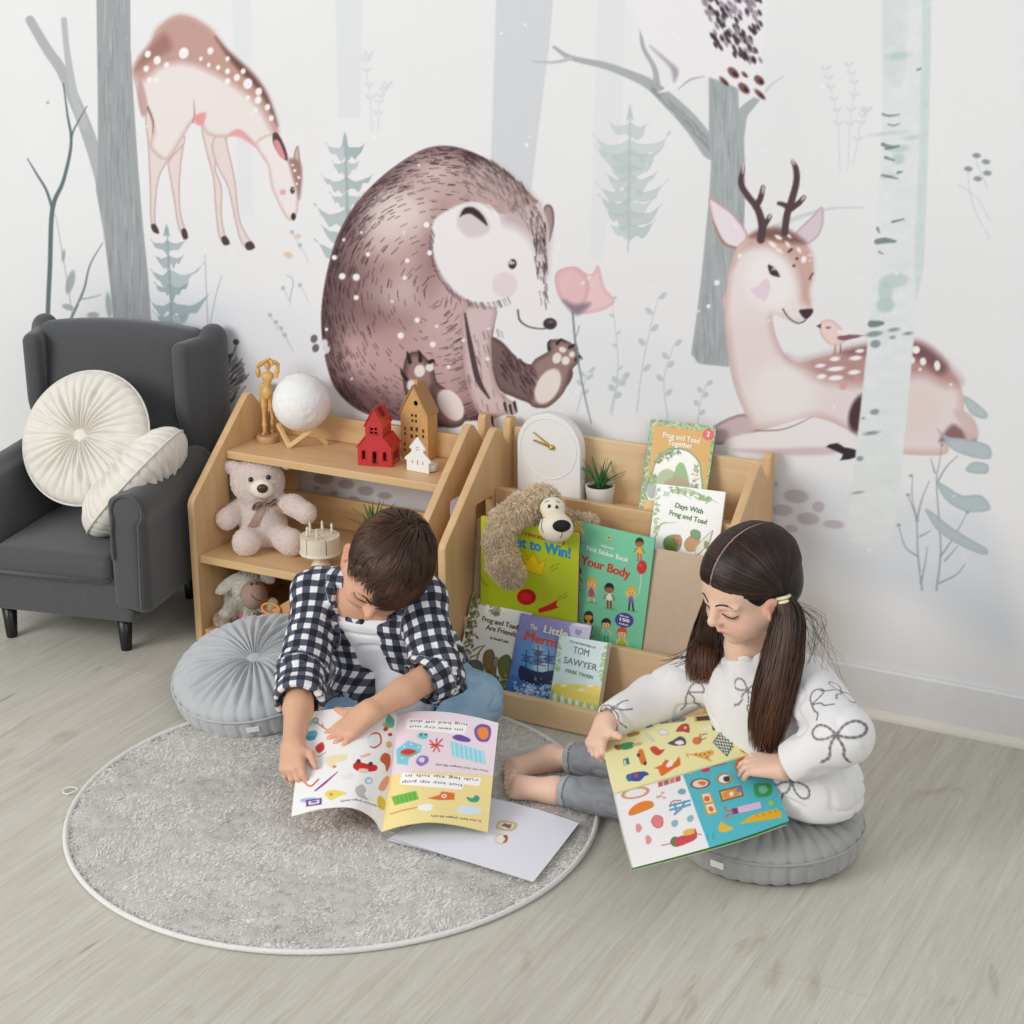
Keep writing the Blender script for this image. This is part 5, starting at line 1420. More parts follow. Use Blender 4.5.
# ------------------------------------------------------------------ moon lamp
def moon():
    r = .0655
    c = at(301.5, 402, Y=-.098)
    t = thing('moon_lamp', 'white textured globe lamp on a zigzag wooden stand, beside the mannequin', 'lamp', (c[0], c[1], .4215))
    A, B, C_, D = at(278.8, 425.5, Z=.462), at(289.3, 446, Z=.426), at(311, 430, Z=.464), at(326, 443, Z=.426)
    E_ = np.array([A[0]+.035, -.043, .464])
    m = mat_wood('beech_bar', (222, 184, 130), (236, 202, 150), 0)
    bm = bmesh.new()
    for p, q in ((A, B), (B, C_), (C_, D)):
        d = q-p; L = np.linalg.norm(d); R = frame_from(np.cross(d/L, np.cross((0, 0, 1), d/L)), d)
        R = frame_from(np.cross(d, np.cross((0, 0, 1.0), d)), d)
        bm_box(bm, (-.004, -.0045, -.0045), (L+.004, .0045, .0045), .0008, M4(R, p))
    R = frame_from((0, 0, 1), D-A)
    put('stand', bm_mesh(bm, 's'), m, t)
    bm = bmesh.new(); bmesh.ops.create_icosphere(bm, subdivisions=6, radius=1)
    V = np.array([v.co[:] for v in bm.verts]); F = np.array([[v.index for v in f.verts] for f in bm.faces]); bm.free()
    n = vnoise(V, 3, 1)*.5+vnoise(V, 7, 2)*.35+vnoise(V, 16, 3)*.25
    for k in range(50):
        p = RNG.normal(size=3); p /= np.linalg.norm(p); s = RNG.uniform(.05, .2); d = np.linalg.norm(V-p, axis=1)/s
        n += np.where(d < 1, (d*d-1)*.5, 0)+np.exp(-((d-1)/.15)**2)*.3
    col = lin(np.clip(np.array([238, 238, 236])+n[:, None]*7, 0, 255))
    add('globe', c+V*(r+n[:, None]*.0011), F, mat_vc('moon_plaster', .8, .25, 260, sss=.1), t, col=col)
moon()

# ------------------------------------------------------------------ little houses
def V2(p0, u):
    """matrix taking (x, z) drawings to the vertical plane through p0 along u"""
    u = np.array([u[0], u[1], 0]); u = u/np.linalg.norm(u); n = np.array([u[1], -u[0], 0])
    M = np.eye(4); M[:3, 0] = u; M[:3, 1] = (0, 0, 1); M[:3, 2] = n; M[:3, 3] = p0
    return Matrix(M.tolist()), u, n

def rect_hole(x, z, w, h, arch=False):
    p = [(x-w/2, z-h/2), (x+w/2, z-h/2), (x+w/2, z+h/2)]
    if arch: p += [(x+w/2*math.cos(a_), z+h/2+w/2*math.sin(a_)) for a_ in (PI*.25, PI*.5, PI*.75)]
    return p+[(x-w/2, z+h/2)]

def house(t, p0, u, depth, prof, holes, m, th=.003, over=.003, side_holes=None, roof_m=None, eaves=()):
    """hollow house: pierced front and back, walls and roof between them; prof: right half outline from the bottom"""
    M, u, n = V2(p0, u); back = -n
    def pl(name, loops, d, thick=th):
        me = plate(loops, thick, .0004); me.transform(Matrix.Translation((back*d).tolist())@M)
        return put(name, me, m, t)
    pl('front_wall', [prof]+holes, th/2)
    pl('back_wall', [prof], depth-th/2)
    k = len(prof)
    for i in range(k):
        a, b = np.array(prof[i]), np.array(prof[(i+1) % k])
        if a[1] < 1e-6 and b[1] < 1e-6: continue
        d = b-a; L = np.linalg.norm(d); d = d/L; nn = np.array([d[1], -d[0]])
        slope = abs(d[1]) < .93 and abs(d[1]) > .2
        ov = over if slope else 0
        if slope: a = a-d*(over if d[1] > 0 else 0); b = b+d*(over if d[1] < 0 else 0); o0, o1 = .0022, 0.0002
        else: o0, o1 = 0, -th
        q = [a+nn*o0, b+nn*o0, b+nn*o1, a+nn*o1]
        V = []
        for dd in ((-ov if slope else th), depth+(ov if slope else -th)):
            for x in q: V.append(np.asarray(p0)+u*x[0]+np.array([0, 0, 1])*x[1]+back*dd)
        add('roof_slab' if slope else 'side_wall', np.array(V), [[0, 1, 2, 3], [7, 6, 5, 4], [0, 4, 5, 1], [1, 5, 6, 2], [2, 6, 7, 3], [3, 7, 4, 0]], (roof_m if slope and roof_m else m), t, smooth=False)
    return M, u, n

RED = mat('red_glaze', (196, 32, 36), .22, .06, 20, coat=.5)
bl, br = at(358, 465, Z=.4215), at(391.8, 467.5, Z=.4215); u = br-bl
w = np.linalg.norm(u)
def fz(px, py, p0, u):
    nn = np.array([u[1], -u[0], 0]); q = onplane(px, py, p0, nn/np.linalg.norm(nn)); return float((q-p0)@(u/np.linalg.norm(u))), float(q[2]-p0[2])
t = thing('red_house', 'glossy red ceramic candle house with cut-out windows, on the top shelf', 'ornament', (bl+br)/2)
G = lambda x, y: fz(330+x*.127, 350+y*.127, bl, u)
top = G(345, 470)[1]; e1 = G(480, 780)[1]; s1 = G(410, 695)[1]; e2 = G(410, 605)[1]
h = w/2; tw = w*.26
prof = [(0, 0), (w, 0), (w, e1), (h+tw, s1), (h+tw, e2), (h, top), (h-tw, e2), (h-tw, s1), (0, e1)]
holes = [rect_hole(w*.18, e1*.55, w*.075, e1*.40, True), rect_hole(w*.5, e1*.42, w*.10, e1*.58, True), rect_hole(w*.80, e1*.52, w*.085, e1*.42, True)]
zc = (s1+e2)/2+.002
for dx in (-.0042, .0042):
    for dz in (-.0042, .0042): holes.append(rect_hole(h+dx, zc+dz, .0055, .0055))
M, uu, nn = house(t, bl, u, .060, prof, holes, RED)
fr = []
for x, z, ww, hh in ((w*.18, e1*.55, w*.075, e1*.40), (w*.5, e1*.42, w*.10, e1*.58), (w*.80, e1*.52, w*.085, e1*.42)):
    lp = rect_hole(x, z, ww+.003, hh+.003, True); fr.append(tube([bl+uu*a+np.array([0, 0, b])+nn*.0004 for a, b in lp+lp[:1]], .0011, 6))
lp = rect_hole(h, zc, .018, .018); fr.append(tube([bl+uu*a+np.array([0, 0, b])+nn*.0004 for a, b in lp+lp[:1]], .0012, 6))
for V, F in fr: add('window_frame', V, F, RED, t)
DK = mat('opening_shade', (42, 14, 14), .6)  # for solid slabs in place of openings, the shade inside painted as colour
d = np.array([-(h), (top-e2)]); 
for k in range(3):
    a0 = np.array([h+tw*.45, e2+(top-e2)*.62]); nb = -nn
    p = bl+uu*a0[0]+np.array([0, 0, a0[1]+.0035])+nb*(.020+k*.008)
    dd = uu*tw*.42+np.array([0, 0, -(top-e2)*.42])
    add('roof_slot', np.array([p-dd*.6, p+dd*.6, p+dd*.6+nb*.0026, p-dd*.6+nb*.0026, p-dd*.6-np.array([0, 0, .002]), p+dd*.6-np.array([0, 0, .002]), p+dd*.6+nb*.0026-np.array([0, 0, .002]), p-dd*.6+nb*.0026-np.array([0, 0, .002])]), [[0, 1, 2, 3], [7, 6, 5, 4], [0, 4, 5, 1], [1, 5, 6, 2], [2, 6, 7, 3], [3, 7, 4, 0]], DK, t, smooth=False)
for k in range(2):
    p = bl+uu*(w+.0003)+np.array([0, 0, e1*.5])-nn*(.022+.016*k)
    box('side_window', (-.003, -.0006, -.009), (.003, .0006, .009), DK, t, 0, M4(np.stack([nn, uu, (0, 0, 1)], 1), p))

KR = mat('kraft_card', (205, 160, 100), .8, .06, 120); KR2 = mat('kraft_card_roof', (178, 138, 90), .85, .05, 120)
p0, p1 = at(401.5, 457, Z=.4215), at(428.4, 461, Z=.4215); u = p1-p0; w = np.linalg.norm(u)
t = thing('kraft_house', 'tall brown cardboard house with cut-out windows, behind the red house', 'ornament', (p0+p1)/2)
G = lambda x, y: fz(330+x*.127, 350+y*.127, p0, u)
top = G(675, 285)[1]; e1 = (G(775, 515)[1]+G(560, 495)[1])/2
holes = []
cx, cz = G(675, 420); holes.append([(cx+.0052*math.cos(a_), cz+.0058*math.sin(a_)) for a_ in np.linspace(0, 2*PI, 17)[:-1]])
def pane(x, y, dx=17, dy=20, s=.0056):
    cx, cz = G(x, y)
    for a_ in (-1, 1):
        for b_ in (-1, 1): holes.append(rect_hole(cx+a_*dx*.127*.0022, cz+b_*dy*.127*.0024, s, s*1.15))
pane(662, 538)
pane(660, 622, 19, 0, .005) if 0 else None
for x, y, s, q in ((642, 622, .0064, 1.5), (682, 627, .0064, 1.5), (642, 680, .0064, 1.4), (590, 618, .0044, 1.7), (590, 660, .0044, 1.7), (733, 640, .0050, 1.6), (733, 682, .0050, 1.5), (682, 684, .0062, 1.4), (588, 742, .0044, 1.8), (588, 785, .0044, 1.8)):
    cx, cz = G(x, y); cx = min(max(cx, .004), w-.004); holes.append(rect_hole(cx, cz, s, s*q))
prof = [(0, 0), (w, 0), (w, e1), (w/2, top), (0, e1)]
M, uu, nn = house(t, p0, u, .044, prof, holes, KR, .002, .003, roof_m=KR2)
q = p0+uu*w/2+np.array([0, 0, top+.004])-nn*.012
box('ridge_tab', (-.004, -.0008, -.004), (.004, .0008, .0075), KR, t, .0005, M4(np.stack([uu, nn, (0, 0, 1)], 1), q))
box('inner_shade', (.0025, .003, .001), (w-.0025, .0036, e1-.001), mat('kraft_inside_shade', (88, 66, 46), .9), t, 0, M4(np.stack([uu, -nn, (0, 0, 1)], 1), p0))  # dark sheet behind the windows, the shade inside put into its colour

WH = mat('white_glaze', (236, 236, 234), .35, .01)
p0, p1 = at(406.8, 470, Z=.4215), at(428.8, 474, Z=.4215); u = p1-p0; w = np.linalg.norm(u)
t = thing('white_house', 'small flat white house tealight holder, in front of the cardboard house', 'ornament', (p0+p1)/2)
G = lambda x, y: fz(330+x*.127, 350+y*.127, p0, u)
top = G(690, 685)[1]; h = w/2
b1 = G(690, 890)[1]
prof = [(0, 0), (w, 0), (w, top*.30), (w+.0055, top*.30), (w+.005, top*.36), (h+w*.27, top*.56), (h+w*.27, top*.64), (h+w*.36, top*.64), (h+w*.35, top*.70), (h, top)]
prof = prof+[(2*h-x, z) for x, z in prof[2:-1]][::-1]
holes = [rect_hole(h, top*.26, .0030, .0095, True), rect_hole(h-w*.24, top*.26, .0026, .007, True), rect_hole(h+w*.24, top*.26, .0026, .007, True)]
for a_ in (-.0022, .0022):
    for b_ in (-.0024, .0024): holes.append(rect_hole(h+a_, top*.66+b_, .0026, .003))
me = plate([prof]+holes, .004, .0005); M, uu, nn = V2(p0, u); me.transform(Matrix.Translation((-nn*.002).tolist())@M); put('facade', me, WH, t)
c = (p0+uu*(w*.83)-nn*.0205)
V, F = lathe([(0, 0), (.012, 0), (.0155, .003), (.0165, .015), (.0165, .016), (.015, .016), (.0138, .005), (0, .004)], 32, c); o = add('tealight_cup', V, F, WH, t); smooth_angle(o.data, 50)

# ------------------------------------------------------------------ shaggy dog
def dog():
    P = lambda x, y, Y: at(x, y, Y=Y)
    t = thing('dog_plush', 'beige shaggy dog plush hugging the lime green picture book', 'plush toy', (.1, -.24, .2))
    hd = P(541, 503, -.205)
    yb = -.272
    arm = [P(541, 506, -.215), P(521, 509, -.245), P(505, 521, -.265), P(499, 541, -.278), P(503, 562, -.282), (P(512, 574, -.282))]
    rr = [.030, .027, .027, .027, .028, .025]
    f = union([ell(hd, (.040, .036, .036))]+[(seg(arm[i], arm[i+1], rr[i], rr[i+1]), .01) for i in range(5)], .01)
    f = union([f, (seg(P(541, 506, -.19), P(567, 522, -.17), .022, .018), .01), (seg(P(567, 522, -.17), P(590, 522, -.17), .018, .013), .01)], .01)
    mz = P(556, 528, -.272); ey = P(552.5, 508, -.240)
    face = union([ell(mz, (.035, .030, .029), rotm('Z', .5)), (ell(ey, (.024, .014, .020), rotm('Z', .5)), .012), seg(ey, mz, .018, .022)], .016)
    B = lambda V: np.array([240, 226, 203])+vnoise(V, 45, 2)[:, None]*12+vnoise(V, 140, 3)[:, None]*10
    book = half((0, -.247, .2), (0, -1, 0))
    furry('body', f, *bounds_of(arm+[hd, P(590, 522, -.17)], .06), .003, B, PLUSH, t, 13000, .0135, .0020, .30, .60, 8, skip=lambda p: (face(p) < .004) | ((p[:, 1] > -.247) & (p[:, 2] < .37)))
    m = mat('cream_face_felt', (231, 222, 199), .9, .03, 150, .15, 700)
    V, Q = sdf_mesh(face, *bounds_of([mz, ey], .05), .0022); fo = add('face', V, Q, m, t)
    q, n = hit(face, 561.5, 526); ball('nose', q+n*.001, (.0185, .012, .0125), mat('black_felt', (20, 17, 17), .85), fo, frame_from((.0, -.1, 1), (.88, .45, -.06)))
    for x, y in ((549.3, 506.7), (556.8, 507.6)):
        q, n = hit(face, x, y); ball('eye', q, (.0034, .0024, .0052), BLACK, fo, frame_from((0, 0, 1), (.88, .47, 0)))
    for L in (((545, 502.5), (547, 501.2), (549, 500.8)), ((556.2, 501), (558, 501.6), (559.3, 502.8)), ((543.5, 517.6), (542, 522), (541.5, 528), (543.5, 533)), ((542, 518.2), (544.8, 517.2)), ((562, 532), (561.8, 535), (560, 538))):
        V, F = tube(catmull([hit(face, *p)[0] for p in L], 4), .0009, 5); add('stitched_line', V, F, mat('dark_thread', (0, 0, 0)), fo)
    return t
dog()
# ------------------------------------------------------------------ books
PAPER = mat('page_edges', (228, 222, 210), .8, .04, 200, stretch=(1, 1, 30))
COVER = mat_vc('printed_cover', .38, spec=.4, coat=.15)
PRINT = mat_vc('printed_page', .6, spec=.3)
def ink(c):
    return mat('ink_%02x%02x%02x' % c, c, .5, 0)

class Book:
    """a closed book on a sloping plane: Y0,z0 bottom line, Yt,zt a higher point; u right, v up the cover"""
    def __s(s): pass
    def __init__(s, name, label, cat, px, Y0, z0, Yt, zt, thick, spine_col, group, wh=None):
        v = np.array([0, Yt-Y0, zt-z0]); v = v/np.linalg.norm(v); s.n = np.array([0, -v[2], v[1]]); p0 = np.array([0, Y0, z0])
        tl, tr, bl = [onplane(x, y, p0, s.n) for x, y in px[:3]]
        s.u = (tr-tl)/np.linalg.norm(tr-tl); s.v = np.cross(s.n, s.u)*1.0
        if s.v[2] < 0: s.v = -s.v
        s.w = float(np.linalg.norm(tr-tl)); s.h = float((tl-bl)@s.v)
        if wh: s.h = wh
        s.o = tl-s.v*s.h; s.th = thick
        s.R = np.stack([s.u, s.v, s.n], 1)
        bt = s.o-s.n*thick; low = min(bt[2], s.o[2])
        s.t = thing(name, label, cat, s.o+s.u*s.w/2-s.n*thick/2, None, group)
        c = .0012
        M = M4(s.R, s.o)
        box('page_block', (.0012, .001, -thick+c), (s.w-.002, s.h-.0015, -c), PAPER, s.t, .0004, M)
        m = mat('cover_%02x%02x%02x' % spine_col, spine_col, .45, .02)
        box('back_cover', (0, 0, -thick), (s.w, s.h, -thick+c), m, s.t, .0004, M)
        box('spine', (-.0012, 0, -thick), (.0003, s.h, 0), m, s.t, .0004, M)
        st = .0012
        us = np.linspace(0, s.w, int(s.w/st)+1); vs = np.linspace(0, s.h, int(s.h/st)+1)
        s.U, s.V = np.meshgrid(us, vs)
        s.P = s.o+s.U[..., None]*s.u+s.V[..., None]*s.v
        x, y = proj(s.P.reshape(-1, 3))
        s.c = Canvas(x.reshape(s.U.shape), y.reshape(s.U.shape), (255, 255, 255)); s.c.px = .65
    def done(s):
        P = s.P.reshape(-1, 3); F = grid_faces(*s.U.shape); N = len(P)
        i = np.arange(N).reshape(s.U.shape); ring = np.concatenate([i[0, :], i[1:, -1], i[-1, -2::-1], i[-2:0:-1, 0]]); k = len(ring)
        B = P[ring]-s.n*.0012; j = np.arange(k); j2 = (j+1) % k
        side = np.stack([ring, N+j, N+j2, ring[j2]], 1)
        col = lin(np.clip(s.c.C, 0, 255)).reshape(-1, 3)
        s.front = add('front_cover', np.concatenate([P, B]), [F, side], COVER, s.t, col=np.concatenate([col, col[ring]]), smooth=False)
        return s
    def text(s, body, x, y, size, c, bold=.02, width=None, name='title', rot=0.0, spacing=1.0, shear=0):
        """lettering centred on photo point x, y"""
        q = onplane(x, y, s.o, s.n)
        me = text_mesh(body, size, bold, .0003, spacing=spacing, width=width, shear=shear)
        me.transform(M4(s.R@rotm('Z', rot), q+s.n*.00035)); return put(name, me, ink(c), s.t)

def leaves(c, pts, cols, r, n, seed=1, spread=4, lr=(2.4, 1.0), a=.85):
    """scatter of painted leaves along a line"""
    rr = random.Random(seed); P = catmull(pts, 6) if len(pts) > 2 else np.linspace(pts[0], pts[1], 12)
    for i in range(n):
        x, y = P[rr.randrange(len(P))]
        c.ell(x+rr.gauss(0, spread), y+rr.gauss(0, spread), lr[0]*r, lr[1]*r, rr.choice(cols), a, rr.uniform(0, PI))
GRN = [(96, 128, 70), (120, 150, 84), (72, 100, 58), (148, 164, 104)]
T4 = lambda L: [(640+x*.15625, 400+y*.15625) for x, y in L]
T5 = lambda L: [(470+x*.1953, 480+y*.1953) for x, y in L]
T6 = lambda L: [(460+x*.1758, 580+y*.1758) for x, y in L]
TD = lambda L: [(470+x*.127, 470+y*.127) for x, y in L]
GP = 'picture books on the display'

# ochre reader on the top tier
b = Book('picture_book', 'ochre and green picture book with red number 2 badge, leaning on the top tier', 'book', [(651.7, 418.7), (716.6, 427), (640.8, 508.6)], -.094, .386, -.036, .55, .006, (120, 140, 90), GP, .205)
c = b.c; c.C[:] = (150, 172, 112)
leaves(c, T4([(75, 130), (480, 185)]), GRN+[(200, 205, 170)], .8, 130, 1, 2.4); leaves(c, T4([(470, 190), (400, 700)]), GRN+[(210, 214, 180)], .8, 130, 2, 2.2); leaves(c, T4([(70, 140), (15, 690)]), GRN+[(214, 216, 188)], .8, 120, 3, 2.2)
c.poly(T4([(92, 160), (460, 208), (405, 720), (20, 720), (44, 560)]), (206, 152, 42), 1, smooth=1)
c.poly(T4([(44, 560), (24, 700), (80, 700), (90, 560)]), (222, 178, 96), 1, smooth=1, soft=4)
arch = T4([(40, 640), (72, 470), (100, 380), (160, 320), (240, 304), (320, 326), (380, 390), (396, 470), (378, 620)])
c.poly(arch, (120, 146, 96), 1, smooth=3)
c.poly(T4([(52, 640), (84, 470), (110, 390), (165, 332), (240, 316), (314, 337), (370, 398), (384, 470), (366, 620)]), (236, 234, 226), 1, smooth=3)
leaves(c, T4([(110, 390), (170, 345), (240, 330)]), GRN, .9, 40, 4, 2); leaves(c, T4([(90, 470), (75, 560)]), GRN, .9, 30, 5, 2); leaves(c, T4([(360, 430), (350, 600)]), GRN+[(180, 150, 90)], .8, 30, 6, 2)
for q, col in (([(100, 560), (120, 470), (180, 440), (230, 480), (240, 560)], (150, 168, 120)), ([(210, 560), (230, 430), (270, 400), (300, 460), (310, 560)], (118, 158, 84)), ([(150, 560), (190, 500), (280, 500), (320, 560)], (168, 138, 104))):
    c.poly(T4(q), col, .85, smooth=3, soft=1.5)
c.ell(*T4([(75, 585)])[0], 5, 7, (170, 172, 168), 1)
c.ell(*T4([(438, 222)])[0], 5.9, 5.6, (214, 44, 40), 1)
b.done()
b.text('Frog and Toad', *T4([(265, 243)])[0], .0155, (250, 246, 236), .03, .082, rot=-.05); b.text('Together', *T4([(258, 285)])[0], .0155, (250, 246, 236), .03, .055, rot=-.03); b.text('2', *T4([(438, 220)])[0], .014, (255, 250, 245), .03, name='badge_number')

# white reader on the second tier
b = Book('picture_book', 'white picture book with green lettering, in front of the ochre and green book', 'book', [(657, 483.6), (725.6, 492), (653, 547.7)], -.1665, .2815, -.119, .42, .006, (225, 225, 222), GP, .205)
c = b.c; c.C[:] = (238, 238, 234)
leaves(c, T4([(110, 560), (105, 700), (92, 860)]), [(140, 170, 120), (176, 196, 160)], .9, 34, 7, 1.6)
for L in ([(200, 580), (300, 570), (420, 620), (500, 660)], [(210, 590), (270, 600), (325, 635)], [(220, 575), (330, 590), (440, 640)], [(90, 830), (150, 790), (225, 785)], [(90, 850), (130, 800), (160, 780)], [(95, 880), (120, 830), (135, 790)]):
    c.stroke(T4(L), [1.4, 1, .5], (128, 162, 98), .85)
leaves(c, T4([(210, 575), (280, 585), (380, 620), (480, 655)]), [(110, 150, 80), (140, 172, 104)], .9, 36, 8, 1.6)
for q, col in (([(150, 900), (190, 865), (250, 870), (262, 940), (220, 975), (160, 955)], (96, 128, 52)), ([(215, 880), (250, 862), (268, 890), (262, 935), (225, 920)], (176, 116, 50)), ([(290, 900), (340, 860), (380, 885), (372, 960), (310, 970), (285, 940)], (182, 122, 46)), ([(320, 850), (345, 828), (385, 845), (384, 890), (345, 888)], (78, 142, 56)), ([(360, 935), (465, 835), (430, 930), (362, 1000)], (222, 226, 200)), ([(415, 905), (440, 915), (436, 950), (412, 945)], (96, 132, 54))):
    c.poly(T4(q), col, .95, smooth=3, soft=1.2, rim=tuple(np.array(col)*.7), rimw=1.5)
c.stroke(T4([(362, 998), (440, 920), (466, 835)]), .8, (150, 110, 60))
b.done()
b.text('Days With', *T4([(315, 695)])[0], .0150, (78, 128, 44), .025, .062, rot=-.10); b.text('Frog and Toad', *T4([(308, 752)])[0], .0150, (78, 128, 44), .025, .083, rot=-.12); b.text('50', *T4([(168, 603)])[0], .013, (130, 160, 110), 0, name='badge_number')

# lime green picture book
b = Book('picture_book', 'lime green picture book with a yellow crown, held by the shaggy dog plush', 'book', [(481, 516), (579, 534), (473.5, 591)], -.2465, .0425, -.2435, .36, .009, (150, 30, 60), GP, .285)
c = b.c; c.C[:] = (188, 204, 36)
c.poly(TD([(560, 700), (840, 860), (820, 1000), (560, 860)]), (190, 204, 60), .5, smooth=1, soft=8)
crown = TD([(410, 650), (425, 640), (455, 712), (500, 652), (540, 740), (597, 700), (570, 830), (500, 810), (450, 790)])
c.poly(crown, (246, 208, 22), 1, smooth=1); c.stroke(crown+crown[:1], .7, (196, 150, 20), 1, smooth=1)
c.ell(*TD([(445, 1000)])[0], 9.5, 8, (196, 22, 26), 1); c.ell(*TD([(445, 1000)])[0], 5.5, 4.5, (222, 40, 36), 1)
c.poly(T5([(350, 660), (400, 640), (450, 612), (440, 640), (455, 652), (410, 668), (352, 682)]), (208, 30, 32), 1, smooth=1)
for L in ([(628, 780), (660, 750), (702, 738)], [(640, 800), (668, 780), (690, 768)], [(85, 825), (110, 880), (145, 915)], [(82, 855), (100, 890), (125, 912)], [(690, 1000), (740, 985), (760, 962)], [(700, 1015), (745, 1005), (775, 985)]):
    c.stroke(TD(L), .7, (120, 132, 14), .9)
b.done()
b.text('A Little Princess Story', *TD([(478, 510)])[0], .0150, (190, 40, 42), .02, .160, rot=-.035, name='series_line'); b.text('I Want to Win!', *TD([(475, 588)])[0], .033, (24, 148, 206), .045, .185, rot=-.035)

# green sticker book
b = Book('picture_book', 'mint green sticker book with cartoon children and a red balloon on the cover', 'book', [(572.5, 520), (655, 538.6), (558, 645)], -.2440, .0425, -.2065, .36, .005, (104, 176, 140), GP, .318)
c = b.c; c.C[:] = (122, 205, 164)
c.C += (noise2(c.X, c.Y, .05, 4)*4)[..., None]
def kid(x, y, s, hair, skin, top, bottom, pose=0, female=False):
    P = lambda L: [(x+q*s, y+r*s*1.05+q*s*.16) for q, r in L]
    c.ell(*P([(1, 13)])[0], 6*s, 1.1*s, (92, 176, 136), 1, .15)
    for q in (-1.6, 1.6): c.stroke(P([(q, 5), (q+pose*q*.5, 12)]), 1.9*s, bottom if not female else skin, 1, smooth=1)
    if female: c.poly(P([(-2.6, 3), (2.6, 3), (3.6, 8), (-3.6, 8)]), bottom, 1, smooth=1)
    c.poly(P([(-2.6, -2), (2.6, -2), (2.8, 5), (-2.8, 5)]), top, 1, smooth=1)
    for q in (-1, 1):
        e = (q*6, -5) if pose == 1 else ((q*5.5, 4) if pose == 0 else (q*2, -5))
        c.stroke(P([(q*2.4, -.5), (q*4.3, 1), e] if pose != 1 else [(q*2.4, -.5), (q*4.5, -2), e]), 1.5*s, skin, 1, smooth=1)
    c.ell(*P([(0, -7)])[0], 4.9*s, 5.3*s, hair, 1)
    if female: c.ell(*P([(-3, -3)])[0], 2.2*s, 4*s, hair, 1); c.ell(*P([(3, -3)])[0], 2.2*s, 4*s, hair, 1)
    c.ell(*P([(0, -5.6)])[0], 4*s, 3.9*s, skin, 1)
    c.poly(P([(-4.4, -7), (-2, -9.5), (3, -9.5), (4.4, -7), (1.5, -7.6)]), hair, 1, smooth=3)
    for q in (-1.5, 1.5): c.ell(*P([(q, -5.6)])[0], .45*s, .6*s, (60, 40, 36))
    c.stroke(P([(-1.3, -3.7), (0, -3), (1.3, -3.7)]), .6*s, (160, 60, 50))
YL, BR_, PK, DKH = (240, 200, 120), (176, 112, 66), (244, 204, 156), (40, 32, 34)
for x, y, s, hair, skin, top, bot, pose, fem in ((622, 560, .95, (240, 176, 44), PK, (140, 96, 172), (226, 92, 40), 2, True), (713, 590, 1.0, DKH, BR_, (240, 240, 238), (170, 38, 40), 0, False), (825, 605, .95, (242, 178, 60), YL, (136, 92, 168), (44, 38, 44), 1, False), (868, 352, .9, (52, 36, 34), BR_, (236, 184, 52), (224, 92, 40), 0, False), (555, 250, 1.0, (222, 92, 44), YL, (226, 186, 60), (226, 120, 60), 0, False), (607, 730, .95, (60, 38, 34), (232, 176, 70), (236, 196, 80), (214, 90, 60), 2, True), (697, 770, 1.0, DKH, YL, (120, 196, 200), (44, 158, 70), 0, False), (778, 820, 1.05, (226, 84, 36), (248, 204, 160), (186, 202, 50), (40, 34, 40), 0, False), (548, 500, .9, DKH, BR_, (236, 236, 234), (224, 120, 40), 0, False), (535, 690, .8, (200, 50, 40), YL, (200, 50, 40), (60, 60, 70), 0, False)):
    q = T5([(x, y)])[0]; kid(*q, s*.98, hair, skin, top, bot, pose, fem)
c.stroke(T5([(878, 480), (872, 540), (865, 580)]), .6, (240, 240, 236)); c.ell(*T5([(880, 447)])[0], 5, 6.8, (204, 40, 40), 1, .1); c.ell(*T5([(872, 436)])[0], 1.2, 1.8, (226, 100, 96), .8)
c.ell(*T5([(790, 718)])[0], 9.4, 7.4, (92, 62, 150), 1, .15)
c.ell(*T5([(710, 300)])[0], 1.6, 2, (236, 220, 90)); c.ell(*T5([(710, 296)])[0], 1, 1.2, (214, 80, 60)); c.ell(*T5([(710, 312)])[0], 1, 1, (226, 120, 70))
b.done()
wt = (246, 250, 246)
b.text('usborne', *T5([(704, 343)])[0], .0085, wt, .03, .027, rot=-.06, name='publisher'); b.text('First Sticker Book', *T5([(703, 379)])[0], .0135, wt, .03, .094, rot=-.06, name='subtitle'); b.text('Your Body', *T5([(694, 447)])[0], .027, (212, 46, 40), .035, .112, rot=-.065)
b.text('with over', *T5([(790, 697)])[0], .0056, wt, .03, .021, name='badge_text'); b.text('150', *T5([(789, 717)])[0], .0095, wt, .05, .022, name='badge_number'); b.text('stickers', *T5([(787, 738)])[0], .0056, wt, .03, .021, name='badge_text')

# white reader at the left of the bottom tier
b = Book('picture_book', 'white picture book with brown lettering and leafy border, leftmost on the bottom tier', 'book', [(473.7, 591.8), (537, 603.5), (468, 652)], -.339, .0145, -.2655, .150, .006, (216, 212, 200), GP, .215)
c = b.c; c.C[:] = (232, 230, 224)
OL = [(86, 96, 58), (110, 116, 70), (64, 74, 46), (140, 142, 96)]
leaves(c, T6([(75, 80), (70, 200), (50, 330), (35, 470), (30, 560)]), OL, 1, 170, 11, 3); leaves(c, T6([(90, 85), (160, 100), (205, 150), (210, 195)]), OL, 1, 80, 12, 2); leaves(c, T6([(330, 140), (380, 150), (430, 150), (430, 190)]), OL, .9, 50, 13, 2.2)
for L in ([(75, 400), (110, 380), (145, 375)], [(60, 440), (100, 420), (140, 370)], [(95, 450), (115, 400), (135, 375)]): c.stroke(T6(L), [1.6, 1, .5], (96, 110, 66))
for q, col in (([(48, 500), (60, 460), (100, 455), (130, 480), (130, 525), (70, 535)], (92, 92, 92)), ([(130, 470), (140, 410), (180, 395), (200, 440), (205, 540), (160, 545)], (128, 98, 58)), ([(215, 480), (230, 440), (275, 425), (300, 480), (295, 555), (230, 550)], (96, 106, 50)), ([(185, 450), (215, 440), (215, 490), (190, 500)], (140, 140, 128))):
    c.poly(T6(q), col, .95, smooth=3, soft=1.2, rim=tuple(np.array(col)*.65), rimw=2)
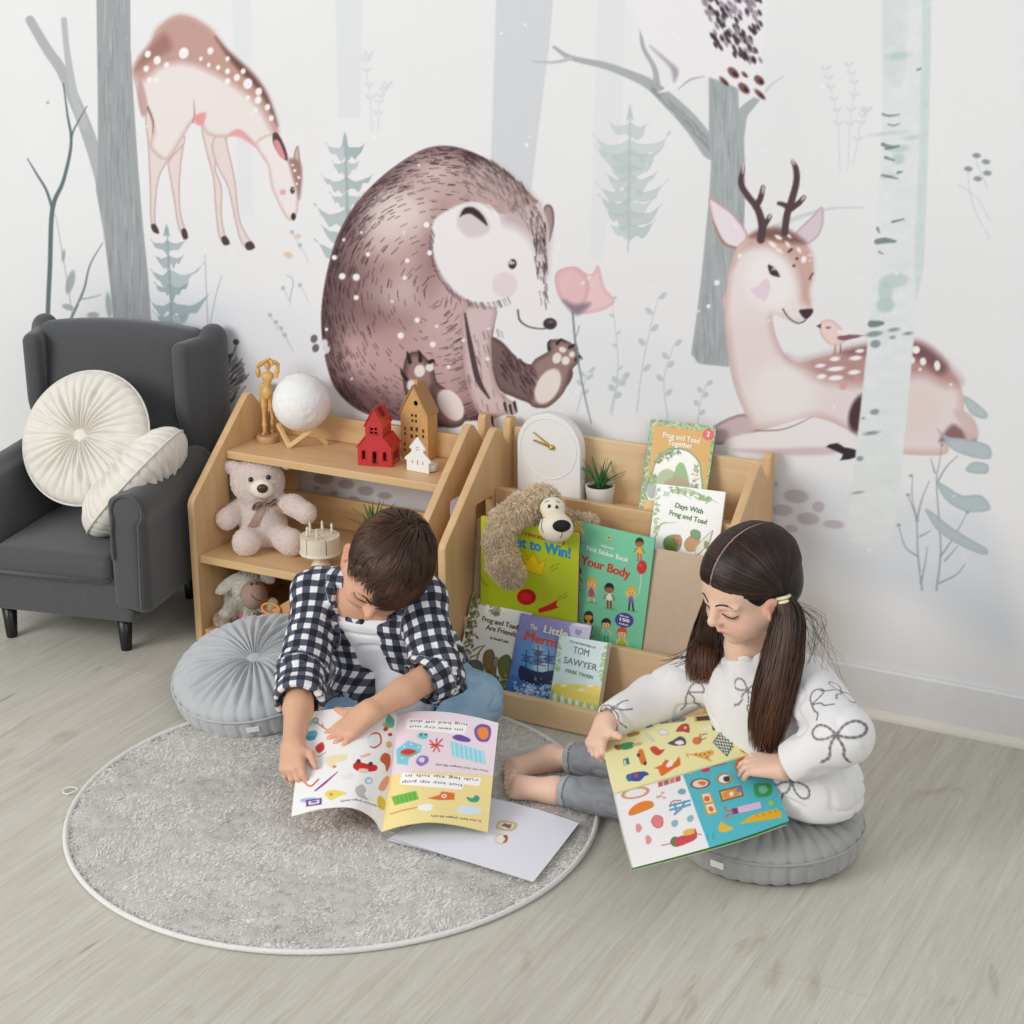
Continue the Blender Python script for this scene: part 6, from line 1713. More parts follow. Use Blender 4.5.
leaves(c, T6([(40, 540), (150, 555), (230, 570), (310, 560), (300, 640), (200, 600)]), OL, 1.1, 160, 14, 4); leaves(c, T6([(60, 580), (160, 620), (280, 650)]), OL, 1.1, 140, 15, 4)
b.done()
b.text('Frog and Toad', *T6([(228, 245)])[0], .0150, (92, 58, 34), .03, .086, rot=-.05); b.text('Are Friends', *T6([(235, 290)])[0], .0150, (92, 58, 34), .03, .073, rot=-.05); b.text('by Arnold Lobel', *T6([(224, 340)])[0], .0080, (60, 92, 52), .03, .043, rot=-.05, name='author'); b.text('50', *T6([(133, 133)])[0], .013, (86, 104, 66), 0, name='badge_number')

# blue ship book
b = Book('picture_book', 'blue picture book with a dark sailing ship and orange lettering, middle of the bottom tier', 'book', [(521.5, 613), (591.5, 625.5), (513.7, 696)], -.3425, .0145, -.276, .150, .010, (70, 96, 150), GP, .205)
c = b.c; c.C[:] = (134, 138, 194)
gy = np.clip((c.Y-620-(c.X-520)*.18)/80, 0, 1)[..., None]
c.C[:] = np.array([140, 138, 196])*(1-gy)+np.array([52, 108, 178])*gy
c.C += (noise2(c.X, c.Y, .09, 2)*12+noise2(c.X, c.Y, .2, 5)*8)[..., None]*np.array([1, .9, .7])
def blob(x, y, rx, ry, col, a, soft): c.ell(*T6([(x, y)])[0], rx, ry, col, a, .1, soft)
blob(450, 430, 18, 18, (120, 190, 226), .7, 14); blob(470, 500, 10, 12, (214, 232, 244), .8, 8); blob(440, 430, 6, 10, (226, 238, 246), .7, 6); blob(380, 440, 9, 16, (80, 150, 206), .6, 8); blob(600, 240, 30, 8, (172, 156, 206), .6, 8)
c.poly(T6([(340, 485), (400, 510), (470, 525), (540, 515), (520, 590), (450, 600), (370, 580), (335, 555)]), (30, 40, 76), .95, smooth=2)
for x0, y0, x1, y1 in ((375, 520, 378, 400), (440, 530, 445, 372), (500, 525, 506, 400)): c.stroke(T6([(x0, y0), (x1, y1)]), .8, (30, 36, 66), smooth=1)
for x, y, w in ((378, 430, 26), (377, 460, 30), (444, 400, 34), (443, 440, 40), (442, 480, 44), (505, 430, 34), (503, 470, 40)): c.stroke(T6([(x-w, y-4), (x+w, y+8)]), .7, (34, 40, 72), smooth=1)
for x, y, rx, ry in ((378, 446, 3.6, 2.2), (444, 420, 4.6, 3), (442, 462, 5.4, 3), (503, 452, 4.6, 3)): blob(x, y, rx, ry, (70, 84, 132), .8, 1.5)
c.poly(T6([(310, 590), (420, 610), (560, 610), (520, 720), (300, 680)]), (44, 96, 168), .8, smooth=2, soft=5)
rr = random.Random(4)
for i in range(260):
    x = rr.uniform(310, 560); y = rr.gauss(650, 30)-abs(x-450)*.1; c.ell(*T6([(x, y)])[0], rr.uniform(.5, 1.6), rr.uniform(.5, 1.2), (206, 224, 238), rr.uniform(.4, .9))
c.poly(T6([(620, 265), (640, 248), (745, 262), (742, 340), (630, 320)]), (206, 200, 226), 1, smooth=1); c.ell(*T6([(690, 256)])[0], 9, 2, (232, 228, 240), 1, .12); c.poly(T6([(655, 285), (668, 278), (676, 288), (688, 282), (692, 300), (672, 318), (655, 300)]), (150, 128, 190), .8)
c.ell(*T6([(322, 648)])[0], 2, 3, (214, 176, 70))
b.done()
b.text('The', *T6([(420, 270)])[0], .0145, (240, 232, 196), .03, .018, rot=-.05, name='title'); b.text('Little', *T6([(545, 295)])[0], .0215, (240, 232, 196), .035, .056, rot=-.05); b.text('Mermaid', *T6([(505, 352)])[0], .0270, (222, 78, 40), .035, .112, rot=-.06)

# thick pale paperback
b = Book('paperback_book', 'thick pale blue paperback with a picket fence on the cover, rightmost on the bottom tier', 'book', [(559.9, 634.8), (607.8, 643), (550.5, 704)], -.352, .0145, -.297, .150, .019, (206, 226, 226), GP, .178)
c = b.c; c.C[:] = (208, 228, 228)
c.C += (noise2(c.X, c.Y, .07, 2)*4)[..., None]
c.poly(T6([(520, 600), (600, 590), (700, 600), (815, 620), (795, 780), (505, 720)]), (224, 206, 84), 1, smooth=2, soft=3); c.poly(T6([(690, 610), (760, 600), (815, 625), (805, 660), (700, 640)]), (240, 214, 92), 1, soft=3)
c.poly(T6([(520, 620), (560, 660), (650, 690), (800, 720), (790, 790), (505, 730)]), (150, 186, 70), .9, smooth=2, soft=3)
leaves(c, T6([(566, 330), (562, 420), (560, 520)]), [(118, 180, 90), (150, 200, 110)], 1, 16, 1, 1, (2.3, 1.1)); leaves(c, T6([(828, 380), (818, 460), (812, 560)]), [(118, 180, 90), (150, 200, 110)], 1, 18, 2, 1, (2.4, 1.2))
for i in range(7):
    x = 540+i*42; y = 640+i*15; c.poly(T6([(x-12, y+75), (x-12, y+14), (x, y-6), (x+12, y+16), (x+12, y+78)]), (214, 232, 238), 1, smooth=1); c.stroke(T6([(x+13, y+76), (x+13, y+16)]), .5, (150, 176, 180), smooth=1)
for x, y in ((590, 600), (740, 602), (690, 625)): c.ell(*T6([(x, y)])[0], 3, 1.4, (244, 236, 214), .9)
b.done()
gr = (108, 122, 128)
b.text('THE ADVENTURES OF', *T6([(697, 367)])[0], .0062, gr, .01, .060, rot=-.08, name='subtitle'); b.text('TOM', *T6([(690, 408)])[0], .0200, (116, 124, 130), .012, .036, rot=-.06); b.text('SAWYER', *T6([(684, 478)])[0], .0190, (116, 124, 130), .015, .076, rot=-.07); b.text('MARK TWAIN', *T6([(678, 535)])[0], .0110, (84, 150, 92), .02, .062, rot=-.08, name='author')

# ------------------------------------------------------------------ open books with curved pages
class Page:
    """sheet swept between curves: rows are control polylines (first row is the edge v=0)"""
    def __init__(s, rows, nu=150, nv=190, back=None):
        rows = [np.asarray(r, float) for r in rows]
        us = np.linspace(0, 1, nu)
        R = [np.stack([np.interp(us, np.linspace(0, 1, len(q)), q[:, k]) for k in range(3)], 1) for q in [catmull(r, 24) for r in rows]]
        R = np.array(R); vs = np.linspace(0, 1, nv)
        C = np.stack([catmull(R[:, i], 24) for i in range(nu)], 1); tt = np.linspace(0, 1, len(C))
        s.G = np.stack([np.stack([np.interp(vs, tt, C[:, i, k]) for i in range(nu)], 1) for k in range(3)], -1)
        x, y = proj(s.G.reshape(-1, 3)); s.c = Canvas(x.reshape(nv, nu), y.reshape(nv, nu), (255, 255, 255)); s.c.px = .6
        dv = np.gradient(s.G, axis=0); du = np.gradient(s.G, axis=1); N = np.cross(du, dv); N /= np.linalg.norm(N, axis=2)[..., None]+1e-12
        if N[..., 2].mean() < 0: N = -N
        s.N = N
    def mesh(s, name, t, thick=.0006, m=None, col=None):
        P = s.G.reshape(-1, 3); F = grid_faces(*s.G.shape[:2]); N = len(P)
        if np.cross(s.G[1, 0]-s.G[0, 0], s.G[0, 1]-s.G[0, 0])@s.N[0, 0] > 0: F = F[:, ::-1]
        B = P-s.N.reshape(-1, 3)*thick
        i = np.arange(N).reshape(s.G.shape[:2]); ring = np.concatenate([i[0, :], i[1:, -1], i[-1, -2::-1], i[-2:0:-1, 0]]); j2 = np.roll(ring, -1)
        c = lin(np.clip(s.c.C, 0, 255)).reshape(-1, 3)
        bc = c if col is None else np.broadcast_to(lin(col), c.shape)
        return add(name, np.concatenate([P, B]), [F, F[:, ::-1]+N, np.stack([ring, ring+N, j2+N, j2], 1)], m or PRINT, t, col=np.concatenate([c, bc*.97]))
    def near(s, x, y):
        d = (s.c.X-x)**2+(s.c.Y-y)**2; k = np.unravel_index(np.argmin(d), d.shape); return k
    def text(s, body, x0, y0, x1, y1, size, c, t, flip=False, bold=0, name='lettering'):
        """lettering along the line from photo point 0 to 1 lying on the page"""
        a, b = s.near(x0, y0), s.near(x1, y1); A, B = s.G[a], s.G[b]; n = s.N[a]
        me = text_mesh(body, size, bold, .0002, width=float(np.linalg.norm(B-A)))
        u = (B-A)/np.linalg.norm(B-A); v = np.cross(n, u)
        nn = len(me.vertices); q = np.empty(nn*3, np.float32); me.vertices.foreach_get('co', q); q = q.reshape(-1, 3)
        W = (A+B)/2+q[:, :1]*u+q[:, 1:2]*v
        g = s.G.reshape(-1, 3); N = s.N.reshape(-1, 3)
        k = np.array([np.argmin(((g-w)**2).sum(1)) for w in W])
        W = W-N[k]*((W-g[k])*N[k]).sum(1)[:, None]+N[k]*(.0003+q[:, 2:3])
        me.vertices.foreach_set('co', W.astype(np.float32).ravel()); me.update()
        return put(name, me, ink(c), t)

def Z3(L): return [at(x, y, Z=z) for x, y, z in L]
K2 = lambda L: [(280+x*.2344, 690+y*.2344) for x, y in L]
t = thing('open_sticker_book', 'open sticker book with pink, yellow and white pages, lying in the lap of the boy', 'book', at(385, 800, Z=.016))
# left page, from the far edge to the near edge; each row runs from the outer edge to the spine
pl = Page([Z3([(304, 713, .140), (340, 708, .148), (375, 706, .150), (393, 710, .142), (397.5, 716, .135)]),
           Z3([(297, 765, .098), (330, 758, .112), (362, 755, .116), (383, 761, .102), (390, 772, .084)]),
           Z3([(291, 816.6, .052), (322, 809, .070), (352, 808, .074), (372, 818, .052), (381.5, 832, .031)])], 140, 180)
c = pl.c; c.C[:] = (240, 238, 235)
def S(c, L, col, a=1, sm=3, f=K2, rim=None): c.poly(f(L), col, a, smooth=sm, soft=.8, rim=rim, rimw=1.2)
S(c, [(112, 195), (155, 175), (150, 210), (118, 215)], (70, 160, 184)); S(c, [(118, 180), (150, 172), (160, 190), (122, 198)], (96, 184, 204)); S(c, [(108, 150), (150, 118), (165, 130), (150, 150)], (150, 206, 214), .8)
c.stroke(K2([(138, 130), (150, 118), (163, 128), (155, 140), (140, 134)]), .8, (150, 92, 60)); c.stroke(K2([(155, 138), (185, 160), (212, 178)]), 1, (140, 86, 60)); c.stroke(K2([(185, 160), (180, 145)]), .9, (140, 86, 60))
S(c, [(150, 245), (180, 222), (190, 250), (165, 270)], (196, 52, 50)); c.stroke(K2([(145, 260), (160, 285), (195, 265)]), .7, (190, 150, 150))
S(c, [(195, 300), (215, 280), (285, 275), (280, 300), (240, 310), (235, 330), (205, 325)], (238, 222, 180)); c.ell(*K2([(232, 327)])[0], 2, 1.2, (214, 120, 70))
c.stroke(K2([(375, 205), (400, 185), (425, 190), (430, 225), (405, 245), (385, 240)]), 1.6, (206, 60, 54)); S(c, [(370, 205), (400, 188), (420, 205), (415, 235), (385, 240)], (214, 226, 224), .9)
for x, y in ((450, 168), (470, 190), (455, 160)): c.ell(*K2([(x, y)])[0], 2.2, 1.8, (206, 54, 50))
S(c, [(450, 130), (465, 105), (488, 130), (482, 160), (455, 155)], (98, 178, 168)); S(c, [(440, 140), (470, 148), (480, 160), (445, 158)], (150, 190, 110), .9); c.ell(*K2([(465, 233)])[0], 3, 3.4, (232, 176, 110))
S(c, [(312, 320), (330, 305), (370, 315), (412, 322), (408, 345), (350, 348), (318, 338)], (204, 40, 40)); S(c, [(338, 335), (375, 338), (370, 355), (340, 352)], (236, 206, 190)); c.ell(*K2([(335, 303)])[0], 2.2, 2, (70, 56, 60)); c.ell(*K2([(387, 315)])[0], 2.2, 2, (70, 56, 60))
S(c, [(428, 290), (445, 268), (470, 280), (470, 320), (455, 350), (448, 320), (430, 305)], (200, 96, 50)); S(c, [(418, 420), (440, 380), (460, 365), (465, 385), (445, 430)], (232, 160, 130)); c.ell(*K2([(433, 482)])[0], 4, 7.5, (224, 196, 60), 1, -.3)
c.stroke(K2([(345, 285), (385, 272)]), 1.2, (226, 120, 110)); S(c, [(345, 280), (385, 268), (385, 280), (350, 290)], (238, 190, 186), .8); c.ell(*K2([(378, 387)])[0], 4, 3.5, (140, 194, 212)); c.ell(*K2([(380, 388)])[0], 2.4, 2, (236, 240, 240))
S(c, [(270, 365), (310, 352), (312, 375), (275, 382)], (232, 228, 224)); c.stroke(K2([(150, 430), (190, 398), (245, 350)]), [1.5, 2.2, .8], (150, 60, 140)); c.stroke(K2([(95, 385), (130, 410), (165, 380)]), 1.3, (204, 50, 50))
S(c, [(320, 420), (350, 402), (368, 425), (360, 445), (378, 470), (350, 462), (330, 450)], (190, 184, 182)); S(c, [(190, 440), (230, 425), (285, 440), (250, 455), (215, 470)], (232, 214, 110)); c.ell(*K2([(218, 445)])[0], 2, 1.4, (220, 130, 110))
S(c, [(90, 465), (150, 458), (150, 475), (95, 480)], (150, 176, 214), .8); S(c, [(110, 470), (178, 460), (178, 488), (112, 498)], (96, 62, 130), 1, 1); S(c, [(120, 475), (168, 467), (168, 483), (122, 491)], (226, 220, 234), 1, 1); c.stroke(K2([(135, 478), (155, 476)]), 1.4, (70, 50, 90))
pl.mesh('left_page', t, .0006)
pl.text('In the house (pages 04-05)', *K2([(425, 500)])[0], *K2([(258, 474)])[0], .0075, (110, 108, 110), t)
pr = Page([Z3([(397.5, 716, .135), (415, 711.5, .142), (445, 712, .140), (475, 717, .134), (498.5, 723, .129)]),
           Z3([(390, 772, .084), (408, 765, .098), (438, 763, .098), (470, 768, .090), (493, 776, .080)]),
           Z3([(381.5, 832, .031), (402, 826, .045), (430, 822.5, .052), (460, 826, .044), (487.5, 832.5, .032)])], 140, 190)
c = pr.c; c.C[:] = (234, 218, 226)
c.poly(K2([(460, 362), (600, 345), (750, 352), (920, 366), (900, 640), (400, 640)]), (240, 220, 152), 1, smooth=1, soft=1)
S(c, [(545, 122), (805, 140), (785, 190), (535, 165)], (246, 244, 242), 1, 1); S(c, [(520, 352), (858, 375), (850, 410), (785, 402), (775, 425), (510, 402)], (250, 248, 244), 1, 1)
S(c, [(830, 165), (855, 145), (895, 155), (900, 190), (885, 220), (850, 218), (832, 195)], (126, 84, 168)); S(c, [(842, 170), (860, 158), (885, 165), (888, 200), (865, 212), (846, 195)], (234, 140, 60))
S(c, [(735, 200), (765, 190), (810, 208), (805, 222), (755, 215)], (112, 78, 158)); S(c, [(585, 195), (600, 182), (632, 188), (625, 208), (600, 208)], (120, 196, 204)); c.ell(*K2([(602, 190)])[0], 1, 1, (50, 50, 60)); c.ell(*K2([(622, 190)])[0], 1, 1, (50, 50, 60))
for L in ([(640, 215), (665, 235), (692, 210)], [(645, 245), (668, 235), (695, 240)], [(668, 235), (668, 208)], [(655, 262), (668, 240), (680, 262)], [(640, 232), (668, 236)]): c.stroke(K2(L), 1.4, (206, 60, 48))
S(c, [(495, 255), (545, 215), (605, 235), (600, 265), (550, 290), (545, 320), (500, 315)], (130, 200, 218), 1, 1); S(c, [(512, 265), (545, 250), (582, 262), (545, 278)], (206, 60, 70)); c.stroke(K2([(515, 275), (560, 280), (585, 265)]), 1.2, (110, 170, 90))
for x, y in ((530, 240), (560, 232), (590, 245), (575, 280), (520, 290)): c.ell(*K2([(x, y)])[0], .8, .8, (236, 244, 246))
S(c, [(580, 305), (600, 280), (630, 285), (632, 308), (600, 325)], (146, 112, 190)); S(c, [(590, 300), (602, 287), (618, 292), (610, 310)], (206, 220, 240))
S(c, [(728, 218), (870, 262), (878, 318), (735, 282)], (150, 212, 226), 1, 1)
for i in range(7): c.stroke(K2([(742+i*20, 224+i*6), (748+i*20, 284+i*5)]), .9, (206, 234, 240), smooth=1)
S(c, [(475, 455), (580, 430), (592, 465), (490, 492)], (104, 178, 66), 1, 1)
for i in range(6): c.stroke(K2([(488+i*18, 452-i*4), (498+i*18, 488-i*4)]), .6, (150, 204, 110), smooth=1)
S(c, [(628, 462), (680, 448), (690, 432), (745, 440), (745, 468), (680, 470)], (226, 112, 44), 1, 1); c.ell(*K2([(700, 452)])[0], 2.6, 2, (246, 236, 240)); c.ell(*K2([(700, 452)])[0], 1, .8, (120, 80, 160))
S(c, [(795, 455), (820, 462), (835, 448), (852, 460), (840, 478), (808, 475)], (58, 160, 140)); c.stroke(K2([(470, 530), (530, 512), (588, 500)]), 1.2, (206, 140, 90)); S(c, [(585, 500), (610, 488), (650, 490), (640, 515), (600, 512)], (240, 240, 238)); S(c, [(755, 505), (790, 492), (855, 505), (850, 528), (790, 530), (758, 520)], (214, 228, 234))
pr.mesh('right_page', t, .0006)
tx = (96, 92, 98)
for body, a, b_, z in (('hug bed off dot', (800, 148), (556, 134), .0095), ('on sew cry out', (782, 172), (552, 158), .0095), ('Time for bed (pages 08-09)', (890, 346), (662, 316), .007), ('rub leg zip tub in', (845, 386), (535, 368), .0095), ('hot toy tip pop', (775, 408), (520, 396), .0095), ('In the bath (pages 06-07)', (855, 560), (645, 538), .007)):
    pr.text(body, *K2([a])[0], *K2([b_])[0], z, tx, t)
# under pages and cover
for nm, pg, dz, c0, th in (('page_block', pr, .0008, (236, 234, 228), .0035), ('back_cover', pr, .0046, (210, 222, 190), .0009), ('page_block', pl, .0008, (236, 234, 228), .0028), ('front_cover', pl, .0039, (206, 92, 70), .0009)):
    q = Page.__new__(Page); q.N = pg.N[::6, ::6]; q.G = pg.G[::6, ::6]-q.N*dz; q.c = Canvas(pg.c.X[::6, ::6], pg.c.Y[::6, ::6], c0); q.mesh(nm, t, th)

# plain sheets with two stickers
t = thing('white_paper', 'white paper sheets with two stickers, on the rug beside the open sticker book', 'paper', at(500, 840, Z=.012))
for i, z in enumerate((.0150, .0180)):
    o = (0, 0) if i else (-3, 2)
    rows = [Z3([(470+o[0], 793+o[1], z), (525, 806, z), (579, 823, z)]), Z3([(430+o[0], 815+o[1], z), (490, 830, z+.002), (556, 853, z)]), Z3([(389+o[0], 838+o[1], z), (455, 858, z+.001), (533, 882, z)])]
    pp = Page(rows, 150, 150); c = pp.c; c.C[:] = (232, 232, 240)
    if i:
        S(c, [(925, 570), (945, 556), (1005, 565), (1012, 580), (990, 603), (925, 592)], (206, 190, 140), 1, 2); S(c, [(935, 573), (950, 563), (998, 571), (985, 595), (935, 588)], (236, 228, 214), 1, 2); S(c, [(945, 580), (960, 568), (975, 575), (988, 570), (980, 592), (960, 582)], (140, 100, 90))
        c.ell(*K2([(945, 636)])[0], 6.6, 5.2, (216, 200, 150)); c.ell(*K2([(945, 636)])[0], 5.4, 4.2, (238, 234, 228)); S(c, [(952, 622), (970, 620), (968, 645), (950, 652), (962, 636)], (178, 52, 46))
    pp.mesh('sheet', t, .0004)

# big sticker book of the girl
G4 = lambda L: [(580+x*.2148, 680+y*.2148) for x, y in L]
t = thing('open_sticker_book', 'open sticker book with yellow, teal and white pages, held by the girl', 'book', at(690, 820, Z=.06))
up_ = Page([Z3([(614, 793, .165), (660, 780, .172), (712, 765, .178), (760, 751.5, .183)]),
            Z3([(607, 766, .174), (652, 752, .181), (702, 740, .187), (748, 730, .190)]),
            Z3([(602.6, 744, .160), (645, 727, .172), (692, 716, .180), (737, 709, .184)])], 170, 120)
c = up_.c; c.C[:] = (240, 232, 172)
def Q(L, col, a=1, sm=3, rim=None): S(c, L, col, a, sm, G4, rim)
Q([(530, 170), (640, 160), (645, 185), (535, 195)], (214, 186, 110), 1, 1); Q([(540, 172), (635, 164), (640, 182), (545, 191)], (104, 72, 78), 1, 1); Q([(645, 160), (700, 150), (725, 185), (660, 188)], (222, 200, 130), .9, 1)
Q([(370, 195), (480, 170), (495, 178), (485, 192), (375, 205)], (120, 130, 140), 1, 1)
for i, cc in enumerate(((190, 90, 60), (80, 130, 150), (220, 190, 90), (120, 80, 120), (90, 150, 110), (200, 120, 70))): Q([(378+i*17, 188-i*3), (390+i*17, 185-i*3), (392+i*17, 200-i*3), (380+i*17, 203-i*3)], cc, 1, 1)
Q([(300, 210), (330, 200), (340, 215), (310, 225)], (60, 110, 140), 1, 1); Q([(360, 240), (380, 228), (408, 235), (412, 252), (380, 258)], (236, 236, 232), 1, 2, (190, 180, 180)); Q([(445, 240), (470, 208), (505, 205), (510, 245), (480, 240)], (182, 72, 56), 1, 2); c.ell(*G4([(490, 222)])[0], 1.6, 1.4, (236, 200, 180))
Q([(560, 225), (610, 215), (605, 232), (565, 232)], (238, 234, 226)); Q([(615, 205), (635, 205), (640, 220), (620, 235)], (60, 50, 56)); c.ell(*G4([(632, 222)])[0], 1.4, 1.4, (190, 60, 50)); Q([(680, 220), (710, 200), (752, 215), (720, 245)], (110, 186, 206), 1, 1); Q([(715, 235), (745, 210), (752, 220), (725, 245)], (226, 130, 150), 1, 1)
Q([(222, 252), (270, 240), (276, 252), (228, 266)], (180, 140, 60)); Q([(305, 260), (315, 250), (345, 280), (340, 285)], (238, 236, 232), 1, 2, (180, 180, 170))
Q([(408, 295), (435, 280), (465, 262), (490, 275), (492, 300), (465, 305), (440, 305)], (88, 74, 92)); Q([(440, 290), (470, 280), (485, 295), (460, 302)], (240, 238, 236)); c.ell(*G4([(545, 283)])[0], 4.6, 3.8, (224, 118, 64)); 
for L in ([(560, 275), (570, 255), (590, 250)], [(560, 280), (585, 270)], [(555, 268), (560, 250)]): c.stroke(G4(L), .8, (120, 80, 60))
Q([(170, 315), (200, 295), (245, 290), (250, 312), (210, 325)], (62, 140, 88)); Q([(245, 300), (285, 290), (285, 302), (250, 308)], (214, 180, 140)); Q([(160, 305), (185, 302), (185, 325), (165, 322)], (150, 90, 60))
Q([(325, 318), (350, 308), (375, 325), (395, 322), (370, 350), (345, 345)], (206, 72, 48)); Q([(270, 330), (290, 322), (300, 345), (310, 385), (290, 395), (275, 370)], (224, 120, 48)); c.ell(*G4([(272, 350)])[0], 1.6, 2, (80, 60, 56)); c.ell(*G4([(303, 388)])[0], 1.6, 2, (80, 60, 56))
chk = G4([(620, 290), (655, 240), (718, 275), (685, 355)]); c.poly(chk, (232, 228, 220), 1, smooth=1); a0, a1, a2, a3 = [np.array(p) for p in chk]
for i in range(8):
    for j in range(8):
        if (i+j) % 2:
            f = lambda s_, r_: a0+(a1-a0)*s_/8+(a3-a0)*r_/8
            c.poly([f(i, j), f(i+1, j), f(i+1, j+1), f(i, j+1)], (44, 92, 74) if i % 3 else (120, 70, 60), 1, smooth=1)
c.stroke(list(chk)+[chk[0]], .8, (60, 110, 90), smooth=1)
Q([(515, 345), (560, 338), (615, 325), (622, 345), (600, 360), (615, 380), (585, 370), (545, 358)], (226, 176, 84), 1, 2); c.stroke(G4([(518, 348), (495, 345), (505, 360)]), 1.4, (226, 176, 84))
for x, y in ((540, 347), (560, 350), (580, 345), (600, 338), (592, 360)): c.ell(*G4([(x, y)])[0], 1, 1, (168, 100, 50))
Q([(200, 370), (225, 360), (232, 390), (205, 400)], (58, 130, 96), 1, 1); Q([(205, 375), (212, 372), (216, 396), (208, 398)], (236, 236, 230), 1, 1)
Q([(345, 410), (380, 395), (400, 370), (440, 385), (460, 355), (468, 395), (440, 410), (395, 440), (375, 445), (365, 415)], (226, 112, 44), 1, 2); Q([(400, 395), (425, 370), (435, 392), (410, 408)], (246, 240, 232), 1, 2)
Q([(215, 450), (245, 432), (300, 425), (322, 440), (300, 448), (280, 470), (240, 470)], (52, 82, 158), 1, 2); c.ell(*G4([(262, 445)])[0], 2.2, 2.2, (206, 70, 60)); Q([(215, 445), (238, 438), (240, 468), (222, 470)], (70, 100, 170))
c.ell(*G4([(775, 322)])[0], 6.4, 4.8, (226, 178, 60)); 
for k in (-1, 0, 1): c.stroke(G4([(758, 322+k*10), (792, 318+k*10)]), .8, (120, 84, 40))
Q([(760, 300), (770, 280), (785, 300)], (226, 178, 60), 1, 2)
up_.mesh('upper_page', t, .0006)
lo_ = Page([Z3([(614, 793, .163), (660, 780, .170), (712, 765, .176), (760, 751.5, .181)]),
            Z3([(622, 828, .133), (668, 815, .140), (722, 800, .148), (775, 785, .156)]),
            Z3([(632.5, 868, .090), (682, 855, .101), (738, 839, .113), (789, 821, .124)])], 190, 150)
c = lo_.c; c.C[:] = (240, 236, 236)
c.poly(G4([(478, 440), (850, 320), (1000, 680), (602, 780)]), (86, 184, 196), 1, smooth=1)
c.ell(*G4([(258, 526)])[0], 14.5, 5.6, (206, 150, 104), 1, -.2); c.ell(*G4([(258, 526)])[0], 11, 3.9, (236, 230, 226), 1, -.2); Q([(225, 620), (245, 590), (290, 565), (335, 565), (342, 590), (300, 610), (240, 632)], (226, 132, 54))
for k in range(4): Q([(362+k*27, 478-k*8), (385+k*27, 470-k*8), (388+k*27, 492-k*8), (366+k*27, 500-k*8)], ((196, 80, 70), (150, 90, 80), (214, 120, 90), (180, 70, 90))[k], .9, 1)
for x, y in ((375, 540), (385, 525), (392, 548), (362, 545)): c.ell(*G4([(x, y)])[0], 1.6, 1.4, (214, 170, 160))
Q([(455, 520), (470, 505), (492, 512), (488, 530), (465, 532)], (120, 160, 170), .9)
for L in ([(420, 585), (470, 572), (510, 562)], [(420, 605), (480, 590), (512, 580)], [(440, 575), (450, 615)], [(490, 565), (470, 600), (440, 625)]): c.stroke(G4(L), 2.2, (98, 160, 190), smooth=1)
c.stroke(G4([(418, 590), (430, 565), (470, 560)]), 1, (190, 70, 60)); Q([(330, 660), (350, 628), (385, 640), (385, 680), (355, 690)], (224, 130, 130), 1, 2, (196, 70, 80)); Q([(260, 675), (275, 668), (290, 690), (275, 710), (262, 705)], (224, 140, 140), .9, 2); Q([(305, 730), (320, 722), (335, 745), (322, 765), (308, 760)], (224, 140, 140), .9, 2)
Q([(425, 660), (445, 650), (458, 660), (450, 682), (430, 682)], (130, 180, 180), .9, 2); Q([(498, 640), (518, 628), (530, 638), (522, 658), (502, 660)], (130, 180, 180), .9, 2)
Q([(420, 750), (440, 728), (470, 745), (460, 775), (430, 772)], (88, 130, 80)); Q([(440, 745), (470, 725), (500, 720), (535, 690), (545, 735), (500, 760), (455, 775)], (206, 76, 84), 1, 2); Q([(480, 705), (520, 690), (535, 712), (490, 725)], (226, 186, 80), 1, 2); c.stroke(G4([(380, 770), (430, 760)]), 1, (200, 100, 110)); c.stroke(G4([(540, 715), (565, 720)]), 1, (200, 100, 110))
# teal half
c.ell(*G4([(560, 482)])[0], 10, 5.2, (120, 74, 80), 1, -.1); c.ell(*G4([(560, 482)])[0], 8, 4, (236, 214, 196), 1, -.1); Q([(548, 478), (570, 470), (590, 478), (572, 492)], (226, 120, 50)); c.ell(*G4([(674, 460)])[0], 8, 5.8, (176, 128, 66), 1, -.1); c.ell(*G4([(674, 460)])[0], 6.2, 4.2, (240, 236, 226), 1, -.1); Q([(668, 452), (698, 448), (695, 472), (672, 472)], (60, 66, 84), 1, 2)
Q([(720, 395), (745, 360), (780, 352), (830, 350), (800, 400), (770, 455), (735, 430)], (226, 108, 42)); Q([(560, 528), (605, 522), (644, 620), (592, 635)], (200, 160, 76), 1, 1); Q([(568, 533), (602, 528), (615, 565), (582, 572)], (236, 226, 210), 1, 1); Q([(585, 582), (620, 575), (634, 614), (598, 622)], (236, 226, 210), 1, 1); Q([(578, 545), (598, 540), (605, 560), (585, 565)], (214, 110, 50)); Q([(598, 592), (615, 590), (622, 608), (605, 612)], (214, 110, 50))
Q([(645, 515), (750, 490), (762, 540), (660, 568)], (140, 72, 62), 1, 1); Q([(653, 520), (745, 498), (755, 535), (665, 560)], (206, 190, 110), 1, 1); Q([(665, 530), (690, 510), (730, 510), (740, 535), (700, 548), (672, 552)], (224, 146, 70)); c.ell(*G4([(705, 530)])[0], 2.2, 2.4, (240, 226, 206)); Q([(725, 505), (745, 500), (750, 520), (732, 525)], (120, 130, 170), 1, 1)
Q([(808, 490), (845, 480), (890, 485), (892, 530), (860, 545), (820, 542)], (62, 152, 92)); Q([(830, 500), (860, 490), (875, 515), (845, 530)], (130, 196, 170), .9, 2); c.ell(*G4([(888, 572)])[0], 2.6, 2.4, (160, 200, 80))
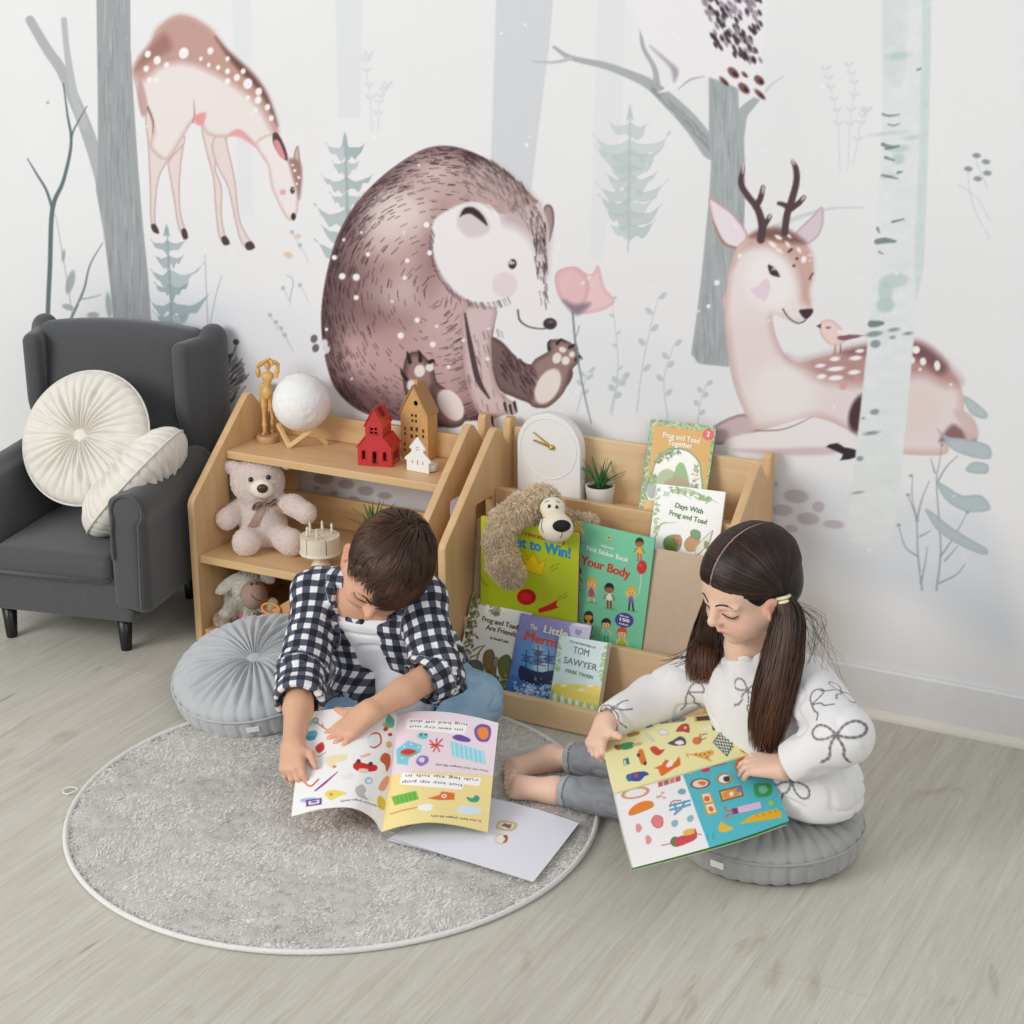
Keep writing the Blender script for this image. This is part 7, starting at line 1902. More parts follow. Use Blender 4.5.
Q([(730, 592), (838, 566), (845, 596), (740, 620)], (222, 188, 218), 1, 1); Q([(705, 600), (732, 594), (740, 620), (712, 626)], (128, 58, 110), 1, 1); c.stroke(G4([(708, 608), (685, 610), (672, 598), (680, 588)]), 1.4, (206, 96, 76)); c.stroke(G4([(712, 620), (690, 628), (676, 636), (690, 640)]), 1.4, (206, 96, 76))
Q([(740, 670), (800, 630), (915, 598), (940, 620), (938, 640), (850, 655)], (226, 176, 44), 1, 1); 
for x in (820, 850, 880, 905): c.stroke(G4([(x, 628-(x-820)*.25), (x+8, 636-(x-820)*.25)]), .8, (170, 120, 30))
Q([(645, 690), (655, 660), (690, 680), (715, 690), (680, 708), (650, 705)], (230, 184, 62), 1, 2); Q([(565, 420), (585, 400), (605, 410), (600, 425), (575, 430)], (190, 70, 110)); Q([(610, 400), (680, 378), (680, 388), (620, 406)], (120, 66, 120), 1, 1); c.ell(*G4([(512, 430)])[0], 2, 1.6, (200, 190, 90))
for x, y, w in ((590, 720, 8), (618, 715, 8)): 
    for k in range(4): c.stroke(G4([(x, y+k*8), (x+w, y+k*8-2)]), .6, (64, 140, 150))
lo_.mesh('lower_page', t, .0006)
for nm, pg, dz, c0, th, sc in (('page_block', lo_, .0010, (238, 236, 230), .0030, 1), ('inside_cover', lo_, .0042, (96, 190, 60), .0012, 1.035), ('back_cover', lo_, .0056, (238, 238, 234), .0016, 1.04), ('page_block', up_, .0010, (236, 228, 180), .0030, 1), ('front_cover', up_, .0042, (236, 238, 236), .0014, 1.02)):
    q = Page.__new__(Page); q.N = pg.N[::5, ::5]; g = pg.G[::5, ::5]; q.G = g[:1]+(g-g[:1])*sc-q.N*dz
    q.c = Canvas(pg.c.X[::5, ::5], pg.c.Y[::5, ::5], c0); q.mesh(nm, t, th)
# ------------------------------------------------------------------ people
class U:
    """smooth union that can be evaluated with only the pieces near a place"""
    def __init__(s, fs, k=.006): s.fs = [f if isinstance(f, tuple) else (f, k) for f in fs]
    def __call__(s, P, sel=None):
        d = None
        for i, (f, k) in enumerate(s.fs):
            if sel is not None and not sel[i]: continue
            v = f(P); d = v if d is None else smin(d, v, k)
        return d

def sparse_net(f, lo, hi, h, B=8, slack=.008, post=None):
    """surface nets evaluated only in blocks near the surface"""
    lo = np.asarray(lo, np.float32); hi = np.asarray(hi, np.float32)
    nb = np.ceil((hi-lo)/(h*B)).astype(int)
    bc = np.stack(np.meshgrid(*[np.arange(k) for k in nb], indexing='ij'), -1).reshape(-1, 3)
    cen = (lo+(bc+.5)*B*h).astype(np.float32); rad = B*h*.87
    D = np.stack([g(cen) for g, _ in f.fs]); tot = D.min(0)
    act = np.where(np.abs(tot) < rad+slack)[0]
    key = (bc[act]//4)@np.array([1000000, 1000, 1]); act = act[np.argsort(key, kind='stable')]
    loc = np.stack(np.meshgrid(*[np.arange(B+1)]*3, indexing='ij'), -1).reshape(-1, 3)
    st = np.array([(nb[1]*B+2)*(nb[2]*B+2), nb[2]*B+2, 1], np.int64)
    co = np.array([(a, b, c) for a in (0, 1) for b in (0, 1) for c in (0, 1)])
    K = []; VV = []; SG = []
    for c in range(0, len(act), 40):
        a = act[c:c+40]; ids = bc[a]
        sel = (D[:, a] < tot[a]+2*rad+.02).any(1)
        gi = ids[:, None, :]*B+loc[None]
        P = (lo+gi.reshape(-1, 3)*h).astype(np.float32)
        v = f(P, sel)
        if post is not None: v = post(P, v)
        v = v.reshape(len(a), B+1, B+1, B+1)
        val = np.stack([v[:, o[0]:B+o[0], o[1]:B+o[1], o[2]:B+o[2]] for o in co], -1).reshape(-1, 8)
        n = (val < 0).sum(1); m = (n > 0) & (n < 8)
        cell = gi.reshape(len(a), B+1, B+1, B+1, 3)[:, :B, :B, :B].reshape(-1, 3)[m]; val = val[m]
        acc = np.zeros((len(cell), 3)); w = np.zeros(len(cell))
        for i in range(8):
            for j in range(i+1, 8):
                if np.abs(co[i]-co[j]).sum() != 1: continue
                q = (val[:, i] < 0) != (val[:, j] < 0); t = val[q, i]/(val[q, i]-val[q, j])
                acc[q] += co[i]+t[:, None]*(co[j]-co[i]); w[q] += 1
        K.append(cell@st); VV.append(lo+h*(cell+acc/w[:, None])); SG.append(val < 0)
    K = np.concatenate(K); V = np.concatenate(VV); S = np.concatenate(SG)
    o = np.argsort(K); K, V, S = K[o], V[o], S[o]
    def find(k):
        i = np.clip(np.searchsorted(K, k), 0, len(K)-1); return np.where(K[i] == k, i, -1)
    Q = []
    for ax, corner in ((0, 4), (1, 2), (2, 1)):
        e = S[:, 0] != S[:, corner]; k = K[e]; ins = S[e, 0]
        b, c = st[(ax+1) % 3], st[(ax+2) % 3]
        q = np.stack([find(k-b-c), find(k-c), find(k), find(k-b)], 1)
        q[~ins] = q[~ins][:, ::-1]; Q.append(q)
    Q = np.concatenate(Q); return V.astype(np.float32), Q[(Q >= 0).all(1)]

def unit(v): v = np.asarray(v, float); return v/np.linalg.norm(v)
def rot(v, ax, a):
    ax = unit(ax); return v*math.cos(a)+np.cross(ax, v)*math.sin(a)+ax*(ax@v)*(1-math.cos(a))

def hand(w, d, nb, side, curls, spread=(.20, .05, -.08, -.24), s=1.0, thumb=(.75, .6, -.25), tc=.3):
    """pieces of a hand: wrist w, direction d to the knuckles, nb out of its back, thumb on side*cross(d, nb)"""
    d = unit(d); nb = unit(nb-d*(np.asarray(nb)@d)); t = side*np.cross(d, nb)
    out = []; tips = []
    offs = (.0205, .0070, -.0068, -.0195); Ls = (.058, .061, .058, .051); fl = (.045, .050, .046, .037)
    for i in range(4):
        kn = w+d*Ls[i]*s+t*offs[i]*s
        out.append((seg(w+t*offs[i]*s*.55, kn-nb*.001, .0135*s, .0092*s), .012))
    for i in range(4):
        kn = w+d*Ls[i]*s+t*offs[i]*s
        dr = rot(d, nb, side*-spread[i]*1.0) if np.cross(nb, d)@t < 0 else rot(d, nb, spread[i])
        dr = unit(d+t*spread[i]); p = kn; r0 = (.0072, .0074, .0070, .0062)[i]*s
        bend = unit(np.cross(dr, -nb))
        for j, (fr, r1) in enumerate(((.46, .92), (.30, .84), (.24, .70))):
            dr = rot(dr, bend, curls[i][j] if np.ndim(curls[i]) else curls[i]*(.9, 1.1, .8)[j])
            q = p+dr*fl[i]*fr*s
            out.append((seg(p, q, r0*(1, .93, .86)[j], r0*r1), .0045 if j == 0 else .002)); p = q
        tips.append((p, dr, rot(dr, bend, -PI/2)))
    b = w+d*.016*s+t*.015*s; dr = unit(t*thumb[0]+d*thumb[1]+nb*thumb[2]); p1 = b+dr*.026*s
    d2 = rot(dr, nb, tc*(1 if np.cross(nb, dr)@d > 0 else -1)); p2 = p1+d2*.019*s; p3 = p2+d2*.013*s
    out += [(seg(b, p1, .0125*s, .0088*s), .010), (seg(p1, p2, .0084*s, .0076*s), .003), (seg(p2, p3, .0075*s, .0060*s), .002)]
    return out, tips

def foot(an, toe, up, side, s=1.0):
    """pieces of a bare foot; side: direction of the big toe"""
    d = unit(toe-an); up = unit(up-d*(up@d)); sd = unit(side-d*(side@d)-up*(side@up))
    heel = an-d*.022*s-up*.020*s; ball = an+(toe-an)*.74-up*.006*s
    out = [(seg(an, heel, .023*s, .021*s), .014), (seg(an-up*.002, ball+sd*.012*s, .024*s, .0155*s), .016), (seg(an-up*.004, ball-sd*.014*s, .021*s, .012*s), .016), (seg(heel, ball, .018*s, .013*s), .016)]
    for i in range(5):
        o = (.022, .0085, -.0035, -.0145, -.0245)[i]*s; L = (.030, .031, .028, .024, .018)[i]*s; r = (.0088, .0062, .0058, .0054, .0052)[i]*s
        b = ball+sd*o*.9-d*.002; out += [(seg(b, b+d*L*.6+up*.003, r*1.0, r*.95), .004), (seg(b+d*L*.6+up*.003, b+d*L-up*.002, r*.98, r*.9), .0015)]
    return out

def head_pieces(c, R, s=1.0, girl=False):
    """pieces of a child's head at c; R columns: left, forward, up"""
    T = lambda x, y, z: c+R@(np.array([x, y, z])*s)
    E = lambda x, y, z, a, b, d: ell(T(x, y, z), np.array([a, b, d])*s, R)
    S_ = lambda a, b, ra, rb: seg(T(*a), T(*b), ra*s, rb*s)
    skull = union([E(0, -.012, .024, .069, .085, .074), (E(0, .030, -.026, .054, .052, .060), .03), (S_((0, .050, -.074), (0, .056, -.078), .019, .017), .03),
                   (S_((-.045, .0, -.05), (.045, .0, -.05), .030, .030), .03), (S_((-.028, .052, -.040), (-.029, .050, -.042), .026, .026), .02), (S_((.028, .052, -.040), (.029, .050, -.042), .026, .026), .02), (E(0, .046, .034, .047, .022, .03), .03)], .02)
    for x in (-.030, .030): skull = cut(skull, E(x, .090, -.004, .017, .014, .011), .012)
    fs = [(skull, .01)]
    yo = .020 if girl else 0
    for x in (-1, 1):
        fs.append((E(x*.0285, .0655, -.0035, .0150, .0125, .0110), .004))
        fs.append((S_((x*.014, .0795, .010), (x*.044, .0665, .010), .0045, .004), .008))
        e = union([ell(T(x*.0735, -.007+yo, -.020), np.array([.0065, .0175, .027])*s, R@rotm('Z', x*.45)@rotm('X', -.15))], .01)
        e = cut(e, ell(T(x*.0815, -.001+yo, -.018), np.array([.0065, .010, .017])*s, R@rotm('Z', x*.45)), .004)
        fs.append((e, .005)); fs.append((S_((x*.072, .004+yo, -.018), (x*.075, .0065+yo, -.030), .0035, .004), .003)); fs.append((S_((x*.073, -.003+yo, -.042), (x*.072, -.001+yo, -.045), .0055, .005), .004))
        fs.append((S_((x*.0085, .0855, -.0245), (x*.0095, .0845, -.0245), .0052, .005), .004))
    fs += [(S_((0, .078, .008), (0, .0945, -.0185), .0058, .0080), .012), (S_((0, .0955, -.0205), (0, .0955, -.0215), .0078, .0078), .004)]
    fs += [(S_((-.013, .0800, -.0475), (0, .0855, -.0455), .0035, .0042), .004), (S_((.013, .0800, -.0475), (0, .0855, -.0455), .0035, .0042), .004), (S_((-.010, .0795, -.0535), (.010, .0795, -.0535), .0045, .0045), .005)]
    return fs, T

def skin_colour(base, T, R, c, s, tips=(), extra=None):
    lip = np.array([206, 116, 110]); blush = np.array([226, 164, 146])
    def f(V):
        q = (V-c)@R/s
        C = np.tile(np.array(base, float), (len(V), 1)); C += vnoise(V, 30, 3)[:, None]*3
        def mixin(m, col): C[:] = C*(1-m[:, None])+np.asarray(col, float)*m[:, None]
        near = (np.linalg.norm(q, axis=1) < .122) & (q[:, 1] < .0945)
        g = lambda x, y, z, a, b, d: np.exp(-(((q[:, 0]-x)/a)**2+((q[:, 1]-y)/b)**2+((q[:, 2]-z)/d)**2))*near
        for x in (-.034, .034): mixin(.45*g(x, .06, -.032, .020, .03, .018), blush)
        mixin(.35*g(0, .098, -.021, .012, .012, .010), blush)
        m = np.clip(1.6-1.6*np.sqrt((q[:, 0]/.018)**2+((q[:, 2]+.0498)/.0072)**2), 0, 1)*(q[:, 1] > .066)*near; mixin(m*.85, lip)
        mixin(np.clip(1-np.abs((q[:, 2]+.0500)/.0013), 0, 1)*(np.abs(q[:, 0]) < .016)*(q[:, 1] > .066)*near*.6, (150, 82, 76))
        mixin(.4*((np.abs(q[:, 0]) > .069) & (q[:, 2] < .03) & near), (218, 140, 118))
        for p, dr, nl in tips: mixin(.5*np.exp(-((V-p)**2).sum(1)/.008**2), (214, 140, 122))
        return lin(np.clip(C, 0, 255))
    return f

SKIN = mat_vc('skin', .5, .06, 900, sss=.18, spec=.35)
LASH = mat('lash_dark', (38, 26, 24), .6)

def face_lines(body, f, T, R, s, brow_c):
    """lashes and brows as thin raised lines lying on the face"""
    bm_ = mat('brow_%02x' % brow_c[0], brow_c, .7)
    def onface(x, z):
        p = T(x, .13, z); dr = -R[:, 1]
        for i in range(60):
            v = float(f(p[None].astype(np.float32))[0])
            if v < 2e-4: break
            p = p+dr*v*.8
        return p
    for x in (-1, 1):
        L = [onface(x*q, z) for q, z in ((.0135, -.0065), (.019, -.0105), (.028, -.0125), (.037, -.0110), (.0435, -.0065))]
        V, F = tube(catmull([p+R[:, 1]*.0005 for p in L], 5), [.0005]+[.0011]*19+[.0006], 6); add('eyelashes', V, F, LASH, body)
        fr = [tube([p+R[:, 1]*.0004, p+R[:, 1]*.006-R[:, 2]*.004+R[:, 0]*x*.001*k], [.0005, .0001], 4) for k, p in enumerate(catmull(L, 3)[3:])]
        V, F = join(fr); add('lash_fringe', V, F, LASH, body)
        L = [onface(x*q, z) for q, z in ((.010, .0125), (.018, .0160), (.030, .0165), (.041, .0120))]
        V, F = tube(catmull(L, 5), [.0016]*8+[.0018]*4+[.0006]*4, 6); V = V+R[:, 1]*.0002; add('eyebrow', V, F, bm_, body)

def strands(paths, width, cols, up, seed=1):
    """ridged hair ribbons along paths (n,k,3); up: outward normals (n,k,3); cols (n,3) root colours"""
    P = np.asarray(paths); n, k, _ = P.shape
    T = np.gradient(P, axis=1); W = np.cross(T, up); W /= np.linalg.norm(W, axis=2)[..., None]+1e-12
    tp = np.clip(np.minimum(np.linspace(.55, 1, k)*1.3, np.linspace(2.2, .12, k)), .1, 1)[None, :, None]
    wd = np.asarray(width).reshape(-1, 1, 1)*tp
    V = np.stack([P-W*wd, P+up*wd*.55, P+W*wd], 2)
    idx = np.arange(n*k*3).reshape(n, k, 3)
    Q = np.concatenate([np.stack([idx[:, :-1, a], idx[:, :-1, a+1], idx[:, 1:, a+1], idx[:, 1:, a]], -1).reshape(-1, 4) for a in (0, 1)])
    C = np.repeat(cols, k*3, 0) if cols.ndim == 2 else np.repeat(cols.reshape(-1, 3), 3, 0)
    return V.reshape(-1, 3), Q, C
HAIRM = mat_vc('hair', .38, spec=.28)
HAIRM.node_tree.nodes['Principled BSDF'].inputs['Anisotropic'].default_value = .5

def cloth(name, f, lo, hi, h, m, parent, col=None, wrinkle=(.0018, 26), extra=None):
    a, sc = wrinkle
    def g(P):
        q = np.asarray(P)
        n1 = vnoise(q*np.array([1, 1, .55]), sc, 7); n2 = vnoise(q*np.array([.5, 1, 1.3])+n1[:, None]*.01, sc*1.5, 9)
        return f(P)+a*.6*n1+a*1.25*(np.maximum(0, 1-np.abs(n2)*3.2)**1.5)-a*.3
    V, Q = sdf_mesh(g, lo, hi, h, False)
    return add(name, V, Q, m, parent, col=None if col is None else col(V))

# ---- gingham: u, v of the cloth are stored per vertex, the weave is made in the material
def mat_gingham():
    m, nt, b = nodes('gingham'); N = nt.nodes.new; L = nt.links.new
    a = N('ShaderNodeAttribute'); a.attribute_name = 'Col'; sp = N('ShaderNodeSeparateColor'); L(a.outputs['Color'], sp.inputs['Color'])
    outs = []
    for ch in ('Red', 'Green'):
        s_ = N('ShaderNodeMath'); s_.operation = 'MULTIPLY'; s_.inputs[1].default_value = 1/.0285; L(sp.outputs[ch], s_.inputs[0])
        f = N('ShaderNodeMath'); f.operation = 'FRACT'; L(s_.outputs[0], f.inputs[0])
        r = N('ShaderNodeValToRGB'); e = r.color_ramp.elements; e[0].position = 0; e[0].color = (0, 0, 0, 1); e[1].position = .97; e[1].color = (0, 0, 0, 1)
        for p, v in ((.03, 0), (.07, 1), (.50, 1), (.54, 0)): q = e.new(p); q.color = (v, v, v, 1)
        L(f.outputs[0], r.inputs['Fac']); outs.append(r)
    ad = N('ShaderNodeMath'); ad.operation = 'ADD'; L(outs[0].outputs['Color'], ad.inputs[0]); L(outs[1].outputs['Color'], ad.inputs[1])
    hf = N('ShaderNodeMath'); hf.operation = 'MULTIPLY'; hf.inputs[1].default_value = .5; L(ad.outputs[0], hf.inputs[0])
    r = N('ShaderNodeValToRGB'); e = r.color_ramp.elements; e[0].position = 0; e[0].color = rgba((20, 23, 35)); e[1].position = 1; e[1].color = rgba((232, 232, 234)); q = e.new(.5); q.color = rgba((76, 81, 98))
    L(hf.outputs[0], r.inputs['Fac']); L(r.outputs['Color'], b.inputs['Base Color']); b.inputs['Roughness'].default_value = .85; b.inputs['Sheen Weight'].default_value = .1
    return m

def uv_of(segs):
    """(u, v) cloth coordinates from the nearest of the segments (a, b, reference direction, radius)"""
    def f(V):
        V = np.asarray(V, float)
        best = np.full(len(V), 1e9); out = np.zeros((len(V), 3))
        for a_, b, ref, r in segs:
            a = a_
            a, b = np.asarray(a), np.asarray(b); ax = unit(b-a); L = np.linalg.norm(b-a); x = unit(ref-ax*(np.asarray(ref)@ax)); y = np.cross(ax, x)
            q = V-a; t = q@ax; px, py = q@x, q@y
            d = np.sqrt(px**2+py**2+np.maximum(np.maximum(-t, t-L), 0)**2)/r
            m = d < best; best[m] = d[m]
            ang = np.arctan2(py, px)
            out[m, 0] = (ang*r)[m]+2; out[m, 1] = t[m]+2
            if segs[0][0] is a_: out[m, 0] = (q@y)[m]+2; out[m, 1] = (t*.85-(q@x)*.75)[m]+2
        return out
    return f

# =================================================================== the boy
def boy():
    A_ = lambda x, y, **k: at(x, y, **k)
    body_t = thing('person', 'child in gingham shirt and blue jeans reading an open book on the rug', 'person', (0, -.5, .012))
    hc = A_(386, 567, Y=-.60)
    v = -unit(hc-CAM); fw = unit(-.26*CR-.88*CU+.34*v); sd = -.88*CR+.36*CU+.30*v; sd = unit(sd-fw*(sd@fw)); upv = np.cross(sd, fw)
    R = np.stack([-sd, fw, upv], 1)
    shR, shL = A_(318, 593, Y=-.545), A_(420, 601, Y=-.525)
    elR, wrR = A_(303, 672, Y=-.70), A_(293, 747, Z=.122)
    elL, wrL = A_(437, 673, Y=-.605), A_(370, 711, Z=.163)
    nb_ = A_(381, 592, Y=-.545); pel = np.array([-.005, -.455, .095])
    S_ = unit(shL-shR); ch = (shR+shL)/2+(pel-(shR+shL)/2)*.25
    hipR, knR, anR = pel+np.array([-.06, -.01, -.01]), A_(335, 738, Z=.058), A_(405, 748, Z=.045)
    hipL, knL, anL = pel+np.array([.055, -.01, -.01]), A_(476, 700, Z=.074), A_(420, 765, Z=.040)
    hp, T = head_pieces(hc, R)
    neck = [(seg(T(0, -.02, -.045), nb_, .036, .038), .02), (seg(nb_, (shR+shL)/2, .038, .05), .03)]
    torso = [(seg(pel-S_*.04, ch-S_*.045, .062, .060), .04), (seg(pel+S_*.04, ch+S_*.045, .062, .060), .04), (seg(shR, shL, .036, .036), .03)]
    arms = [(seg(shR, elR, .035, .029), .02), (seg(elR, (elR+wrR)/2, .0300, .0270), .012), (seg((elR+wrR)/2, wrR, .0270, .0195), .012), (seg(shL, elL, .035, .029), .02), (seg(elL, (elL+wrL)/2, .0300, .0270), .012), (seg((elL+wrL)/2, wrL, .0270, .0195), .012)]
    legs = [(seg(hipR, knR, .05, .04), .03), (seg(knR, anR, .037, .027), .02), (seg(hipL, knL, .05, .04), .03), (seg(knL, anL, .037, .027), .02)]
    h1, t1 = hand(wrL, A_(345, 731, Z=.136)-wrL, np.array([.0, -.12, 1.0]), 1, [(.02, .25, .2), (.02, .25, .2), (.04, .25, .2), (.08, .3, .25)], (.20, .06, -.08, -.20), 1.06, (.85, .45, -.10), -.25)
    h2, t2 = hand(wrR, A_(291, 773, Z=.100)-wrR, np.array([-.35, -.25, 1.0]), -1, [(.45, .7, .4), (.7, .9, .5), (.8, .9, .5), (.9, .9, .5)], (.12, .04, -.05, -.15), .90, (.85, .50, -.30), .75)
    ft = foot(anR, anR+np.array([.10, -.03, -.02]), np.array([0, 0, 1.]), np.array([0, -1., 0]))+foot(anL, anL+np.array([-.10, -.02, -.012]), np.array([0, 0, 1.]), np.array([0, 1., 0]))
    f = U(torso+neck+hp+arms+legs+h1+h2+ft)
    pts = [hc, pel, shR, shL, knR, knL, wrR, wrL, elR, elL, anL, anR]
    lo, hi = bounds_of(pts, .135); lo[2] = .0
    V, Q = sparse_net(f, lo, hi, .0018)
    base = (218, 170, 140)
    body = add('body', V, Q, SKIN, body_t, col=skin_colour(base, T, R, hc, 1, t1+t2)(V))
    hf = U(hp)
    face_lines(body, hf, T, R, 1, (84, 58, 44))
    nail = mat('fingernail', (226, 176, 160), .35, .02)
    for p, d, n in t1: ball('fingernail', p+d*.001+n*.0044, (.0030, .0040, .0011), nail, body, frame_from(n, np.cross(d, n)), 10)
    # clothes
    tee = union([seg(pel-S_*.04, ch-S_*.048, .073, .070), (seg(pel+S_*.04, ch+S_*.048, .073, .070), .04), (seg(shR+S_*.02, shL-S_*.02, .046, .046), .03), (seg(nb_-unit(nb_-ch)*.014, ch, .050, .064), .02)], .03)
    fw0 = unit(np.cross(S_, unit(ch-pel))); fw0 = fw0 if fw0[1] < 0 else -fw0
    nl = hit(tee, 371, 627)[0]; tee = isect(tee, half(nl, unit(unit(nb_-pel)*.85+fw0*.35)), .006)
    jaw = ell(T(0, .022, -.048), (.064, .066, .050), R)
    tee = cut(tee, jaw, .006)
    tee = cut(tee, ell(nb_+np.array([0, -.035, .022]), (.044, .040, .030)), .006)
    fwt = unit(np.cross(S_, unit(ch-pel))); fwt = fwt if fwt[1] < 0 else -fwt
    tee = union([tee, (seg(pel, pel+np.array([.035, -.075, -.015]), .078, .070), .02)], .01)
    cloth('t_shirt', tee, *bounds_of([pel, ch, shR, shL, nb_], .13), .003, mat('white_cotton', (233, 234, 238), .85, .01, bump=.1, bscale=900), body_t, wrinkle=(.003, 20))
    cR, cL = elR+(wrR-elR)*.42, elL+(wrL-elL)*.25
    shirt = union([seg(pel-S_*.055+np.array([0, 0, .005]), ch-S_*.058, .086, .078), (seg(pel+S_*.055+np.array([0, 0, .005]), ch+S_*.058, .084, .078), .04), (seg(shR, shL, .054, .054), .04), (seg(nb_-unit(nb_-ch)*.012-fwt*.012, ch, .050, .06), .02)], .03)
    ax = unit(nb_-pel); mid = (pel+nb_)/2
    d1 = A_(368, 640, Y=-.60); d1 = d1-S_*((d1-mid)@S_)*0
    Rt = np.stack([S_, fwt, np.cross(S_, fwt)], 1)
    op = lambda P: np.abs((P-A_(366, 655, Y=-.58))@S_+.10*((P-mid)@ax))-.034-.06*np.clip(-((P-mid)@ax)-.02, 0, .2)-.2*np.clip((P-mid)@ax-.035, 0, .05)
    front = half(mid+fwt*.02, -fwt)
    shirt = cut(shirt, lambda P: np.maximum(op(P), front(P)), .006)
    shirt = cut(shirt, ell(nb_+fw*.03+np.array([0, -.01, .02]), (.052, .055, .045), R), .006)
    shirt = cut(shirt, jaw, .006); shirt = cut(shirt, ell(A_(359, 619, Y=nl[1]), (.026, .06, .030)), .004)
    tailP, tailQ = A_(420, 676, Y=-.50), A_(452, 691, Y=-.505)
    tail = lambda P: np.maximum(seg(tailP, tailQ, .048, .034)(P), -seg(hipL, knL, .055, .0465)(P))
    tail2 = seg(hipR+np.array([-.01, 0, .01]), hipR+(knR-hipR)*.62, .070, .058)
    sl = union([seg(shR, elR, .050, .047), (seg(elR, cR, .047, .046), .02)], .02); slL = union([seg(shL, elL, .050, .047), (seg(elL, cL, .047, .045), .02)], .02)
    sl = isect(sl, half(cR, unit(wrR-elR)), .004); slL = isect(slL, half(cL, unit(wrL-elL)), .004)
    # open cuffs
    sl = cut(sl, seg(cR-unit(wrR-elR)*.012, cR+unit(wrR-elR)*.03, .037, .037), .003); slL = cut(slL, seg(cL-unit(wrL-elL)*.012, cL+unit(wrL-elL)*.03, .037, .037), .003)
    cuffR = cut(isect(seg(cR-unit(wrR-elR)*.028, cR, .0495, .0495), lambda P: np.abs((P-cR)@unit(wrR-elR)+.015)-.0165, .003), seg(elR, wrR, .040, .037), .003)
    cuffL = cut(isect(seg(cL-unit(wrL-elL)*.026, cL, .0485, .0485), lambda P: np.abs((P-cL)@unit(wrL-elL)+.014)-.0155, .003), seg(elL, wrL, .040, .037), .003)
    whole = union([shirt, (tail, .012), (tail2, .02), (sl, .012), (slL, .012), (cuffR, .002), (cuffL, .002)], .01)
    floor_ = half((0, 0, .016), (0, 0, -1))
    whole = isect(whole, floor_, .004)
    uv = uv_of([(pel, nb_, fwt, .085), (shR, elR, fwt, .048), (elR, wrR, fwt, .048), (shL, elL, fwt, .048), (elL, wrL, fwt, .048), (tailP, tailQ+unit(tailQ-tailP)*.06, np.array([0, -.3, 1.]), .05)])
    GH = mat_gingham()
    so = cloth('shirt', whole, *bounds_of([pel, ch, shR, shL, nb_, elR, cR, elL, cL, tailQ], .11), .003, GH, body_t, uv, (.0042, 19))
    # collar leaves and buttons
    for sg in (-1, 1):
        b0 = nb_+S_*sg*.040-fwt*.004+ax*.012; e0 = nb_+S_*sg*.046+fwt*.050-ax*.040
        cf = rbox((b0+e0)/2+fwt*.004, (.021, np.linalg.norm(e0-b0)/2, .0035), .003, frame_from(unit(fwt+ax*.9+S_*sg*.35), None)@np.eye(3) if 0 else np.stack([np.cross(unit(e0-b0), unit(np.cross(unit(e0-b0), S_))), unit(e0-b0), unit(np.cross(unit(e0-b0), S_))], 1))
        Vc, Qc = sdf_mesh(cf, *bounds_of([b0, e0], .04), .0022, False); add('collar', Vc, Qc, GH, so, col=np.stack([(Vc-nb_)@unit(S_*.8+ax*.6)+2, (Vc-nb_)@unit(ax*.8-S_*.6)+2, Vc[:, 0]*0], 1))
    bt = mat('dark_button', (40, 40, 48), .35)
    for x, y in ((395, 618), (341, 694)):
        q, n = hit(whole, x, y); Vb, Fb = lathe([(0, 0), (.0045, 0), (.005, .001), (.0042, .002), (.003, .0015), (0, .0015)], 16); add('button', Vb@frame_from(n).T+q, Fb, bt, so)
    def denim(V): 
        n = vnoise(V, 14, 2)*.6+vnoise(V, 45, 4)*.4
        return lin(np.clip(np.array([148, 180, 206])+n[:, None]*np.array([22, 19, 14]), 0, 255))
    jn = union([seg(pel-S_*.05, pel+S_*.05, .080, .080), (seg(hipR, knR, .062, .049), .03), (seg(knR, anR-(anR-knR)*.15, .047, .038), .02), (seg(hipL, knL, .064, .054), .03), (seg(knL, anL-(anL-knL)*.12, .052, .038), .02)], .02)
    jn = isect(isect(jn, half((0, 0, .0155), (0, 0, -1)), .006), half(pel+np.array([0, 0, .06]), (0, 0, 1)), .004)
    cloth('jeans', jn, *bounds_of([pel, knR, knL, anR, anL], .1), .0032, mat_vc('blue_denim', .85, .25, 1200), body_t, denim, (.0028, 22))
    # hair
    E0 = T(0, -.012, .024); rad = np.array([.0765, .0925, .0815])
    cap = isect(ell(E0, rad, R), half(T(0, .076, .052), R@np.array([-.38, .80, -.57])), .006)
    cap = isect(cap, half(T(0, -.03, -.055), R@np.array([0, .15, -1])), .006)
    cap = cut(union([cap, (ell(T(0, -.045, -.02), (.066, .05, .06), R), .02)], .02), union([ell(T(.078, .002, -.022), (.018, .024, .032), R), ell(T(-.078, .002, -.022), (.018, .024, .032), R)], .01), .004)
    Vc, Qc = sdf_mesh(cap, *bounds_of([hc], .14), .003, False)
    dark = np.array([60, 42, 31.]); r = np.random.default_rng(5)
    keep = (isect(cap, half(T(0, -.03, -.05), R@np.array([0, 0, -1])), .003))
    P, N = tri_area_sample(Vc, Qc, 6800, r)
    loc = (P-E0)@R
    ok = np.linalg.norm(loc/rad, axis=1) > .985; P, N, loc = P[ok], N[ok], loc[ok]
    whorl = np.array([.012, -.055, .062]); K = 7
    paths = np.zeros((len(P), K, 3)); ups = np.zeros_like(paths); q = loc.copy()
    L = r.uniform(.036, .064, len(P))
    L = np.where(loc[:, 2] < .0, L*.45, L); L = np.where((loc[:, 1] > .035) & (loc[:, 0] < .012), L*.42, L)
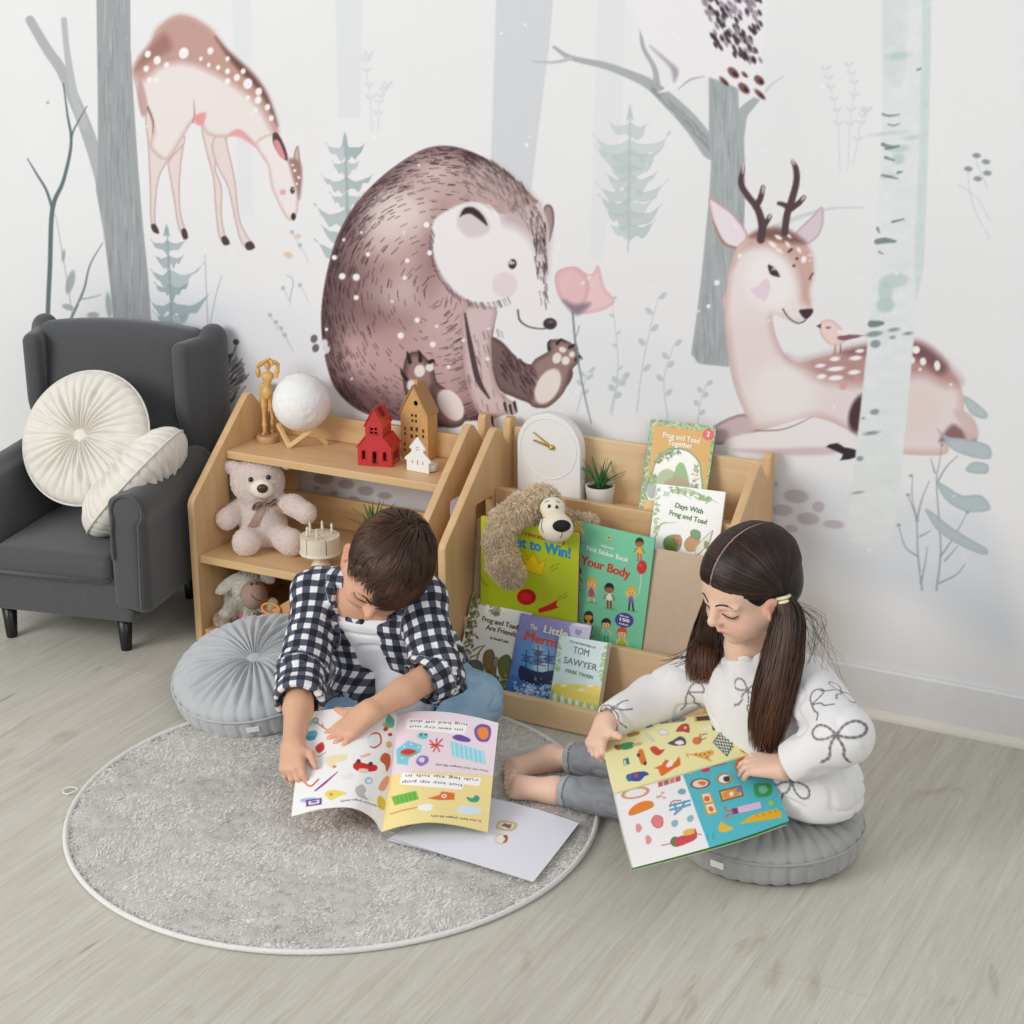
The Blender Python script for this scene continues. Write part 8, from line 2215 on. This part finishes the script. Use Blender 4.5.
    for k in range(K):
        nn = q/rad**2; nn /= np.linalg.norm(nn, axis=1)[:, None]
        fr = k/(K-1); lift = 1+.02+.10*math.sin(fr*2.2)*(.35+.65*np.clip(vnoise(P, 45, 11)*.8+.5, 0, 1))*np.where(loc[:, 2] < .0, .35, 1)
        qq = q/np.linalg.norm(q/rad, axis=1)[:, None]*lift[:, None]
        paths[:, k] = E0+qq@R.T; ups[:, k] = nn@R.T
        d = q-whorl; d -= nn*(d*nn).sum(1)[:, None]; d /= np.linalg.norm(d, axis=1)[:, None]+1e-9
        fwd = np.array([.25, 1, 0.])-nn*(nn@np.array([.25, 1, 0.]))[:, None]
        sw = np.cross(nn, d)*.35
        wv = np.stack([vnoise(P, 42, 3), vnoise(P, 42, 4), vnoise(P, 42, 5)], 1)*1.3
        st = d*.75+fwd*.55+sw+wv*(.3+.9*fr)+np.array([0, 0, -.25]); st -= nn*(st*nn).sum(1)[:, None]*.9
        q = q+st/(np.linalg.norm(st, axis=1)[:, None]+1e-9)*(L/(K-1))[:, None]
    hl = np.clip(vnoise(P, 48, 8)*.7+.25+r.normal(size=len(P))*.15, 0, 1)[:, None]; cols = dark+hl**1.5*np.array([50, 36, 25])
    Vs, Qs, Cs = strands(paths, r.uniform(.0007, .0015, len(P)), cols, ups)
    n0 = len(Vc)
    col = np.concatenate([np.tile(dark*.8, (n0, 1)), Cs])
    add('hair', np.concatenate([Vc, Vs]), np.concatenate([Qc, Qs+n0]), HAIRM, body_t, col=lin(np.clip(col, 0, 255)))
boy()

# =================================================================== the girl
def girl():
    A_ = lambda x, y, **k: at(x, y, **k)
    body_t = thing('person', 'child with long dark pigtails in a white sweater, sitting on the darker cushion', 'person', (.85, -.6, .06))
    hc = A_(749, 583, Y=-.585)
    v = -unit(hc-CAM)
    fw = unit(-.74*CR-.56*CU+.36*v); u0 = -.16*CR+.80*CU+.50*v; upv = unit(u0-fw*(u0@fw)); R = np.stack([np.cross(upv, fw), fw, upv], 1)
    s = .98
    hp, T = head_pieces(hc, R, s, True)
    shL, shR = A_(808, 688, Y=-.585), A_(706, 673, Y=-.475)
    elL, wrL = A_(843, 735, Y=-.690), A_(784, 768, Z=.208)
    elR, wrR = A_(655, 702, Y=-.535), A_(606, 722, Z=.196)
    nb_ = A_(748, 645, Y=-.545); pel = np.array([.872, -.585, .135]); S_ = unit(shL-shR); ch = (shR+shL)/2+(pel-(shR+shL)/2)*.28
    hipL, knL, anL = pel+np.array([-.03, -.05, -.035]), A_(692, 809, Z=.075), A_(555, 790, Z=.036)
    hipR, knR, anR = pel+np.array([-.05, .045, -.035]), A_(668, 766, Z=.085), A_(551, 757, Z=.036)
    neck = [(seg(T(0, -.02, -.045), nb_, .034, .035), .02), (seg(nb_, (shR+shL)/2, .036, .048), .03)]
    torso = [(seg(pel-S_*.03, ch-S_*.04, .058, .055), .04), (seg(pel+S_*.03, ch+S_*.04, .058, .055), .04), (seg(shR, shL, .034, .034), .03)]
    arms = [(seg(a, b, ra, rb), .015) for a, b, ra, rb in ((shR, elR, .032, .026), (elR, wrR, .025, .018), (shL, elL, .032, .026), (elL, wrL, .025, .018))]
    legs = [(seg(hipR, knR, .040, .034), .03), (seg(knR, anR, .034, .0175), .02), (seg(hipL, knL, .040, .034), .03), (seg(knL, anL, .034, .0175), .02)]
    h1, t1 = hand(wrL, A_(763, 765, Z=.203)-wrL, np.array([.1, -.35, 1.0]), 1, [(.25, .4, .3), (.25, .4, .3), (.3, .5, .3), (.35, .5, .3)], (.12, .03, -.06, -.14), .90, (.55, .75, -.45), .2)
    h2, t2 = hand(wrR, A_(596, 741, Z=.176)-wrR, np.array([-.5, -.1, 1.0]), -1, [(.6, .9, .5), (.75, 1., .6), (.85, 1., .6), (.9, 1., .6)], (.10, .03, -.05, -.12), .88, (.75, .75, -.05), -.35)
    tl, tr = A_(505, 785, Z=.034), A_(505, 768, Z=.032)
    ft = foot(anL, tl, np.array([-.1, -.65, .75]), np.array([.2, 1., .6]), .90)+foot(anR, tr, np.array([-.1, -.55, .8]), np.array([-.2, -1., -.5]), .88)
    f = U(torso+neck+hp+arms+legs+h1+h2+ft)
    pts = [hc, pel, shR, shL, knR, knL, wrR, wrL, elR, elL, anL, anR, tl, tr]
    lo, hi = bounds_of(pts, .125); lo[2] = 0
    V, Q = sparse_net(f, lo, hi, .0018)
    body = add('body', V, Q, SKIN, body_t, col=skin_colour((229, 190, 167), T, R, hc, s, t1+t2)(V))
    face_lines(body, U(hp), T, R, s, (64, 46, 40))
    nail = mat('fingernail', (0, 0, 0))
    for p, d, n in t1: ball('fingernail', p+d*.001+n*.0042, (.0028, .0036, .0010), nail, body, frame_from(n, np.cross(d, n)), 10)
    q = T(.0765, .018, -.048); ball('earring', q, .0028, mat('pale_blue_stone', (176, 214, 214), .15, coat=.5), body_t)
    # sweater
    axn = unit(nb_-pel); fwt = np.cross(S_, axn); fwt = unit(fwt if fwt@fw > 0 else -fwt)
    hem = pel-axn*.035
    sw = union([seg(pel-S_*.035-axn*.02, ch-S_*.045, .088, .074), (seg(pel+S_*.035-axn*.02, ch+S_*.045, .088, .074), .04), (seg(shR+S_*.012, shL-S_*.012, .050, .050), .04), (seg(nb_-axn*.012, ch, .046, .06), .02)], .03)
    sw = isect(sw, half((0, 0, .098), (0, 0, -1)), .012)
    cR, cL = elR+(wrR-elR)*.97, elL+(wrL-elL)*.90
    uR, uL = unit(wrR-elR), unit(wrL-elL)
    nl = hit(sw, 748, 652)[0]; sw = isect(sw, half(nl, unit(axn*.85+fwt*.35)), .006)
    aR = isect(union([seg(shR, elR, .053, .047), (seg(elR, cR+uR*.02, .047, .029), .02)], .02), half(cR, uR), .005); aL = isect(union([seg(shL, elL, .053, .047), (seg(elL, cL+uL*.02, .047, .036), .02)], .02), half(cL, uL), .005)
    aR = cut(aR, seg(cR-uR*.010, cR+uR*.03, .0215, .0215), .003); aL = cut(aL, seg(cL-uL*.010, cL+uL*.03, .027, .027), .003)
    whole = cut(union([sw, (aR, .02), (aL, .02)], .02), ell(nb_+fwt*.026+axn*.020, (.046, .048, .034), np.stack([S_, fwt, axn], 1)), .005)
    whole = cut(whole, ell(T(0, .018, -.066), (.060, .074, .056), R), .006)
    whole = cut(whole, seg(nb_+axn*.004+fwt*.006, T(0, .012, -.05), .039, .060), .005)
    whole = cut(whole, union([seg(hipL, knL, .055, .045), seg(hipR, knR, .055, .045)], .01), .004)
    bows = [(612, 708, .2, .9, 1), (688, 692, .35, .85, 0), (748, 690, -.3, 1.0, 1), (836, 735, .1, 1.25, 1), (792, 782, -.9, 1.0, 1), (812, 705, .9, .9, 0), (735, 802, .3, .8, 0), (770, 742, .6, .8, 1), (842, 690, -.7, .8, 1)]
    base = np.array([229, 228, 227.]); inkc = np.array([86, 78, 84.])
    spots = []
    for x, y, a, sc, lp in bows:
        p, n = hit(whole, x, y); X = unit(CR-n*(CR@n)); Y = np.cross(n, X); spots.append((p, X*math.cos(a)+Y*math.sin(a), Y*math.cos(a)-X*math.sin(a), n, sc*.021, lp))
    lobe = [(0, 0), (.55, .55), (1.25, .75), (1.75, .35), (1.55, -.15), (.8, -.25), (0, 0)]
    curves = [(catmull(lobe, 6), .055), (catmull([(-x*.9, y*.9+.05) for x, y in lobe], 6), .05), (catmull([(0, 0), (.35, -.8), (.25, -1.4), (.7, -2.1)], 6), .06), (catmull([(0, 0), (-.45, -.6), (-.7, -1.3), (-1.35, -1.6)], 6), .06)]
    def paint(V):
        C = np.tile(base, (len(V), 1)); C += vnoise(V, 60, 4)[:, None]*2
        for p, X, Y, n, sc, lp in spots:
            q = V-p; m = (np.linalg.norm(q, axis=1) < sc*2.6) & (np.abs(q@n) < .03)
            i = np.where(m)[0]
            if not len(i): continue
            x, y = (q[i]@X)/sc, (q[i]@Y)/sc; d = np.full(len(i), 9.)
            for pts_, w in (curves if lp else curves[2:]+curves[:1]):
                for j in range(len(pts_)-1):
                    a, b = pts_[j], pts_[j+1]; e = b-a; t = np.clip(((x-a[0])*e[0]+(y-a[1])*e[1])/(e@e+1e-9), 0, 1)
                    d = np.minimum(d, np.hypot(x-a[0]-t*e[0], y-a[1]-t*e[1])-w*(1+.5*np.sin(j*2.1)))
            a = np.clip(.5-d/.11, 0, 1)[:, None]*.9; C[i] = C[i]*(1-a)+inkc*a
        return lin(np.clip(C, 0, 255))
    cloth('sweater', whole, *bounds_of([pel, ch, shR, shL, nb_, elR, cR, elL, cL], .115), .0022, mat_vc('white_sweater', .92, .2, 900, sheen=.2), body_t, paint, (.0036, 17))
    def denim(V):
        n = vnoise(V, 16, 2)*.5+vnoise(V, 60, 4)*.5
        C = np.array([138, 140, 145])+n[:, None]*np.array([16, 16, 15])
        dL, dR = seg(knL, anL, 0, 0)(V), seg(knR, anR, 0, 0)(V)
        for kn, an, own, g in ((knL, anL, dL < dR, .020), (knR, anR, dR <= dL, .044)):
            e = unit(an-kn); t = (V-an)@e+g; C[own & (t > -.012)] += 18
            C[own & (np.abs(t+.0135) < .0016)] = (84, 86, 92)
        return lin(np.clip(C, 0, 255))
    shins = []
    for kn, an in ((knL, anL), (knR, anR)):
        e = unit(an-kn); L = np.linalg.norm(an-kn); h0 = kn+e*(L-(.020 if an is anL else .044))
        sh = isect(seg(kn, h0+e*.01, .047, .0285), half(h0, e), .003); sh = cut(sh, seg(h0-e*.012, h0+e*.03, .0225, .0225), .003); shins.append((sh, .012))
    jn = union([seg(pel-S_*.03-axn*.04, pel+S_*.03-axn*.04, .070, .070), (seg(hipR, knR, .050, .046), .03), (seg(hipL, knL, .050, .046), .03)]+shins, .02)
    jn = isect(isect(jn, half((0, 0, .0125), (0, 0, -1)), .006), lambda P: np.where(P[:, 0] > .76, .086-P[:, 2], -1.), .004)
    cloth('jeans', jn, *bounds_of([pel, knR, knL, anR, anL], .1), .003, mat_vc('grey_denim', .88, .25, 1200), body_t, denim, (.0022, 24))
    # hair: scalp combed from a centre parting to two ties, then two tails
    E0 = T(0, -.012, .024); rad = np.array([.0745, .0945, .0800])*s
    r = np.random.default_rng(9); dark = np.array([35, 25, 22.])
    cap = isect(ell(E0, rad, R), half(T(0, .072, .051), R@np.array([0, .84, -.54])), .006)
    cap = union([cap, (ell(T(0, -.045, -.018), np.array([.066, .052, .062])*s, R), .02)], .02)
    for x in (-1, 1): cap = cut(cap, ell(T(x*.077, .018, -.030), np.array([.020, .032, .034])*s, R), .006)
    Vc, Qc = sdf_mesh(cap, *bounds_of([hc], .14), .0025, False)
    capc = np.tile(dark*.9, (len(Vc), 1)); lc = (Vc-E0)@R; capc[(np.abs(lc[:, 0]) < .0021) & (lc[:, 2] > .0)] = (158, 132, 118)
    tieL = hit(ell(E0, rad*1.10, R), 783, 597)[0]; loc = (tieL-E0)@R; tieR = E0+R@(loc*np.array([-1, 1, 1]))
    VV, QQ, CC = [Vc], [Qc], [capc]; nv = len(Vc)
    def push(V, Q, C):
        nonlocal nv
        VV.append(V); QQ.append(Q+nv); CC.append(C); nv += len(V)
    for sg, tie in ((1, tieL), (-1, tieR)):
        n = 1500; K = 11
        th = r.uniform(.05, 2.95, n)                     # along the parting from the forehead to the nape
        S0 = np.stack([sg*r.uniform(.0020, .005, n), np.cos(th+.28)*rad[1], np.sin(th+.28)*rad[2]], 1)
        nh = 500                                                    # and from the hairline at the temple
        hx = r.uniform(.1, 1, nh); S1 = np.stack([sg*hx*.070, .085-.070*hx**1.7, .032-.058*hx**1.5], 1)
        S0 = np.concatenate([S0, S1]); n = len(S0)
        tl_ = (tie-E0)@R; t = np.linspace(0, 1, K)[None, :, None]
        q = S0[:, None]*(1-t)+tl_*t; q[..., 0] += sg*.055*np.sin(PI*t[..., 0])
        nq = q/rad**2; nq /= np.linalg.norm(nq, axis=2)[..., None]
        q = q/np.linalg.norm(q/rad, axis=2)[..., None]*(1+.004+(.012+.03*r.random((n, 1, 1)))*np.clip(t*5, 0, 1))
        q = q*(1-t**6)+(tl_*1.0+r.normal(size=(n, 1, 3))*.004)*t**6
        ok = S0[:, 2] > -.075
        cols = dark+r.random((n, 1))**3*np.array([44, 30, 22])
        push(*strands((E0+q@R.T)[ok], r.uniform(.0010, .0018, ok.sum()), cols[ok], (nq@R.T)[ok]))
    dn = np.array([0, 0, -1.])
    gL = [tieL, A_(788, 618, Y=tieL[1]-.005), A_(783, 655, Y=-.640), A_(775, 692, Y=-.660), A_(768, 722, Y=-.668), A_(764, 748, Y=-.660)]
    gR = [tieR, A_(712, 615, Y=tieR[1]-.01), A_(707, 640, Y=-.515), A_(704, 662, Y=-.535), A_(704, 682, Y=-.545)]
    for gi, (g, W_, n) in enumerate(((gL, [.010, .024, .031, .033, .030, .021], 1900), (gR, [.010, .020, .026, .030, .028], 1200))):
        G = catmull(g, 5); K = len(G); wd = np.interp(np.linspace(0, 1, K), np.linspace(0, 1, len(W_)), W_)
        Tn = np.gradient(G, axis=0); Tn /= np.linalg.norm(Tn, axis=1)[:, None]; X = np.cross(Tn, v); X /= np.linalg.norm(X, axis=1)[:, None]; Y = np.cross(Tn, X)
        core = chain(G[:-5:2], wd[:-5:2]*.60, .01)
        Vk, Qk = sdf_mesh(core, *bounds_of(G, .05), .004, False); push(Vk, Qk, np.tile(dark*.85, (len(Vk), 1)))
        a = r.uniform(0, 2*PI, n); rr = np.sqrt(r.uniform(.34, 1.15, n)); a2 = a[:, None]+r.normal(size=(n, 1))*.5*np.linspace(0, 1, K)[None]
        wob = np.sin(np.linspace(0, 1, K)[None]*r.uniform(4, 9, (n, 1))+r.uniform(0, 6, (n, 1)))*.0042
        ofs = (np.cos(a2)*rr[:, None]*wd+wob)[..., None]*X[None]+(np.sin(a2)*rr[:, None]*wd*.9)[..., None]*Y[None]
        P = G[None]+ofs; ln = r.uniform(.78, 1.06, n); P = P[:, :1]+(P-P[:, :1])*1.0
        tt = np.linspace(0, 1, K)
        P = np.stack([np.stack([np.interp(np.clip(tt*l, 0, 1), tt, P[i, :, k]) for k in range(3)], 1) for i, l in enumerate(ln)])
        up_ = ofs/(np.linalg.norm(ofs, axis=2)[..., None]+1e-9)
        c0 = dark+r.random((n, 1))**2.5*np.array([46, 32, 22]); c1 = dark+np.array([48, 26, 14])+r.random((n, 1))**2*np.array([50, 34, 22])
        cc = c0[:, None]*(1-tt[None, :, None]**1.5)+c1[:, None]*tt[None, :, None]**1.5
        push(*strands(P, r.uniform(.0009, .0016, n), cc, up_))
    # loose flyaway strands behind the near tail
    n = 24; K = 12; P = np.zeros((n, K, 3)); t = np.linspace(0, 1, K)
    for i in range(n):
        e = A_(r.uniform(800, 846), r.uniform(648, 690), Y=-.60+r.normal()*.012); m = A_(r.uniform(800, 828), r.uniform(622, 640), Y=-.60); b = tieL+r.normal(size=3)*.006
        P[i] = catmull([b, b*.4+m*.6+np.array([0, 0, .012]), m, e, e+np.array([-.012*r.normal(), 0, -.012])], 3)[:K]
    push(*strands(P, np.full(n, .00030), np.tile(dark+34, (n, 1)), np.broadcast_to(v, P.shape)))
    n = 14; P = np.zeros((n, K, 3))
    for i in range(n):
        b = G[8]+r.normal(size=3)*.01; e = A_(r.uniform(662, 690), r.uniform(655, 668), Y=-.56); P[i] = catmull([b, b*.5+e*.5+np.array([.004, 0, -.014]), e, e+np.array([-.012, 0, .0])], 4)[:K]
    push(*strands(P, np.full(n, .0006), np.tile(dark+30, (n, 1)), np.broadcast_to(v, P.shape)))
    add('hair', np.concatenate(VV), np.concatenate(QQ), HAIRM, body_t, col=lin(np.clip(np.concatenate(CC), 0, 255)))
    m = mat('cream_elastic', (232, 222, 186), .8, .05, 300)
    for tie, g in ((tieL, gL), (tieR, gR)):
        d = unit(g[1]-tie); RR = frame_from(d); a_ = np.linspace(0, 2*PI, 25); p = tie+d*.004
        for k in (-.0035, .0035):
            Vt, Ft = tube([p+d*k+RR@np.array([.0115*math.cos(x), .0115*math.sin(x), 0]) for x in a_], .0032, 8, False); add('hair_tie', Vt, Ft, m, body_t)
girl()
